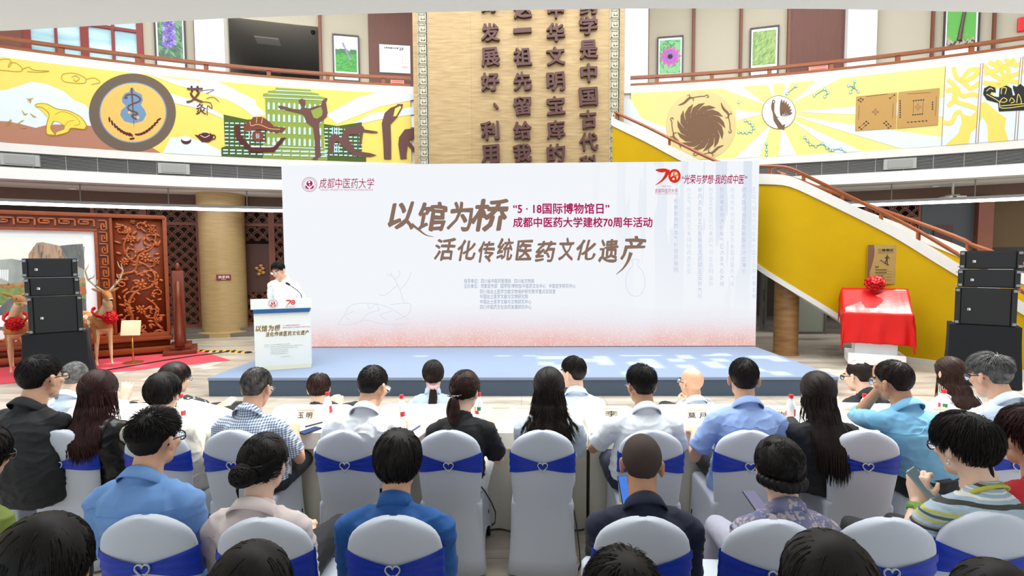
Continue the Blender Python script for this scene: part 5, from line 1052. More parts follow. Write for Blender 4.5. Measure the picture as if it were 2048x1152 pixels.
# ================================================================== DEER
M_deer=mat('deer_coat','#b0743c',.85,noise_=.25,nscale=7); M_belly=mat('deer_pale','#d2ae86',.85,noise_=.15,nscale=8); M_ant=mat('antler','#c7b394',.6,noise_=.25,nscale=12); M_hoof=mat('hoof_dark','#2a1e18',.5); M_sp=mat('deer_spot','#e6cfac',.85)
def deer(loc,rz,label,antl,head_yaw,s=1.0,seed=1):
    t=thing('deer',label,'deer',loc,rz); mb=MB(); X=lambda *p:Vector(p)*s
    def lo(path,radii): mb.tube([X(*p) for p in path],[(a*s,b*s) for a,b in radii],14)
    lo([(-.62,0,.86),(-.5,0,.88),(-.25,0,.84),(0,0,.82),(.22,0,.84),(.4,0,.9),(.5,0,.95)],[(.08,.1),(.17,.19),(.19,.2),(.19,.205),(.185,.215),(.145,.19),(.07,.1)])
    nk=Vector((.62,.06*math.sin(head_yaw)*2,1.32)); hd=Vector((math.cos(head_yaw),math.sin(head_yaw),-.12)).normalized()
    lo([(.3,0,.95),(.44,0,1.05),(.54,.02,1.2),tuple(nk)],[(.13,.17),(.105,.135),(.078,.095),(.068,.075)])
    hb=nk+Vector((0,0,.09))
    lo([tuple(hb-hd*.09),tuple(hb-hd*.03),tuple(hb+hd*.07),tuple(hb+hd*.16+Vector((0,0,-.02))),tuple(hb+hd*.25+Vector((0,0,-.045))),tuple(hb+hd*.29+Vector((0,0,-.05)))],[(.03,.04),(.07,.08),(.067,.075),(.045,.05),(.034,.036),(.022,.024)])
    side=Vector((-hd.y,hd.x,0)).normalized()
    for q in (-1,1):
        a=hb-hd*.04+side*q*.05+Vector((0,0,.05)); b=a+side*q*.12+Vector((0,0,.05))-hd*.03; c=a+side*q*.17+Vector((0,0,.07))-hd*.04; mb.tube([X(*a),X(*(a.lerp(b,.5))),X(*b),X(*c)],[(.022*s,.012*s),(.038*s,.014*s),(.03*s,.012*s),(.005*s,.005*s)],8,up=tuple(hd))
    rl=random.Random(seed)
    for x,y,ph in ((.36,.1,.03),(.33,-.1,-.05)): lo([(x-.03,y*.8,.85),(x,y,.68),(x+.01,y,.5),(x+.0+ph*.3,y,.42),(x+ph*.8,y,.14),(x+ph*.9+.02,y,.05)],[(.075,.1),(.058,.07),(.036,.04),(.034,.038),(.02,.021),(.026,.026)])
    for x,y,ph in ((-.45,.11,-.02),(-.42,-.11,.08)): lo([(x+.05,y*.8,.86),(x+.06,y,.68),(x-.02,y,.55),(x-.12+ph,y,.42),(x-.08+ph,y,.16),(x-.05+ph,y,.05)],[(.1,.14),(.08,.11),(.045,.055),(.028,.032),(.02,.021),(.026,.026)])
    lo([(-.62,0,.92),(-.7,0,.82),(-.71,0,.74)],[(.04,.03),(.035,.025),(.01,.01)])
    me=remesh(mb,.014*s,3); me.materials.clear()
    for m_ in (M_deer,M_belly,M_sp,M_hoof): me.materials.append(m_)
    spots=[(rl.uniform(-.6,.3),rl.choice((-1,1)),rl.uniform(.8,1.02)) for _ in range(70)]
    for p in me.polygons:
        c=p.center/s; i=0
        if c.z<.055: i=3
        elif c.z<.6 and c.x*0+abs(c.y)<.3 and c.z<.5: i=1
        elif c.z<.76 and abs(c.y)<.12: i=1
        elif c.x>.3 and c.z>.95: 
            f=(c-Vector((.3,0,0))).normalized(); i=1 if (c.z<1.36 and c.x>.5+(c.z-1.2)*.35) else 0
        else:
            for a,b,d in spots:
                if (c.x-a)**2+(c.z-d)**2<.00055 and c.y*b>.08: i=2; break
        if (c-(hb+hd*.285+Vector((0,0,-.05)))).length<.022: i=3
        for q in (-1,1):
            if (c-(hb+hd*.07+side*q*.062+Vector((0,0,.02)))).length<.018: i=3
        p.material_index=i; p.use_smooth=True
    me.name='body'; o=bpy.data.objects.new('body',me); C.objects.link(o); o.parent=t
    if antl:
        for q in (-1,1):
            mb=MB(); b=hb-hd*.03+side*q*.04+Vector((0,0,.06)); up=Vector((0,0,1))
            A=[b,b+side*q*.1+up*.1-hd*.05,b+side*q*.2+up*.22-hd*.08,b+side*q*.24+up*.38-hd*.04,b+side*q*.2+up*.52+hd*.02]
            mb.tube([X(*k) for k in A],[.02*s,.018*s,.016*s,.013*s,.004*s],8)
            mb.tube([X(*A[1]),X(*(A[1]+hd*.1+up*.06)),X(*(A[1]+hd*.14+up*.14))],[.014*s,.011*s,.003*s],7); mb.tube([X(*A[2]),X(*(A[2]-side*q*.06+hd*.08+up*.05)),X(*(A[2]-side*q*.08+hd*.12+up*.12))],[.013*s,.01*s,.003*s],7); mb.tube([X(*A[3]),X(*(A[3]-side*q*.05+up*.08-hd*.03)),X(*(A[3]-side*q*.07+up*.17-hd*.04))],[.01*s,.008*s,.003*s],7)
            mb.build('antler',M_ant,t,smooth=True)
    return t
def deer_bow(dl,rz,label,seed,s=1.0):
    Q=Matrix.Rotation(rz,3,'Z'); p=Vector(dl)+Q@Vector((.62,0,.98))*s
    band=[]; 
    for i in range(13):
        a=-2.7+5.4*i/12; q=Q@Vector((.40-.60*0+.17*math.cos(a)-.02,.155*math.sin(a),1.07-.09*math.cos(a)))*s+Vector(dl)-p; band.append(Matrix.Rotation(-(rz+R(90)),3,'Z')@q)
    rosette(p,.155,label,rz+R(90),0,band,seed)
rp=onz(193,728,0); d1=(-8.30,9.33,.008); rz1=R(-28); deer(d1,rz1,'antlered spotted deer model standing right of the left loudspeaker stack',True,R(-8),1.0)
deer_bow(d1,rz1,'red ribbon rosette on the chest of the antlered deer',1)
lp=onz(30,748,0); d2=(-9.27,8.80,.008); rz2=R(-46); deer(d2,rz2,'hornless spotted deer model left of the loudspeaker stack, at the edge of the photo',False,R(30),.98,5)
deer_bow(d2,rz2,'red ribbon rosette on the chest of the hornless deer',2,.98)
# ================================================================== CHAIRS
M_cov=mat('chair_cover','#cad0db',.7,bump=.12,bscale=260,bdist=.002,sheen=.1); M_sash=mat('sash_blue','#0533b0',.45,bump=.2,bscale=40,bdist=.004); M_bk=mat('buckle_silver','#cfd3da',.22,.75)
WZ=[(.955,.02),(.952,.05),(.941,.085),(.922,.122),(.902,.152),(.88,.174),(.85,.190),(.81,.199),(.76,.203),(.7,.203),(.64,.199),(.57,.193),(.50,.187),(.44,.185),(.36,.19),(.25,.2),(.12,.214),(.02,.226)]
def chair_y(z): return -.225-.065*max(0,(z-.44)/.51)-.04*max(0,(.44-z)/.44)
def make_chair():
    t=thing('banquet_chair','','chair')
    mb=MB(); rings=[]
    for z,w in reversed(WZ):
        d=.026 if z<.9 else .026*max(.45,(1-((z-.9)/.06)**2*.5)); r=[]
        for i in range(28):
            a=2*math.pi*i/28; c,s=math.cos(a),math.sin(a); r.append(Vector((w*math.copysign(abs(c)**.55,c),chair_y(z)+d*math.copysign(abs(s)**.7,s)-.035*(c*c)*0+.03*(abs(c)**2)*.6,z)))
        rings.append(r)
    mb.loft(rings); mb.build('back_cover',M_cov,t,smooth=True)
    # seat and skirt with hem arches between the legs
    mb=MB(); per=[]; N=64
    for i in range(N):
        a=2*math.pi*(i+.5)/N; c,s=math.cos(a),math.sin(a); k=max(abs(c),abs(s)); per.append((c/k,s/k))
    rings=[]
    for q,z in enumerate((.475,.47,.455,.42,.3,.18,.06,0)):
        r=[]; f=(.475-z)/.475
        for x,y in per:
            e=min(abs(x),abs(y)) # 1 at the corners, 0 mid-side
            hw=(.17 if q==0 else .19 if q==1 else .2)+.03*f; y0,y1=-.235-.03*f,.235+.025*f
            pinch=.03*math.sin(math.pi*min(1,f*1.05))*(1-e**3)+.03*f*(1-e**2)
            X=x*hw; Y=(y0+y1)/2+y*(y1-y0)/2*(.9 if q==0 else 1)
            if abs(x)>=abs(y): X-=math.copysign(pinch,x)
            else: Y-=math.copysign(pinch,y)
            zz=z
            if q==7: zz=.15*(1-e**2.2)**.8
            elif q==6: zz=max(.06,.19*(1-e**2.2)**.8)
            elif q==5: zz=max(.18,.24*(1-e**2.2)**.8)
            r.append(Vector((X,Y,max(zz,.002))))
        rings.append(r)
    mb.loft(rings[::-1],cap=False); n=len(rings[0]); mb.add(rings[0],[tuple(range(n))]); mb.build('seat_cover',M_cov,t,smooth=True)
    for sx in (-1,1):
        for sy in (-1,1): mb=MB(); mb.tube([(sx*.2,sy*.225,.0),(sx*.19,sy*.21,.2)],[.012,.014],8); mb.build('leg',mat('chair_leg','#2c2b2d',.4,.6),t,smooth=True)
    # sash
    mb=MB(); rows=9; ring=[]
    zc=.745; w=.2025; M_=44
    G_=[]
    for j in range(rows):
        v=j/(rows-1)*2-1; r=[]
        for i in range(M_):
            a=2*math.pi*i/M_; c,s=math.cos(a),math.sin(a); back=s<0
            cx=math.copysign(abs(c)**.55,c); hh=(.02+.047*abs(cx)**1.0) if back else .066
            z=zc+v*hh-(.012*(1-abs(cx)) if back else 0); rip=.0035*math.sin(v*8+cx*3)*(1 if back else .3)
            yy=chair_y(z)+(.031+rip+(.006*(1-abs(cx)) if back else 0))*math.copysign(abs(s)**.7,s)+.018*c*c
            wz=lerpt(sorted(WZ),z) if False else .2
            r.append(Vector((cx*(w+.004+rip),yy,z)))
        G_.append(r)
    mb.loft(G_,cap=False); s_=mb.build('sash',M_sash,t,smooth=True)
    # heart buckle
    mb=MB(); P=[]
    for i in range(41):
        u=2*math.pi*i/40; x=16*math.sin(u)**3/16*.030; z=(13*math.cos(u)-5*math.cos(2*u)-2*math.cos(3*u)-math.cos(4*u))/16*.032; P.append((x,chair_y(0.733)-.040,.733+z))
    mb.tube(P,.0042,8,cap=False)
    for p in P[::1]: mb.ell((p[0],p[1]-.003,p[2]),(.0036,.0036,.0036),6,4)
    mb.build('buckle',M_bk,s_,smooth=True)
    return t
CH0=make_chair(); used=[False]
def chair(px,d,label,rz=0,group=None):
    """px: image column of the chair back, d: depth of its top edge"""
    p=at(px,870,d); o=CH0 if not used[0] else copy_tree(CH0); used[0]=True
    o.location=(p.x-math.sin(rz)*.285*1,d+.285*math.cos(rz),0); o.rotation_euler=(0,0,rz); o['label']=label; o['group']=group or 'white banquet chairs'; return o
R2='chairs along the covered tables'; R1='chairs in the nearest row'
for px,d,rz,l in ((115,2.98,.12,'white covered chair with blue sash between the black shirt and the black leather jacket'),
 (306,2.98,.05,'white covered chair with blue sash hidden behind the spiky haired man in light blue'),
 (464,2.98,.0,'white covered chair with blue sash at the back of the checked blue shirt'),
 (690,2.98,.0,'white covered chair with blue sash behind the white polo man who wears clear glasses'),
 (897,2.98,-.02,'white covered chair with blue sash behind the woman in a black top and white skirt'),
 (1085,2.98,-.02,'empty looking white covered chair with blue sash behind the woman in a pale blazer'),
 (1304,2.98,-.04,'white covered chair with blue sash behind the white polo man in navy trousers'),
 (1500,2.98,-.06,'white covered chair with blue sash behind the tall man in light blue shirt'),
 (1735,2.98,-.12,'white covered chair with blue sash directly behind the teal shirted man leaning on his hand'),
 (1892,3.05,-.15,'white covered chair with blue sash almost hidden behind the striped shirt person'),
 (2035,3.0,-.12,'white covered chair with blue sash at the right edge behind the grey haired man'),
 (-60,3.0,.12,'white covered chair at the left edge under the man in black')): chair(px,d,l,rz,R2)
for px,d,rz,l in ((278,1.95,.06,'white covered chair with blue sash behind the spiky haired light blue shirt'),
 (516,1.93,.02,'white covered chair with blue sash at the back of the woman in pale pink'),
 (782,1.95,.02,'white covered chair with blue sash at the back of the youth in dark blue'),
 (1289,1.95,-.02,'white covered chair with blue sash at the back of the shaven headed man in navy'),
 (1555,1.93,-.04,'white covered chair with blue sash at the back of the woman in the floral dress'),
 (1787,1.95,-.06,'white covered chair with blue sash between the floral dress and the striped shirt'),
 (2000,2.0,-.1,'white covered chair with blue sash at the back of the striped shirt person')): chair(px,d,l,rz,R1)
# ================================================================== TABLES
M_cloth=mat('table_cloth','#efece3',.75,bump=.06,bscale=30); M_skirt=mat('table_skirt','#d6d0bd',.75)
def ctable(x0,x1,label,y0=3.52,y1=3.96,h=.75):
    t=thing('covered_table',label,'table',((x0+x1)/2,(y0+y1)/2,0),0,'tables covered in ivory cloth'); w=(x1-x0)-.02; d=y1-y0
    mb=MB(); mb.box((0,0,h-.012),(w,d,.024),bev=.008)
    N=150; 
    def per(off): # perimeter points
        out=[]
        for i in range(N):
            f=i/N*2*(w+d)
            if f<w: out.append((-w/2+f,-d/2,0,-1))
            elif f<w+d: out.append((w/2,-d/2+f-w,1,0))
            elif f<2*w+d: out.append((w/2-(f-w-d),d/2,0,1))
            else: out.append((-w/2,d/2-(f-2*w-d),-1,0))
        return out
    rings=[]
    for k,(z,a) in enumerate(((h-.01,0),(h-.03,.1),(h-.07,.5),(h-.115,1))):
        rings.append([Vector((x+nx*(.004+a*(.012+.016*noise.noise(Vector((x*6,y*6,2))))),y+ny*(.004+a*(.014+.016*noise.noise(Vector((x*6+9,y*6,2))))),z)) for x,y,nx,ny in per(0)])
    mb.loft(rings,cap=False); smooth_by_angle(mb.build('cloth_top',M_cloth,t),40)
    mb=MB(); rings=[]
    for z in (h-.1,.5,.25,.02):
        f=(h-z)/h; r=[]
        for i,(x,y,nx,ny) in enumerate(per(0)):
            s=x+y*1.3; pl=.012*f*math.sin(s*38)+.008*f*math.sin(s*17+1)-.012; r.append(Vector((x+nx*pl,y+ny*pl,z)))
        rings.append(r)
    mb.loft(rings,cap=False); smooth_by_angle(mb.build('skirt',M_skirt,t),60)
    for sx in (-1,1):
        mb=MB(); mb.tube([(sx*(w/2-.12),-d/2+.06,0),(sx*(w/2-.12),-d/2+.06,h-.03)],.016,8); mb.build('leg',mat('table_leg','#55575c',.4,.6),t); mb=MB(); mb.tube([(sx*(w/2-.12),d/2-.06,0),(sx*(w/2-.12),d/2-.06,h-.03)],.016,8); mb.build('leg',mat('table_leg','#55575c'),t)
for x0,x1,l in ((-4.91,-3.11,'ivory covered table at the left end, in front of the man in black'),(-3.11,-1.31,'ivory covered table in front of the checked shirt man'),(-1.31,.49,'ivory covered middle table, in front of the black top and the pale blazer'),(.49,2.29,'ivory covered table in front of the tall man in light blue'),(2.29,4.09,'ivory covered table at the right end, in front of the teal shirted man')): ctable(x0,x1,l)
# ================================================================== WHITE ARMCHAIRS of the front row
M_sofa=mat('armchair_white','#f1ede2',.8)
def make_sofa():
    t=thing('armchair','','armchair',(0,0,0),0,'white covered armchairs of the front row'); w=.70
    mb=MB(); rings=[]
    for x in [-w/2,-w/2+.02,-w/2+.07,-.15,0,.15,w/2-.07,w/2-.02,w/2]:
        e=1-abs(x)/(w/2); k=.82 if e<.001 else .95 if e<.08 else 1.0
        prof=[(-.10,.0),(-.10,.5),(-.13,.66),(-.125,.735),(-.08,.775),(-.01,.775),(.04,.74),(.05,.68),(.04,.5),(.04,.0)]
        zc,yc=.4,-.04
        rings.append([Vector((x,yc+(y-yc)*k,(zc+(z-zc)*k) if z>.3 else max(z,.01))) for y,z in prof])
    mb.loft(rings); mb.build('backrest',M_sofa,t,smooth=True)
    mb=MB(); mb.box((0,.32,.25),(w-.2,.6,.3),bev=.05); smooth_by_angle(mb.build('seat',M_sofa,t),50)
    for s in (-1,1): mb=MB(); mb.box((s*(w/2-.07),.3,.29),(.14,.62,.56),bev=.05); smooth_by_angle(mb.build('armrest',M_sofa,t),50)
    return t
SO0=make_sofa(); su=[False]
for px,d,rz,l in ((212,4.08,.05,'white armchair under the grey haired man beside the left loudspeakers'),(402,4.1,-.5,'white armchair turned sideways under the woman in polka dots'),(622,4.06,0,'white armchair under the person whose thinning dark hair shows before the lectern'),(838,4.08,0,'white armchair under the woman with a ponytail in pale blue'),(1188,4.02,0,'white armchair under the man in light blue looking left at the stage centre'),(1395,4.06,-.0,'white armchair under the bald man with glasses'),(1622,4.0,-.1,'white armchair behind the water bottle, right of the tall man in light blue'),(1735,4.1,-.1,'white armchair under the balding man in a black shirt'),(1925,4.1,-.15,'white armchair under the woman in white with long brown hair')):
    o_=SO0 if not su[0] else copy_tree(SO0); su[0]=True; p=at(px,800,d); o_.location=(p.x,d+.1,0); o_.rotation_euler=(0,0,rz); o_['label']=l
# ================================================================== THINGS ON THE TABLES
def make_bottle():
    t=thing('water_bottle','','bottle',(0,0,0),0,'water bottles on the tables'); mb=MB()
    mb.lathe([(0,0),(.030,0),(.033,.006),(.032,.03),(.033,.06),(.031,.075),(.033,.09),(.033,.125),(.030,.15),(.022,.175),(.014,.19),(.013,.205),(0,.205)],n=20)
    mb.build('body',mat('bottle_plastic','#eef4f6',.12,spec=.6),t,smooth=True)
    mb=MB(); mb.lathe([(.0338,.062),(.0342,.064),(.0342,.122),(.0338,.124)],n=20); lb=mb
    # label: white band with red and green blocks
    mb.mi=1
    for a0,a1,z0,z1,mi in ((3.3,4.8,.064,.09,1),(3.2,4.0,.064,.12,1),(4.4,5.3,.092,.12,2),(.5,1.6,.064,.1,1)):
        P=[(.0347*math.cos(a0+(a1-a0)*i/5),.0347*math.sin(a0+(a1-a0)*i/5)) for i in range(6)]
        mb.add([(x,y,z) for x,y in P for z in (z0,z1)],[(2*i,2*i+2,2*i+3,2*i+1) for i in range(5)],mi)
    mb.build('label_wrap',[mat('label_white','#f4f4f2',.4),mat('label_red','#d3222b',.4),mat('label_green','#2f8a45',.4)],t)
    mb=MB(); mb.lathe([(0,.225),(.0155,.225),(.0165,.222),(.0165,.2),(0,.2)],n=18); mb.build('cap',mat('cap_red','#dd2127',.4),t,smooth=False)
    return t
B0=make_bottle(); bu=[False]
for px,y,l in ((362,3.74,'red capped water bottle beside the short haired woman in beige'),(655,3.8,'red capped water bottle left of the man in the white polo with glasses'),(803,3.72,'red capped water bottle right of the man in the white polo with glasses'),(958,3.78,'red capped water bottle behind the shoulder of the woman in the black top'),(1582,3.72,'red capped water bottle between the tall light blue man and the black suit'),(1729,3.74,'red capped water bottle beside the elbow of the teal shirted man'),(1888,3.86,'red capped water bottle in front of the woman in white')):
    o_=B0 if not bu[0] else copy_tree(B0); bu[0]=True; p=at(px,800,y); o_.location=(p.x,y,.751); o_.rotation_euler=(0,0,px*.013); o_['label']=l
M_card=mat('card_ivory','#ece5d6',.6)
def card(px,y,w,txt,label,rz=0):
    p=at(px,830,y); t=thing('name_card',label,'name card',(p.x,y,.751),rz,'folded name cards'); mb=MB()
    mb.loft([[(-w/2,-.035,0),(-w/2,0,.1),(-w/2,.035,0)],[(w/2,-.035,0),(w/2,0,.1),(w/2,.035,0)]]); mb.v=[tuple(v) for v in mb.v]; mb.build('card',M_card,t)
    mb=MB(); n=Vector((0,-.1,.035)).normalized(); fn=lambda x,yy,h: Vector((x,-.035+.035*(.5-yy)*1,.1*(.5-yy)))+n*.0015
    if txt: put_text(mb,txt,fn,-w*.36,-.16,w*.36,.26,mi=0,wob=.04,bold=.006)
    mb.add([fn(-w*.42,-.32,0),fn(w*.42,-.32,0),fn(w*.42,-.29,0),fn(-w*.42,-.29,0)],[(0,1,2,3)],1); mb.build('lettering',[mat('card_ink','#5a4335',.6),mat('card_line','#c9b690',.6)],t)
for px,y,w,tx,l in ((612,3.80,.16,'玉 明','ivory name card lettered beside the papers of the checked shirt man'),(1003,3.86,.16,'','ivory name card in the gap right of the woman in a black top'),(1046,3.86,.12,'','ivory name card just left of the woman in the pale blazer'),(1222,3.84,.14,'李','ivory name card partly behind the white polo man in navy trousers'),(1392,3.80,.2,'莫 月','ivory name card with two characters left of the tall man in light blue'),(1562,3.82,.1,'海','ivory name card partly behind the bottle, left of the woman in a black suit'),(1702,3.82,.12,'','ivory name card between the woman in a black suit and the teal shirted man'),(1876,3.82,.1,'成','ivory name card right of the teal shirted man')): card(px,y,w,tx,l)
def flat(name,px,py,w,d,h,m,label,cat,rz=0,z=.752,extra=None):
    p=onz(px,py,z); t=thing(name,label,cat,(p.x,p.y,z),rz); mb=MB(); mb.box((0,0,h/2),(w,d,h),bev=min(.003,h/3)); mb.build('body',m,t)
    if extra: extra(t)
    return t
M_ph=mat('phone_black','#20222a',.25)
def scrn(c): 
    def f(t): mb=MB(); mb.box((0,0,.0095),(.066,.145,.002)); mb.build('screen',emat('phone_screen_'+c[1:],c,.6),t)
    return f
flat('phone',620,862,.075,.155,.009,M_ph,'black phone lying on the table right of the checked shirt man','phone',-.5,extra=scrn('#6d84c4'))
flat('pen',628,850,.011,.14,.01,mat('pen_dark','#33363d',.4),'dark pen lying by the phone of the checked shirt man','pen',-.7)
flat('pen',832,858,.011,.13,.01,mat('pen_blue','#2a3f7a',.4),'blue pen lying on the notebook beside the man in the white polo','pen',-.3,z=.765)
flat('notebook',828,862,.2,.26,.012,mat('paper_white','#f6f5f1',.7),'white notebook on the table beside the man in the white polo','notebook',-.25)
flat('paper_sheet',575,850,.21,.29,.003,mat('paper_white','#f6f5f1'),'white sheets of paper under the hand of the checked shirt man','paper',-.3)
flat('leaflet',825,848,.12,.17,.004,mat('leaflet_green','#cfe3c4',.7,noise_=.3,nscale=30,c2='#86b878'),'pale green printed leaflet behind the notebook','leaflet',-.2,z=.752)
flat('pencil',868,866,.009,.15,.009,mat('pencil_tan','#b99b78',.5),'tan pencil lying left of the woman in the black top','pencil',1.3)
flat('phone',1893,856,.075,.155,.009,M_ph,'black phone on the table in front of the grey haired man in pale blue','phone',.5)
# ================================================================== PEOPLE
M_skin=mat('skin','#dca98a',.55,noise_=.08,nscale=25); M_skin2=mat('skin_fair','#e8c0a6',.55,noise_=.07,nscale=25); M_skin3=mat('skin_tan','#c79270',.55,noise_=.08,nscale=25); M_lip=mat('lips','#b3645c',.45); M_brow=mat('brow','#2a1d18',.7); M_eyew=mat('eye_white','#e4ddd6',.3); M_shoe=mat('shoe_black','#1a1817',.4)
def hairmat(n,c,c2): return mat('hair_'+n,c,.5,noise_=.5,nscale=30,c2=c2,spec=.22)
HB=hairmat('black','#17120f','#0c0908'); HBR=hairmat('brown','#3a221a','#22130e'); HDB=hairmat('dark_brown','#241813','#140c09'); HG=hairmat('grey','#6a6560','#2d2a28'); HSG=hairmat('silver','#7d7c7a','#3a3938'); HRB=hairmat('red_brown','#3b1a16','#1c0c0a')
HL=[(0,.078),(.55,.073),(.9,.045),(1.2,.03),(1.42,.0),(1.58,.018),(1.85,.012),(2.02,-.03),(2.4,-.052),(3.2,-.06)]
E0=Vector((0,-.012,.03)); ER=Vector((.079,.099,.093))
def scalp(az,th,g=0): # th from the top
    n=Vector((math.sin(th)*math.sin(az),math.sin(th)*math.cos(az),math.cos(th))); return E0+Vector((n.x*(ER.x+g),n.y*(ER.y+g),n.z*(ER.z+g)))
def on_s(p,off): # push onto the scalp ellipsoid grown by off
    q=p-E0; k=math.sqrt((q.x/(ER.x+off))**2+(q.y/(ER.y+off))**2+(q.z/(ER.z+off))**2); return E0+q/k, k
def build_hair(T,st,rng,collide):
    """T: head-local -> thing-local. st: style dict"""
    mb=MB(); kind=st['k']; vol=st.get('vol',.008); hl=st.get('hl',HL); low=st.get('low',0)
    if kind=='bald': hl=[(0,.2),(1.0,.2),(1.15,.02),(1.5,.03),(1.75,.025),(2.0,.02),(2.4,.03),(3.2,.045)] if st.get('ring') else [(0,.2),(3.2,.2)]
    def line(az): return lerpt(hl,abs(az))-low*(abs(az)>1.9)
    # cap
    if not(kind=='bald' and not st.get('ring')):
        na,nt=40,11; vs=[]; fs=[]
        for i in range(na):
            az=-math.pi+2*math.pi*i/na; zl=max(-.0625,line(az)); c=(zl-E0.z)/ER.z; tm=math.acos(max(-1,min(1,c))); t0=0
            if kind=='bald' or st.get('crown'): tcrown=st.get('crown',.9); t0=min(tm*.98,tcrown*(1+.25*noise.noise(Vector((az*2,3,1)))))
            for j in range(nt+1):
                f=j/nt; th=t0+(tm-t0)*f; g=st.get('cap',.5)*vol*(1 if f<.7 else max(.1,(1-f)/.3))*(1-.6*min(1,th/1.6) if kind=='short' and not st.get('full') else 1)*(1 if not t0 else min(1,f*5+.1))+.0012+.0012*noise.noise(Vector((az*9,th*9,0)))
                vs.append(T(scalp(az,th,g)))
        for i in range(na):
            k=(i+1)%na
            for j in range(nt): fs.append((i*(nt+1)+j,k*(nt+1)+j,k*(nt+1)+j+1,i*(nt+1)+j+1))
        mb.add(vs,fs)
    n=int(st.get('n',260)*4.2); W=Vector(st.get('whorl',(.012,-.055,.112))); K=Vector(st['knot']) if 'knot' in st else None
    Tinv=st['Tinv']; 
    def dirw(v): return Tinv(v) # world dir -> head dir
    grav=dirw(Vector((0,0,-1))); rx_=st['rx']; px_=st.get('part',0)
    for s in range(n):
        for _ in range(40):
            u=rng.uniform(-1,1); az=rng.uniform(-math.pi,math.pi); th=math.acos(u); p=scalp(az,th)
            ok=p.z>line(az)+.004
            if st.get('crown') and th<st['crown']*(1+.2*noise.noise(Vector((az*2,3,1)))): ok=rng.random()<st.get('sparse',0)
            if kind=='bald': ok=ok and st.get('ring') and th>.95
            if ok: break
        else: continue
        topness=max(0,min(1,(p.z-.02)/.09)); L=st.get('len',.04)*(st.get('side',.45)+(1-st.get('side',.45))*topness)*rng.uniform(.75,1.2)
        if kind in('long','bob'): L=st['len']*rng.uniform(.86,1.06)
        seg=7 if L<.12 else 16; dl=L/seg; P=[]; free=False; lift0=rng.uniform(.35,1.0)*vol*((.22+.78*topness) if kind=='short' and not st.get('full') else 1); d=None; jit=Vector((rng.gauss(0,1),rng.gauss(0,1),rng.gauss(0,1)))
        if K is not None: seg=9; dl=max(.012,(K-p).length*1.25/seg)
        wob=st.get('wave',0); phs=rng.uniform(0,6.28) if wob<.02 else st.get('ph',0)+rng.gauss(0,.5)
        for q in range(seg+1):
            f=q/seg
            if not free:
                off=lift0*(min(1,f*3+.25) if K is None else math.sin(math.pi*min(1,f*.9+.1))*.9+.25)
                if st.get('spike'): off+=st['spike']*f*topness
                p2,k=on_s(p,off); 
                if p2.z>-.055 or k<1: p=p2
            P.append(T(p) if not isinstance(p,tuple) else p)
            if free: pass
            nrm=Vector(((p.x-E0.x)/ER.x**2,(p.y-E0.y)/ER.y**2,(p.z-E0.z)/ER.z**2)).normalized()
            if K is not None: d=(K-p)
            elif kind in('long','bob'):
                px_=st.get('part',0); lat=Vector((max(-1,min(1,(p.x-px_)/.03))*(1 if p.y>-.04 else max(0,1+(p.y+.04)/.05)),-.35,0)); back=Vector((0,-1,-.2))
                d=(lat*.8+back*.55)*max(0,topness)+grav*(1.1-topness*.9)
            else:
                d=(p-W); d=d.normalized()*(.9)+grav*(.35+.5*(1-topness))
                if st.get('comb'): d+=Vector(st['comb'])*topness
            d=d+jit*st.get('mess',.07)*.5; fl=noise.noise_vector(Vector((p.x*26,p.y*26,p.z*26))+Vector((n,s*0,0)))*st.get('clump',.28); d=d+fl*(1 if not free else .25)
            if not free:
                d=d-nrm*d.dot(nrm)
                if d.length<1e-4: d=grav.copy()
                d.normalize()
                if kind in('long','bob') and p.z<st.get('leave',-.005): free=True
            if free:
                d=grav+jit*.03*st.get('mess',.1)/.1
                if wob: d=d+dirw(Vector((math.cos(f*9+phs),.3*math.sin(f*9+phs),0)))*wob*10*min(1,f)
                if st.get('flip') and f>.7: d=d+dirw(Vector((st['flip']*(1 if p.x>0 else -1),-.4,0)))*(f-.7)/.3
                d=(d+(dirw(rx_*max(-1,min(1,(p.x-px_)/.07)))*st.get('spread',.16)*max(0,1-f*1.2)+Vector((0,-.1*(1-f),0)) if free else Vector((0,0,0)))).normalized()
            p=p+d*dl
            if free: p=collide(p,T,Tinv)
        r0=st.get('r',.0055)*.40*rng.uniform(.8,1.25); m_=len(P)
        if kind in('long','bob'): rr=[(r0*1.25,r0*.6)]*(m_-3)+[(r0,r0*.5),(r0*.7,r0*.4),(r0*.25,r0*.2)]
        else: rr=[((r0*(1-.85*(i/(m_-1))**2)),(r0*(1-.85*(i/(m_-1))**2))*.6) for i in range(m_)]
        nv=P[0]-T(E0); mb.tube(P,rr,4,up=tuple(nv) if nv.length>1e-4 else None)
    def coil(c,rx,ry,rz,n=26,seed=0):
        rr=random.Random(seed); mb.ell((0,0,0),(0,0,0)) if False else None
        for k in range(n*5):
            ax=Vector((rr.gauss(0,.35),-1,rr.gauss(0,.35))).normalized() if k%3 else Vector((rr.gauss(0,1),rr.gauss(0,.3),rr.gauss(0,1))).normalized(); u=ax.orthogonal().normalized(); w_=ax.cross(u); a0=rr.uniform(0,6.28); tl=rr.uniform(-.75,.75); P=[]; kk=math.sqrt(1-tl*tl)
            for q in range(10):
                a=a0+q*.36; v=(u*math.cos(a)+w_*math.sin(a))*kk+ax*tl; f=1.0+.05*rr.random(); P.append(T(c+Vector((v.x*rx*f,v.y*ry*f,v.z*rz*f))))
            mb.tube(P,[.0008]+[.0024]*8+[.0008],4)
        vs_=MB(); vs_.ell((0,0,0),(rx*.98,ry*.98,rz*.98),14,9); mb.add([T(c+Vector(v)) for v in vs_.v],vs_.f)
    if st.get('bun'): c,rx,ry,rz=st['bun']; coil(Vector(c),rx,ry,rz)
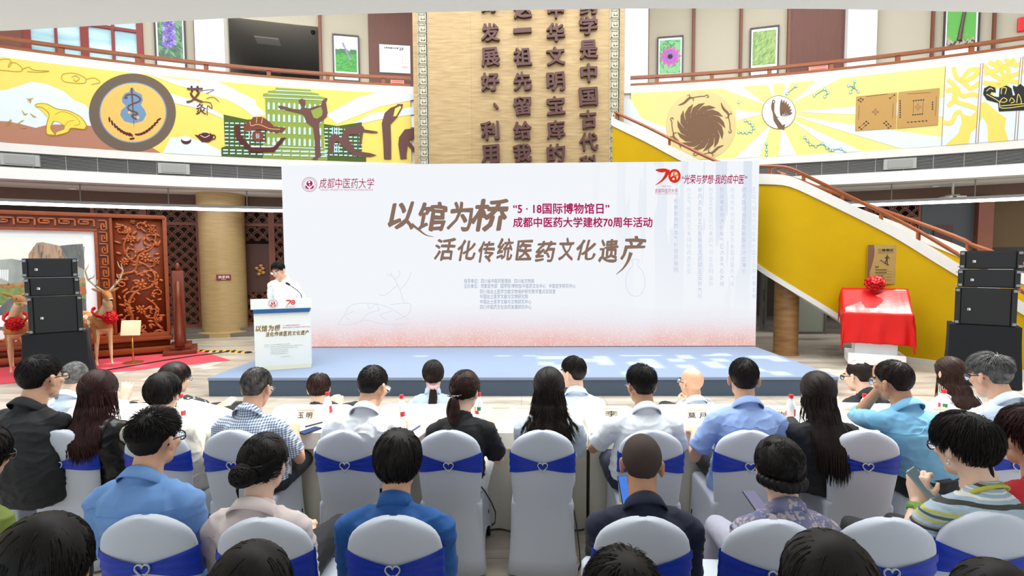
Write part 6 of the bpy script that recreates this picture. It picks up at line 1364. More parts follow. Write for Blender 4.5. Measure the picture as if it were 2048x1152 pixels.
    if st.get('tail'): # ponytail from the knot
        kx=K+Vector((0,-.012,0)); L,w,swell=st['tail']
        for k in range(170):
            a=rng.uniform(0,6.28); r=math.sqrt(rng.random())*w; P=[]; p=kx+Vector((math.cos(a)*r*.4,math.sin(a)*r*.3-.004,0)); seg=12
            for q in range(seg+1):
                f=q/seg; P.append(T(p)); d=grav+Vector((math.cos(a)*r*swell*math.cos(f*3.0),math.sin(a)*r*swell*.6*math.cos(f*3)-.25*(1-f)**3,0))*1.0; d.normalize(); p=p+d*L*rng.uniform(.9,1.05)/seg
                p=collide(p,T,Tinv)
            mb.tube(P,[.003]+[.0055]*9+[.004,.003,.0012],5)
    for c,r in st.get('braid',[]):
        v_=MB(); v_.ell((0,0,0),r,10,7,rot=Matrix.Rotation(.6*(1 if c[0]>0 else -1),3,'Y')); mb.add([T(Vector(c)+Vector(v)) for v in v_.v],v_.f)
    for P in st.get('locks',[]): mb.tube([T(Vector(q)) for q in P],[.006]*(len(P)-1)+[.0015],6)
    return mb
def hand_into(mb,Wp,fwd,up,s,right,curl=.3,spread=1.0):
    """wrist, finger direction, back-of-hand direction"""
    y=fwd.normalized(); z=(up-y*up.dot(y)).normalized(); x=y.cross(z)*(1 if right else 1); side=-1 if right else 1 # thumb side
    def P(a,b,c): return Wp+(x*a+y*b+z*c)*s
    mb.loft([[P(w*math.cos(t),b,h*math.sin(t)) for t in [2*math.pi*i/10 for i in range(10)]] for b,w,h in ((-.02,.026,.02),(.015,.034,.018),(.05,.043,.016),(.085,.042,.013),(.098,.036,.010))])
    for k,(fx,L) in enumerate(((-.033,.058),(-.0115,.072),(.0115,.078),(.033,.07))):
        fx*=(1 if side>0 else 1)*1.0; sx=fx*side*-1 if False else fx
        if side<0: sx=-fx
        # index finger on the thumb side
        P0=[(sx,.08,0)]; a=0; yy,zz=.088,0; out=[P(sx*.95,.075,.0),P(sx,yy,zz)]
        for q,l in enumerate((.45,.32,.23)):
            a+=curl*(.7 if q==0 else 1.0); yy+=L*l*math.cos(a); zz-=L*l*math.sin(a); out.append(P(sx*(1+.12*spread*(q+1)/3),yy,zz))
        mb.tube(out,[.009*s,.0092*s,.0085*s,.008*s,.0062*s],8)
    sx=side*.036
    mb.tube([P(side*.02,.012,-.005),P(side*.045,.035,-.012),P(side*.058,.06,-.02),P(side*.06,.085,-.028)],[.014*s,.0125*s,.0105*s,.007*s],8)
PEOPLE=[0]
def person(label,head,hs=1.0,hy=0,hp=10,hr=0,by=0,sw=.19,pel=None,skin=None,hair=None,hmat=None,top=None,sleeve='short',collar='shirt',colmat=None,legs=None,L=None,Rr=None,glasses=None,stand=False,bw=None,vox=.0068,group=None,sh=0,fat=1.0,hand=None,dcol=None,elb=None,hands=True,untuck=0,belt=None,neckcol=None,seam=None):
    skin=skin or M_skin; rng=random.Random(PEOPLE[0]*13+5); PEOPLE[0]+=1
    px,py,Y=head; hc=at(px,py,Y); hc.z-=.130*hs
    zp=.57 if not stand else .95
    if pel is None: pel=(hc.x,Y-.03)
    O=Vector((pel[0],pel[1],0 if not stand else stand)); hc=hc-O; hy=hy+math.degrees(math.atan2(-(hc.x+O.x),Y)) if not stand else hy; hs*=1.07
    t=thing('person',label,'person',O,0,group)
    Hm=Matrix.Rotation(R(hy),3,'Z')@Matrix.Rotation(R(-hp),3,'X')@Matrix.Rotation(R(hr),3,'Y')
    T=lambda p: hc+Hm@(Vector(p)*hs); Ti=Hm.transposed(); Tinv=lambda v: Ti@v
    B=Matrix.Rotation(R(by),3,'Z'); fx=B@Vector((0,1,0)); rx=B@Vector((1,0,0)); UP=Vector((0,0,1))
    nb=hc+Hm@Vector((0,-.03,-.07))*hs+Vector((0,0,-.075*hs))-fx*(.03+.05*math.sin(R(max(0,hp)))); nb.z+=sh
    pc=Vector((0,0,zp)); c1=pc+UP*.18-fx*.03; c2=nb-UP*.16-fx*.045
    def spine(f): g=1-f; return pc*g**3+c1*3*g*g*f+c2*3*g*f*f+nb*f**3
    k=(bw or sw/.19)
    SEC=[(-.12,.150,.115),(0,.172,.13),(.2,.166*fat,.122*fat),(.4,.16*fat,.118*fat),(.58,.168,.118),(.75,.172,.114),(.87,.150,.098),(.95,.105,.078),(1.0,.07,.064)]
    def sect(f,a,b,n=20):
        c=spine(max(0,f))+(UP*f*.5 if f<0 else Vector((0,0,0))); d=(spine(min(1,max(0,f)+.02))-spine(max(0,max(0,f)-.02))).normalized(); d=(d+UP*.6).normalized(); u=(fx-d*fx.dot(d)).normalized(); v=rx-d*rx.dot(d)-u*rx.dot(u); v.normalize()
        return [c+v*(a*math.copysign(abs(math.cos(q))**.85,math.cos(q)))+u*(b*math.sin(q)) for q in [2*math.pi*i/n for i in range(n)]]
    S={1:nb+rx*sw*.95+UP*-.070-fx*.005,-1:nb-rx*sw*.95+UP*-.070-fx*.005}
    Wt={1:Rr,-1:L}; arm={}
    for q in (1,-1):
        w=Wt[q]
        if w is None:
            w=(pc+rx*q*.06+fx*.17+UP*.04) if not stand else (pc+rx*q*.25+UP*-.1+fx*.05)
        else: w=Vector(w)-O if len(w)==3 else Vector((w[0],w[1],.8))-O
        s_=S[q]; lu,lf=.285*hs,.25*hs; d=w-s_; D=d.length
        if D>(lu+lf)*.985: w=s_+d*((lu+lf)*.985/D); d=w-s_; D=d.length
        a=(lu*lu-lf*lf+D*D)/(2*D); h=math.sqrt(max(0,lu*lu-a*a)); dn=d.normalized(); pole=(-UP*.9+rx*q*.22-fx*.35) if elb is None or q not in elb else Vector(elb[q]); pole=(pole-dn*pole.dot(dn)).normalized(); e=s_+dn*a+pole*h; arm[q]=(s_,e,w)
    # ---- body: one continuous skin
    mb=MB()
    mb.loft([sect(f,a*k*.84,b*.84*k**.5) for f,a,b in SEC])
    mb.tube([nb-UP*.05,nb+(T((0,-.02,-.07))-nb)*.55,T((0,-.016,-.045)),T((0,-.012,-.01))],[.062*hs,.056*hs,.056*hs,.05*hs],14)
    for q in (1,-1):
        s_,e,w=arm[q]; mb.tube([nb-UP*.055,s_.lerp(nb,.5)-UP*.03,s_.lerp(nb,.2)-UP*.03,s_.lerp(e,.12),s_.lerp(e,.24),s_.lerp(e,.4),s_.lerp(e,.7),e,e.lerp(w,.3),e.lerp(w,.7),w],[.036,.040,.039,.039,.042,.043,.04,.037,.039,.031,.026],12)
        if hands:
            hd=(hand or {}).get(q,{}); fw=Vector(hd['f']) if 'f' in hd else (w-e).normalized(); up_=Vector(hd['u']) if 'u' in hd else UP+rx*q*.2
            hand_into(mb,w,fw,up_,hs*1.0,q==1,hd.get('c',.32))
    if stand: LG=[[(q*.09,0,.0),(q*.1,.01,-.25),(q*.1,.02,-.47),(q*.1,-.01,-.7),(q*.1,-.02,-.87)] for q in (1,-1)]
    else: LG=[[(q*.085,-.02,-.02),(q*.11,.2,-.01),(q*.125,.43,-.03),(q*.125,.46,-.28),(q*.125,.44,-.49)] for q in (1,-1)]
    for P in LG:
        pts=[pc+rx*x+fx*y+UP*z for x,y,z in P]; mb.tube(pts,[.08,.07,.052,.045,.03],12); an=pts[-1]; mb.tube([an,an+fx*.07-UP*.035,an+fx*.15-UP*.05],[.032,.032,.022],10)
    def hell(c,r,rot=None):
        m2=MB(); m2.ell((0,0,0),r,16,11,rot=rot); mb.add([T(Vector(c)+Vector(v)) for v in m2.v],m2.f)
    hell((0,-.012,.03),(.076,.095,.089)); hell((0,.03,-.03),(.062,.062,.082)); hell((0,.056,-.088),(.033,.03,.027)); hell((0,.079,.024),(.05,.014,.012))
    for q in (1,-1): hell((q*.037,.015,-.062),(.024,.042,.036)); hell((q*.04,.062,-.022),(.022,.022,.02)); hell((q*.0795,-.006,-.01),(.0095,.021,.034),Matrix.Rotation(q*.35,3,'Z')@Matrix.Rotation(.18,3,'X')); hell((q*.083,-.016,.006),(.008,.013,.02),Matrix.Rotation(q*.4,3,'Z')); hell((q*.011,.094,-.033),(.01,.01,.009))
    mb.tube([T((0,.084,.018)),T((0,.096,-.005)),T((0,.106,-.03))],[.008*hs,.010*hs,.013*hs],10); hell((0,.085,-.058),(.023,.011,.007)); hell((0,.084,-.067),(.02,.010,.007))
    me=remesh(mb,vox,2,.4)
    for m_ in (skin,M_lip,M_brow,M_eyew): me.materials.append(m_)
    for p in me.polygons:
        c=Tinv(p.center-hc)/hs; i=0
        if c.y>.06:
            ax=abs(c.x)
            if (c.x/.022)**2+((c.z+.062)/.0075)**2<1: i=1
            elif ((ax-.033)/.019)**2+((c.z-.026)/.0055)**2<1: i=2
            elif ((ax-.032)/.013)**2+((c.z-.002)/.006)**2<1: i=2 if ((ax-.032)**2+(c.z-.002)**2)<.00004 else 3
        p.material_index=i; p.use_smooth=True
    me.name='body'; o=bpy.data.objects.new('body',me); C.objects.link(o); o.parent=t
    # ---- top garment
    def fabric(mb,name,m,vx=.010,amp=.0075,par=t):
        me=remesh(mb,vx,4); me.update()
        no=[v.normal.copy() for v in me.vertices]; ph=Vector((rng.random()*9,rng.random()*9,rng.random()*9))
        for v,nn in zip(me.vertices,no):
            c=v.co; a=noise.noise(Vector((c.x*7,c.y*7,c.z*11))+ph); b=noise.noise(Vector((c.x*9+c.z*9,c.y*9,c.z*16-c.x*6))+ph*2); r_=1-abs(b)*2.2
            v.co=c+nn*(amp*a+amp*.9*max(0,r_)**3)
        return mobj(name,me,m,par)
    mb=MB(); low=[(f,a,b) for f,a,b in SEC]; low[0]=(-.04,.17,.132)
    if belt: low=[(.135,.166*fat,.125*fat)]+low[2:]
    if untuck: low[0]=(-.12-untuck,.192,.158); low.insert(1,(-.1,.19,.152))
    axn=(T((0,-.02,-.08))-nb).normalized(); un=(fx-axn*fx.dot(axn)).normalized(); vn=axn.cross(un); mb.loft([sect(f,a*k,b*k**.5) for f,a,b in low]+[[nb+axn*.03+(vn*math.cos(q)*-1+un*math.sin(q))*.066*hs for q in [2*math.pi*i/20 for i in range(20)]]])
    for q in (1,-1):
        s_,e,w=arm[q]; P=[nb-UP*.05,s_.lerp(nb,.5)-UP*.022,s_.lerp(nb,.18)-UP*.02,s_.lerp(e,.1)+(s_-nb).normalized()*.004,s_.lerp(e,.22),s_.lerp(e,.4)]; r_=[.05,.06,.058,.057,.06,.063]
        if sleeve=='short': P+=[s_.lerp(e,.62),s_.lerp(e,.8)]; r_+=[.064,.068]
        elif sleeve=='cap': P+=[s_.lerp(e,.5)]; r_+=[.066]
        elif sleeve=='rolled': P+=[s_.lerp(e,.75),e,e.lerp(w,.25)]; r_+=[.06,.055,.052]
        else: P+=[s_.lerp(e,.75),e,e.lerp(w,.4),e.lerp(w,.93)]; r_+=[.06,.054,.05,.042]
        mb.tube(P,r_,14)
    sh_=fabric(mb,'shirt',top)
    ax=(T((0,-.02,-.08))-nb).normalized(); u=(fx-ax*fx.dot(ax)).normalized(); v=ax.cross(u)
    cm=colmat or top
    def ringp(r,z,tiltf,n=26,gap=0): return [nb+u*(r*math.sin(a)*1.05)+v*(r*math.cos(a))+ax*(z-tiltf*(math.sin(a)+1)/2) for a in [math.pi/2+gap+(2*math.pi-2*gap)*i/(n-1) for i in range(n)]]
    if collar in('shirt','polo'):
        mb=MB(); mb.loft([ringp(.064*hs,.0,.02,gap=.12),ringp(.061*hs,.05,.05,gap=.12),ringp(.064*hs,.054,.052,gap=.14),ringp(.074*hs,.045,.05,gap=.2),ringp(.092*hs,.004,.052,gap=.3),ringp(.089*hs,-.002,.05,gap=.3)],cap=False,closed=False); ob=mb.build('collar',cm,sh_,smooth=True); md=ob.modifiers.new('s','SOLIDIFY'); md.thickness=.003
    elif collar=='stand':
        mb=MB(); mb.loft([ringp(.068*hs,-.005,.02,gap=.05),ringp(.062*hs,.05,.03,gap=.05),ringp(.060*hs,.05,.03,gap=.05)],cap=False,closed=False); ob=mb.build('collar',cm,sh_,smooth=True); md=ob.modifiers.new('s','SOLIDIFY'); md.thickness=.004
    elif collar=='round':
        mb=MB(); mb.tube(ringp(.066*hs,.008,.028,30),(.006,.011),8); mb.build('neckband',cm,sh_,smooth=True)
    elif collar=='lapel':
        mb=MB(); mb.loft([ringp(.068*hs,-.005,.03,gap=.5),ringp(.068*hs,.035,.05,gap=.5),ringp(.078*hs,.03,.05,gap=.5),ringp(.1*hs,-.02,.06,gap=.55)],cap=False,closed=False); ob=mb.build('collar',cm,sh_,smooth=True); md=ob.modifiers.new('s','SOLIDIFY'); md.thickness=.004
    if seam:
        bpy.context.view_layer.update()
        for f_ in seam:
            P=[]; R_=sect(f_,.2*k,.15,72)
            for q_ in range(40,69):
                ok,lo,no,_i=sh_.closest_point_on_mesh(R_[q_]); P.append(lo+no*.0008)
            mb=MB(); mb.tube(P,.0016,5); mb.build('seam',cm,sh_,smooth=True)
    # ---- trousers and shoes
    mb=MB(); mb.loft([sect(f,a*k*1.03,b*1.03) for f,a,b in ((-.16,.15,.12),(-.1,.168,.135),(0,.166,.128),(.09 if not belt else .15,.158,.12))])
    for P in LG:
        pts=[pc+rx*x+fx*y+UP*z for x,y,z in P]; mb.tube(pts,[.1,.088,.07,.062,.055],12)
    fabric(mb,'trousers',legs or mat('trousers_black','#1b1c20',.8),.013,.005)
    if belt:
        mb=MB(); mb.loft([sect(f,.167*k*.98,.128*k**.5*1.02,32) for f in (.115,.17)],cap=False); ob=mb.build('belt',belt,t,smooth=True); md=ob.modifiers.new('s','SOLIDIFY'); md.thickness=.006
    for P in LG:
        an=pc+rx*P[-1][0]+fx*P[-1][1]+UP*P[-1][2]; mb=MB(); z0=an.z; mb.loft([[an+rx*(w*math.cos(a))+fx*yy+UP*(max(-z0+.004,(zz+h*math.sin(a)))) for a in [2*math.pi*i/12 for i in range(12)]] for yy,w,h,zz in ((-.07,.02,.03,-.04),(-.05,.036,.05,-.03),(.0,.04,.055,-.03),(.08,.046,.04,-.05),(.15,.044,.03,-.055),(.19,.02,.015,-.06))]); mb.build('shoe',M_shoe,t,smooth=True)
    # ---- hair
    if hair:
        st=dict(hair); st['Tinv']=Tinv; st['rx']=Hm@Vector((1,0,0))
        zb_=nb.z
        def collide(p,T,Tinv):
            w=T(p); m=1.0
            if w.z<zb_+.07:
                f=max(0,min(1,(w.z-zp)/max(.05,nb.z-zp))); c=spine(f); a,b=[lerpt([(s[0],s[i]) for s in SEC],f) for i in (1,2)]
                d=w-c; ux=d.dot(rx)/(a*k+.034); uy=d.dot(fx)/(b*k**.5+.036); q=math.sqrt(ux*ux+uy*uy)
                if abs(ux)<1 and p.y<.03:
                    lim=-math.sqrt(1-ux*ux)
                    if uy>lim: w=w+fx*((lim-uy)*(b*k**.5+.036))*(.38 if w.z>zb_-.12 else .8)
                for q2 in (1,-1):
                    dv=w-S[q2]
                    if dv.length<.078: dv=dv-fx*.03+UP*.02; w=S[q2]+dv.normalized()*.078
                return Vector(Ti@(w-hc))/hs
            return p
        hm=build_hair(T,st,rng,collide); hm.build('hair',hmat or HB,t,smooth=True)
    if glasses:
        gm=mat('glasses_'+glasses,{'black':'#151417','metal':'#6f6a66','clear':'#b9b6b4'}[glasses],.35,.3); gw={'black':.0028,'metal':.0015,'clear':.0022}[glasses]*hs
        mb=MB()
        for q in (1,-1):
            c=Vector((q*.034,.104,-.002)); mb.tube([T(c+Vector((.025*math.cos(a),-.006*abs(math.cos(a))*(1 if math.cos(a)*q>0 else 0),.02*math.sin(a)))) for a in [2*math.pi*i/20 for i in range(21)]],gw,6)
            mb.tube([T((q*.06,.096,.004)),T((q*.079,.07,.006)),T((q*.085,.02,.008)),T((q*.087,-.008,.008)),T((q*.083,-.03,-.012))],gw,6)
        mb.tube([T((-.01,.106,.002)),T((0,.109,.006)),T((.01,.106,.002))],gw,6); go=mb.build('glasses',gm,t,smooth=True)
        mb=MB()
        for q in (1,-1): mb.add([T(Vector((q*.034+.024*math.cos(a),.103-.005*max(0,math.cos(a)*q),-.002+.019*math.sin(a)))) for a in [2*math.pi*i/16 for i in range(16)]],[tuple(range(16))])
        lm=mat('lens_glass','#ffffff',.02,trans=1.0); mb.build('lenses',lm,go)
    t['_']=0; del t['_']
    return dict(t=t,O=O,hc=hc,T=T,nb=nb,arm=arm,B=B,rx=rx,fx=fx,S=S,spine=spine,shirt=sh_)
# ---------------------------------------------------------------- fabrics
def cloth(n,c,**k): k.setdefault('bump',.5); k.setdefault('bscale',15); k.setdefault('bdist',.008); return mat('cloth_'+n,c,k.pop('rough',.8),sheen=.04,**k)
def checked():
    m=cloth('check','#e6edf4'); n=m.node_tree.nodes; l=m.node_tree.links; b=n['Principled BSDF']; tc=n.new('ShaderNodeTexCoord')
    sp=n.new('ShaderNodeSeparateXYZ'); l.new(tc.outputs['Object'],sp.inputs[0]); prev=None
    def band(sock,f):
        a=n.new('ShaderNodeMath'); a.operation='MULTIPLY'; a.inputs[1].default_value=f; l.new(sock,a.inputs[0]); s=n.new('ShaderNodeMath'); s.operation='SINE'; l.new(a.outputs[0],s.inputs[0]); g=n.new('ShaderNodeMath'); g.operation='GREATER_THAN'; g.inputs[1].default_value=.1; l.new(s.outputs[0],g.inputs[0]); return g.outputs[0]
    ad=n.new('ShaderNodeMath'); l.new(band(sp.outputs[0],420),ad.inputs[0]); l.new(band(sp.outputs[2],420),ad.inputs[1]); r=n.new('ShaderNodeMapRange'); r.inputs[2].default_value=2; l.new(ad.outputs[0],r.inputs[0])
    mx=n.new('ShaderNodeMix'); mx.data_type='RGBA'; mx.inputs[6].default_value=hexc('#e9eff6'); mx.inputs[7].default_value=hexc('#49678f'); l.new(r.outputs[0],mx.inputs[0]); l.new(mx.outputs[2],b.inputs['Base Color']); return m
def dotted():
    m=cloth('dots','#141417'); n=m.node_tree.nodes; l=m.node_tree.links; b=n['Principled BSDF']; tc=n.new('ShaderNodeTexCoord'); v=n.new('ShaderNodeTexVoronoi'); v.inputs['Scale'].default_value=26; v.inputs['Randomness'].default_value=.35; l.new(tc.outputs['Object'],v.inputs[0]); g=n.new('ShaderNodeMath'); g.operation='LESS_THAN'; g.inputs[1].default_value=.27; l.new(v.outputs['Distance'],g.inputs[0]); mx=n.new('ShaderNodeMix'); mx.data_type='RGBA'; mx.inputs[6].default_value=hexc('#141417'); mx.inputs[7].default_value=hexc('#f0eeea'); l.new(g.outputs[0],mx.inputs[0]); l.new(mx.outputs[2],b.inputs['Base Color']); return m
def floral():
    m=cloth('floral','#7f809c'); n=m.node_tree.nodes; l=m.node_tree.links; b=n['Principled BSDF']; tc=n.new('ShaderNodeTexCoord')
    nz=n.new('ShaderNodeTexNoise'); nz.inputs['Scale'].default_value=9; nz.inputs['Detail'].default_value=2; l.new(tc.outputs['Object'],nz.inputs[0])
    r=n.new('ShaderNodeValToRGB'); e=r.color_ramp.elements; e[0].position=.35; e[0].color=hexc('#5f6a92'); e[1].position=.65; e[1].color=hexc('#8f8496'); l.new(nz.outputs[0],r.inputs[0])
    v=n.new('ShaderNodeTexVoronoi'); v.feature='F1'; v.inputs['Scale'].default_value=23; v.inputs['Detail'].default_value=0
    d=n.new('ShaderNodeTexNoise'); d.inputs['Scale'].default_value=38; d.inputs['Detail'].default_value=1; l.new(tc.outputs['Object'],d.inputs[0]); ad=n.new('ShaderNodeVectorMath'); ad.operation='MULTIPLY_ADD'; ad.inputs[1].default_value=(.09,.09,.09); l.new(d.outputs['Color'],ad.inputs[0]); l.new(tc.outputs['Object'],ad.inputs[2]); l.new(ad.outputs[0],v.inputs[0])
    g=n.new('ShaderNodeMapRange'); g.inputs[1].default_value=.40; g.inputs[2].default_value=.36; l.new(v.outputs['Distance'],g.inputs[0])
    mx=n.new('ShaderNodeMix'); mx.data_type='RGBA'; l.new(g.outputs[0],mx.inputs[0]); l.new(r.outputs[0],mx.inputs[6]); mx.inputs[7].default_value=hexc('#b5a8ad'); l.new(mx.outputs[2],b.inputs['Base Color']); return m
def striped():
    m=cloth('stripes','#a9b9c4'); n=m.node_tree.nodes; l=m.node_tree.links; b=n['Principled BSDF']; tc=n.new('ShaderNodeTexCoord'); sp=n.new('ShaderNodeSeparateXYZ'); l.new(tc.outputs['Object'],sp.inputs[0])
    nz=n.new('ShaderNodeTexNoise'); nz.inputs['Scale'].default_value=3; l.new(tc.outputs['Object'],nz.inputs[0]); ma=n.new('ShaderNodeMath'); ma.operation='MULTIPLY_ADD'; ma.inputs[1].default_value=.05; l.new(nz.outputs[0],ma.inputs[0]); l.new(sp.outputs[2],ma.inputs[2])
    q=n.new('ShaderNodeMath'); q.operation='MULTIPLY'; q.inputs[1].default_value=5.2; l.new(ma.outputs[0],q.inputs[0]); fr=n.new('ShaderNodeMath'); fr.operation='FRACT'; l.new(q.outputs[0],fr.inputs[0])
    r=n.new('ShaderNodeValToRGB'); r.color_ramp.interpolation='CONSTANT'; e=r.color_ramp.elements; seq=[(0,'#9fb3bf'),(.10,'#3a3a34'),(.18,'#9fb3bf'),(.25,'#d8d9d2'),(.29,'#9fb3bf'),(.36,'#d8d9d2'),(.40,'#9fb3bf'),(.48,'#3c3a33'),(.55,'#8f8f88'),(.60,'#a7b8c0'),(.70,'#c2bd3a'),(.75,'#a7b8c0'),(.80,'#55604a'),(.86,'#a7b8c0'),(.90,'#c2bd3a'),(.95,'#a7b8c0')]
    e[0].position=0; e[0].color=hexc(seq[0][1]); e[1].position=seq[1][0]; e[1].color=hexc(seq[1][1])
    for p,c in seq[2:]: k=e.new(p); k.color=hexc(c)
    l.new(fr.outputs[0],r.inputs[0]); l.new(r.outputs[0],b.inputs['Base Color']); return m
# hair styles
def S_(k,**d): d['k']=k; return d
SHORT=S_('short',len=.045,vol=.010,n=420,r=.0048,side=.3); SPIKY=S_('short',len=.05,vol=.012,n=480,r=.0046,side=.25,spike=.03,mess=.35); CROP=S_('short',len=.016,vol=.004,n=300,r=.0035,side=.5)
BOWL=S_('short',full=1,len=.085,vol=.022,n=480,r=.0058,side=.8,hl=[(0,.03),(.6,.03),(.95,.0),(1.3,-.015),(1.58,-.012),(1.85,-.02),(2.02,-.045),(2.4,-.06),(3.2,-.062)],cap=.8)
LONG=S_('long',len=.36,vol=.014,n=420,r=.0062,cap=.9); 
BUN=dict(k='bun',vol=.010,n=380,r=.0048,knot=(0,-.115,-.02),cap=.9,hl=HL)
navy=cloth('navy_trousers','#1a2238'); blackt=cloth('black_trousers','#17181b'); TAB=.775
def tb(px,py,z=TAB): return tuple(onz(px,py,z))
Y=3.26
# ---------------- row at the tables
P1=person('person in a black shirt with glasses, seated at the left edge facing right',(80,712,3.12),1.14,-50,4,0,-8,.235,skin=M_skin,pel=(-3.12,3.02),hair=S_('short',len=.034,vol=.009,n=460,r=.0045,side=.4,comb=(0,.5,0)),hmat=HB,top=cloth('black_shirt','#17181c'),collar='shirt',legs=blackt,Rr=tb(118,838),L=tb(60,842),glasses='black',hand={1:{'u':(0,0,1),'c':.15}},fat=1.15)
P2=person('person with long dark brown hair in a black leather jacket at the tables',(195,745,3.2),1.02,-15,12,0,6,.175,pel=(-2.78,3.22),hair=S_('long',len=.33,vol=.02,n=460,r=.0062,cap=.9,wave=.03),hmat=HRB,top=mat('black_leather','#141416',.3,bump=.25,bscale=14),sleeve='long',collar='none',legs=blackt,Rr=tb(245,850),L=tb(150,850),skin=M_skin2)
P3=person('person with short black hair in a beige white jacket behind the spiky haired man',(325,749,3.22),1.02,-28,8,0,4,.18,pel=(-2.28,3.2),hair=S_('short',full=1,len=.075,vol=.018,n=460,r=.0052,side=.75,low=.015,cap=.9),top=cloth('beige_jacket','#d9d3c5',rough=.6),sleeve='long',collar='lapel',legs=cloth('beige_trousers','#cfc9bb'),Rr=tb(398,858),L=tb(300,850),skin=M_skin2)
P4=person('person with greying hair in a blue checked shirt reading papers at the tables',(512,738,Y),1.03,-32,16,0,0,.195,pel=(-1.74,3.22),hair=S_('short',len=.035,vol=.010,n=480,r=.0045,side=.45),hmat=HG,top=checked(),collar='shirt',legs=cloth('charcoal_trousers','#20242c'),Rr=tb(590,862),L=tb(480,858),glasses='metal',elb={1:(.5,-.35,-.8)},hand={1:{'f':(-.55,.8,.2),'u':(.2,-.3,1),'c':.5}},seam=(.79,))
P5=person('person with clear glasses in a white polo shirt at the tables, below the lectern',(745,733,3.2),1.04,-36,20,0,0,.205,pel=(-.98,3.2),hair=S_('short',len=.026,vol=.007,n=460,r=.0042,side=.4),top=cloth('white_polo','#e9edf2'),collar='polo',legs=navy,Rr=tb(805,862),L=tb(655,868),glasses='clear',fat=1.05)
P6=person('person with a brown ponytail and hair clip in a black short sleeved top',(930,745,3.22),1.0,-26,18,0,0,.175,pel=(-.4,3.2),hair=S_('pony',vol=.014,n=420,r=.005,knot=(-.005,-.118,-.045),cap=.9,hl=HL,tail=(.15,.05,8)),hmat=HBR,top=cloth('black_top','#131315'),collar='none',legs=cloth('white_skirt','#e4e5e4'),Rr=tb(985,862),L=tb(880,858),skin=M_skin2,elb={1:(.3,-.3,-.9)})
P7=person('person with long glossy black hair in a pale blue white blazer at the tables',(1098,740,3.24),1.0,0,12,0,0,.18,pel=(.17,3.2),hair=S_('long',len=.32,vol=.02,n=480,r=.006,cap=.9,flip=.9,part=.01,spread=.34),hmat=HDB,top=cloth('pale_blazer','#d5e0e8'),sleeve='long',collar='none',legs=cloth('pale_skirt','#dfe3e4'),Rr=tb(1140,852),L=tb(1060,852),skin=M_skin2)
P8=person('person in a white polo shirt and navy trousers at the tables',(1283,733,Y),1.02,25,10,0,0,.195,pel=(.76,3.24),hair=S_('short',len=.042,vol=.012,n=440,r=.0045,side=.3,spike=.014,mess=.25),top=cloth('white_polo','#e9edf2'),collar='polo',legs=navy,Rr=tb(1335,852),L=tb(1225,858),glasses='metal',elb={-1:(-.75,-.3,-.6)},skin=M_skin3,untuck=.0)
P9=person('tall person in a light blue short sleeved shirt and black trousers at the tables',(1488,718,3.28),1.06,8,4,0,0,.21,pel=(1.46,3.25),hair=S_('short',len=.034,vol=.009,n=460,r=.0045,side=.35),top=cloth('light_blue_shirt','#9bb6ea'),collar='shirt',legs=blackt,Rr=tb(1545,858),L=tb(1390,860),elb={-1:(-.45,-.3,-.9)},untuck=.16,hand={-1:{'f':(-.85,.5,-.05),'u':(0,-.2,1),'c':.2}},seam=(.79,))
P10=person('person with very long black brown hair in a black suit jacket at the tables',(1636,748,3.22),1.02,18,10,0,2,.185,pel=(1.98,3.22),hair=S_('long',len=.42,vol=.018,n=480,r=.0062,cap=.9,part=-.02),hmat=HDB,top=cloth('black_suit','#15171c'),sleeve='long',collar='none',legs=blackt,Rr=tb(1700,855),L=tb(1580,838),skin=M_skin2,hand={-1:{'f':(-.5,.85,0),'u':(0,0,1)}})
P11=person('person in a teal blue shirt and black belt resting the cheek on one hand',(1788,722,3.22),1.05,55,8,-6,8,.215,pel=(2.62,3.15),hair=S_('short',len=.028,vol=.008,n=460,r=.0042,side=.45),hmat=HG if False else HDB,top=cloth('teal_shirt','#78b6da'),collar='shirt',sleeve='rolled',legs=blackt,belt=mat('belt_black','#17171a',.35),glasses='metal',L=(at(1758,778,3.27)),Rr=tb(1850,850),elb={-1:(-.15,.8,-1)},hand={-1:{'f':(.02,.1,1),'u':(-1,-.15,.1),'c':.22}},skin=M_skin3,fat=1.08,vox=.006,seam=(.79,))
P12=person('person with silver grey hair in a very pale blue shirt, rightmost at the tables',(1982,711,3.26),1.06,55,14,0,6,.21,pel=(3.2,3.24),hair=S_('short',len=.05,vol=.012,n=460,r=.0045,side=.3,spike=.02,mess=.3),hmat=HSG,top=cloth('pale_blue_shirt','#d3e0f1'),collar='shirt',sleeve='long',legs=blackt,belt=mat('belt_black','#17171a'),glasses='black',L=tb(1905,852),Rr=tb(2010,850),seam=(.79,))
# ---------------- front row in armchairs
YF=4.36; FR=None
person('person with cropped grey hair in pale blue, in the front row before the left loudspeakers',(149,724,4.3),1.08,-25,8,0,0,.2,pel=(-3.85,4.42),hair=CROP,hmat=HSG,top=cloth('pale_blue_shirt','#d3e0f1'),collar='shirt',sleeve='long',Rr=at(250,797,4.5),skin=M_skin2)
person('person in a black polka dot blouse turned to the right in the front row',(350,728,4.38),1.05,-68,6,0,-30,.175,pel=(-2.98,4.42),hair=S_('short',full=1,len=.085,vol=.02,n=420,r=.0052,side=.85,low=.015,cap=.9),hmat=HDB,top=dotted(),sleeve='long',collar='round',glasses='metal',skin=M_skin2)
person('person with thinning dark hair, head just showing over an armchair in front of the lectern',(637,748,4.3),1.02,-4,14,0,0,.17,pel=(-1.8,4.42),hair=S_('short',full=1,len=.07,vol=.016,n=230,r=.005,side=.9,low=.02,cap=.7,crown=.42,sparse=.2,mess=.25),hmat=HBR,top=cloth('dark_top','#23242c'),collar='round',skin=M_skin2)
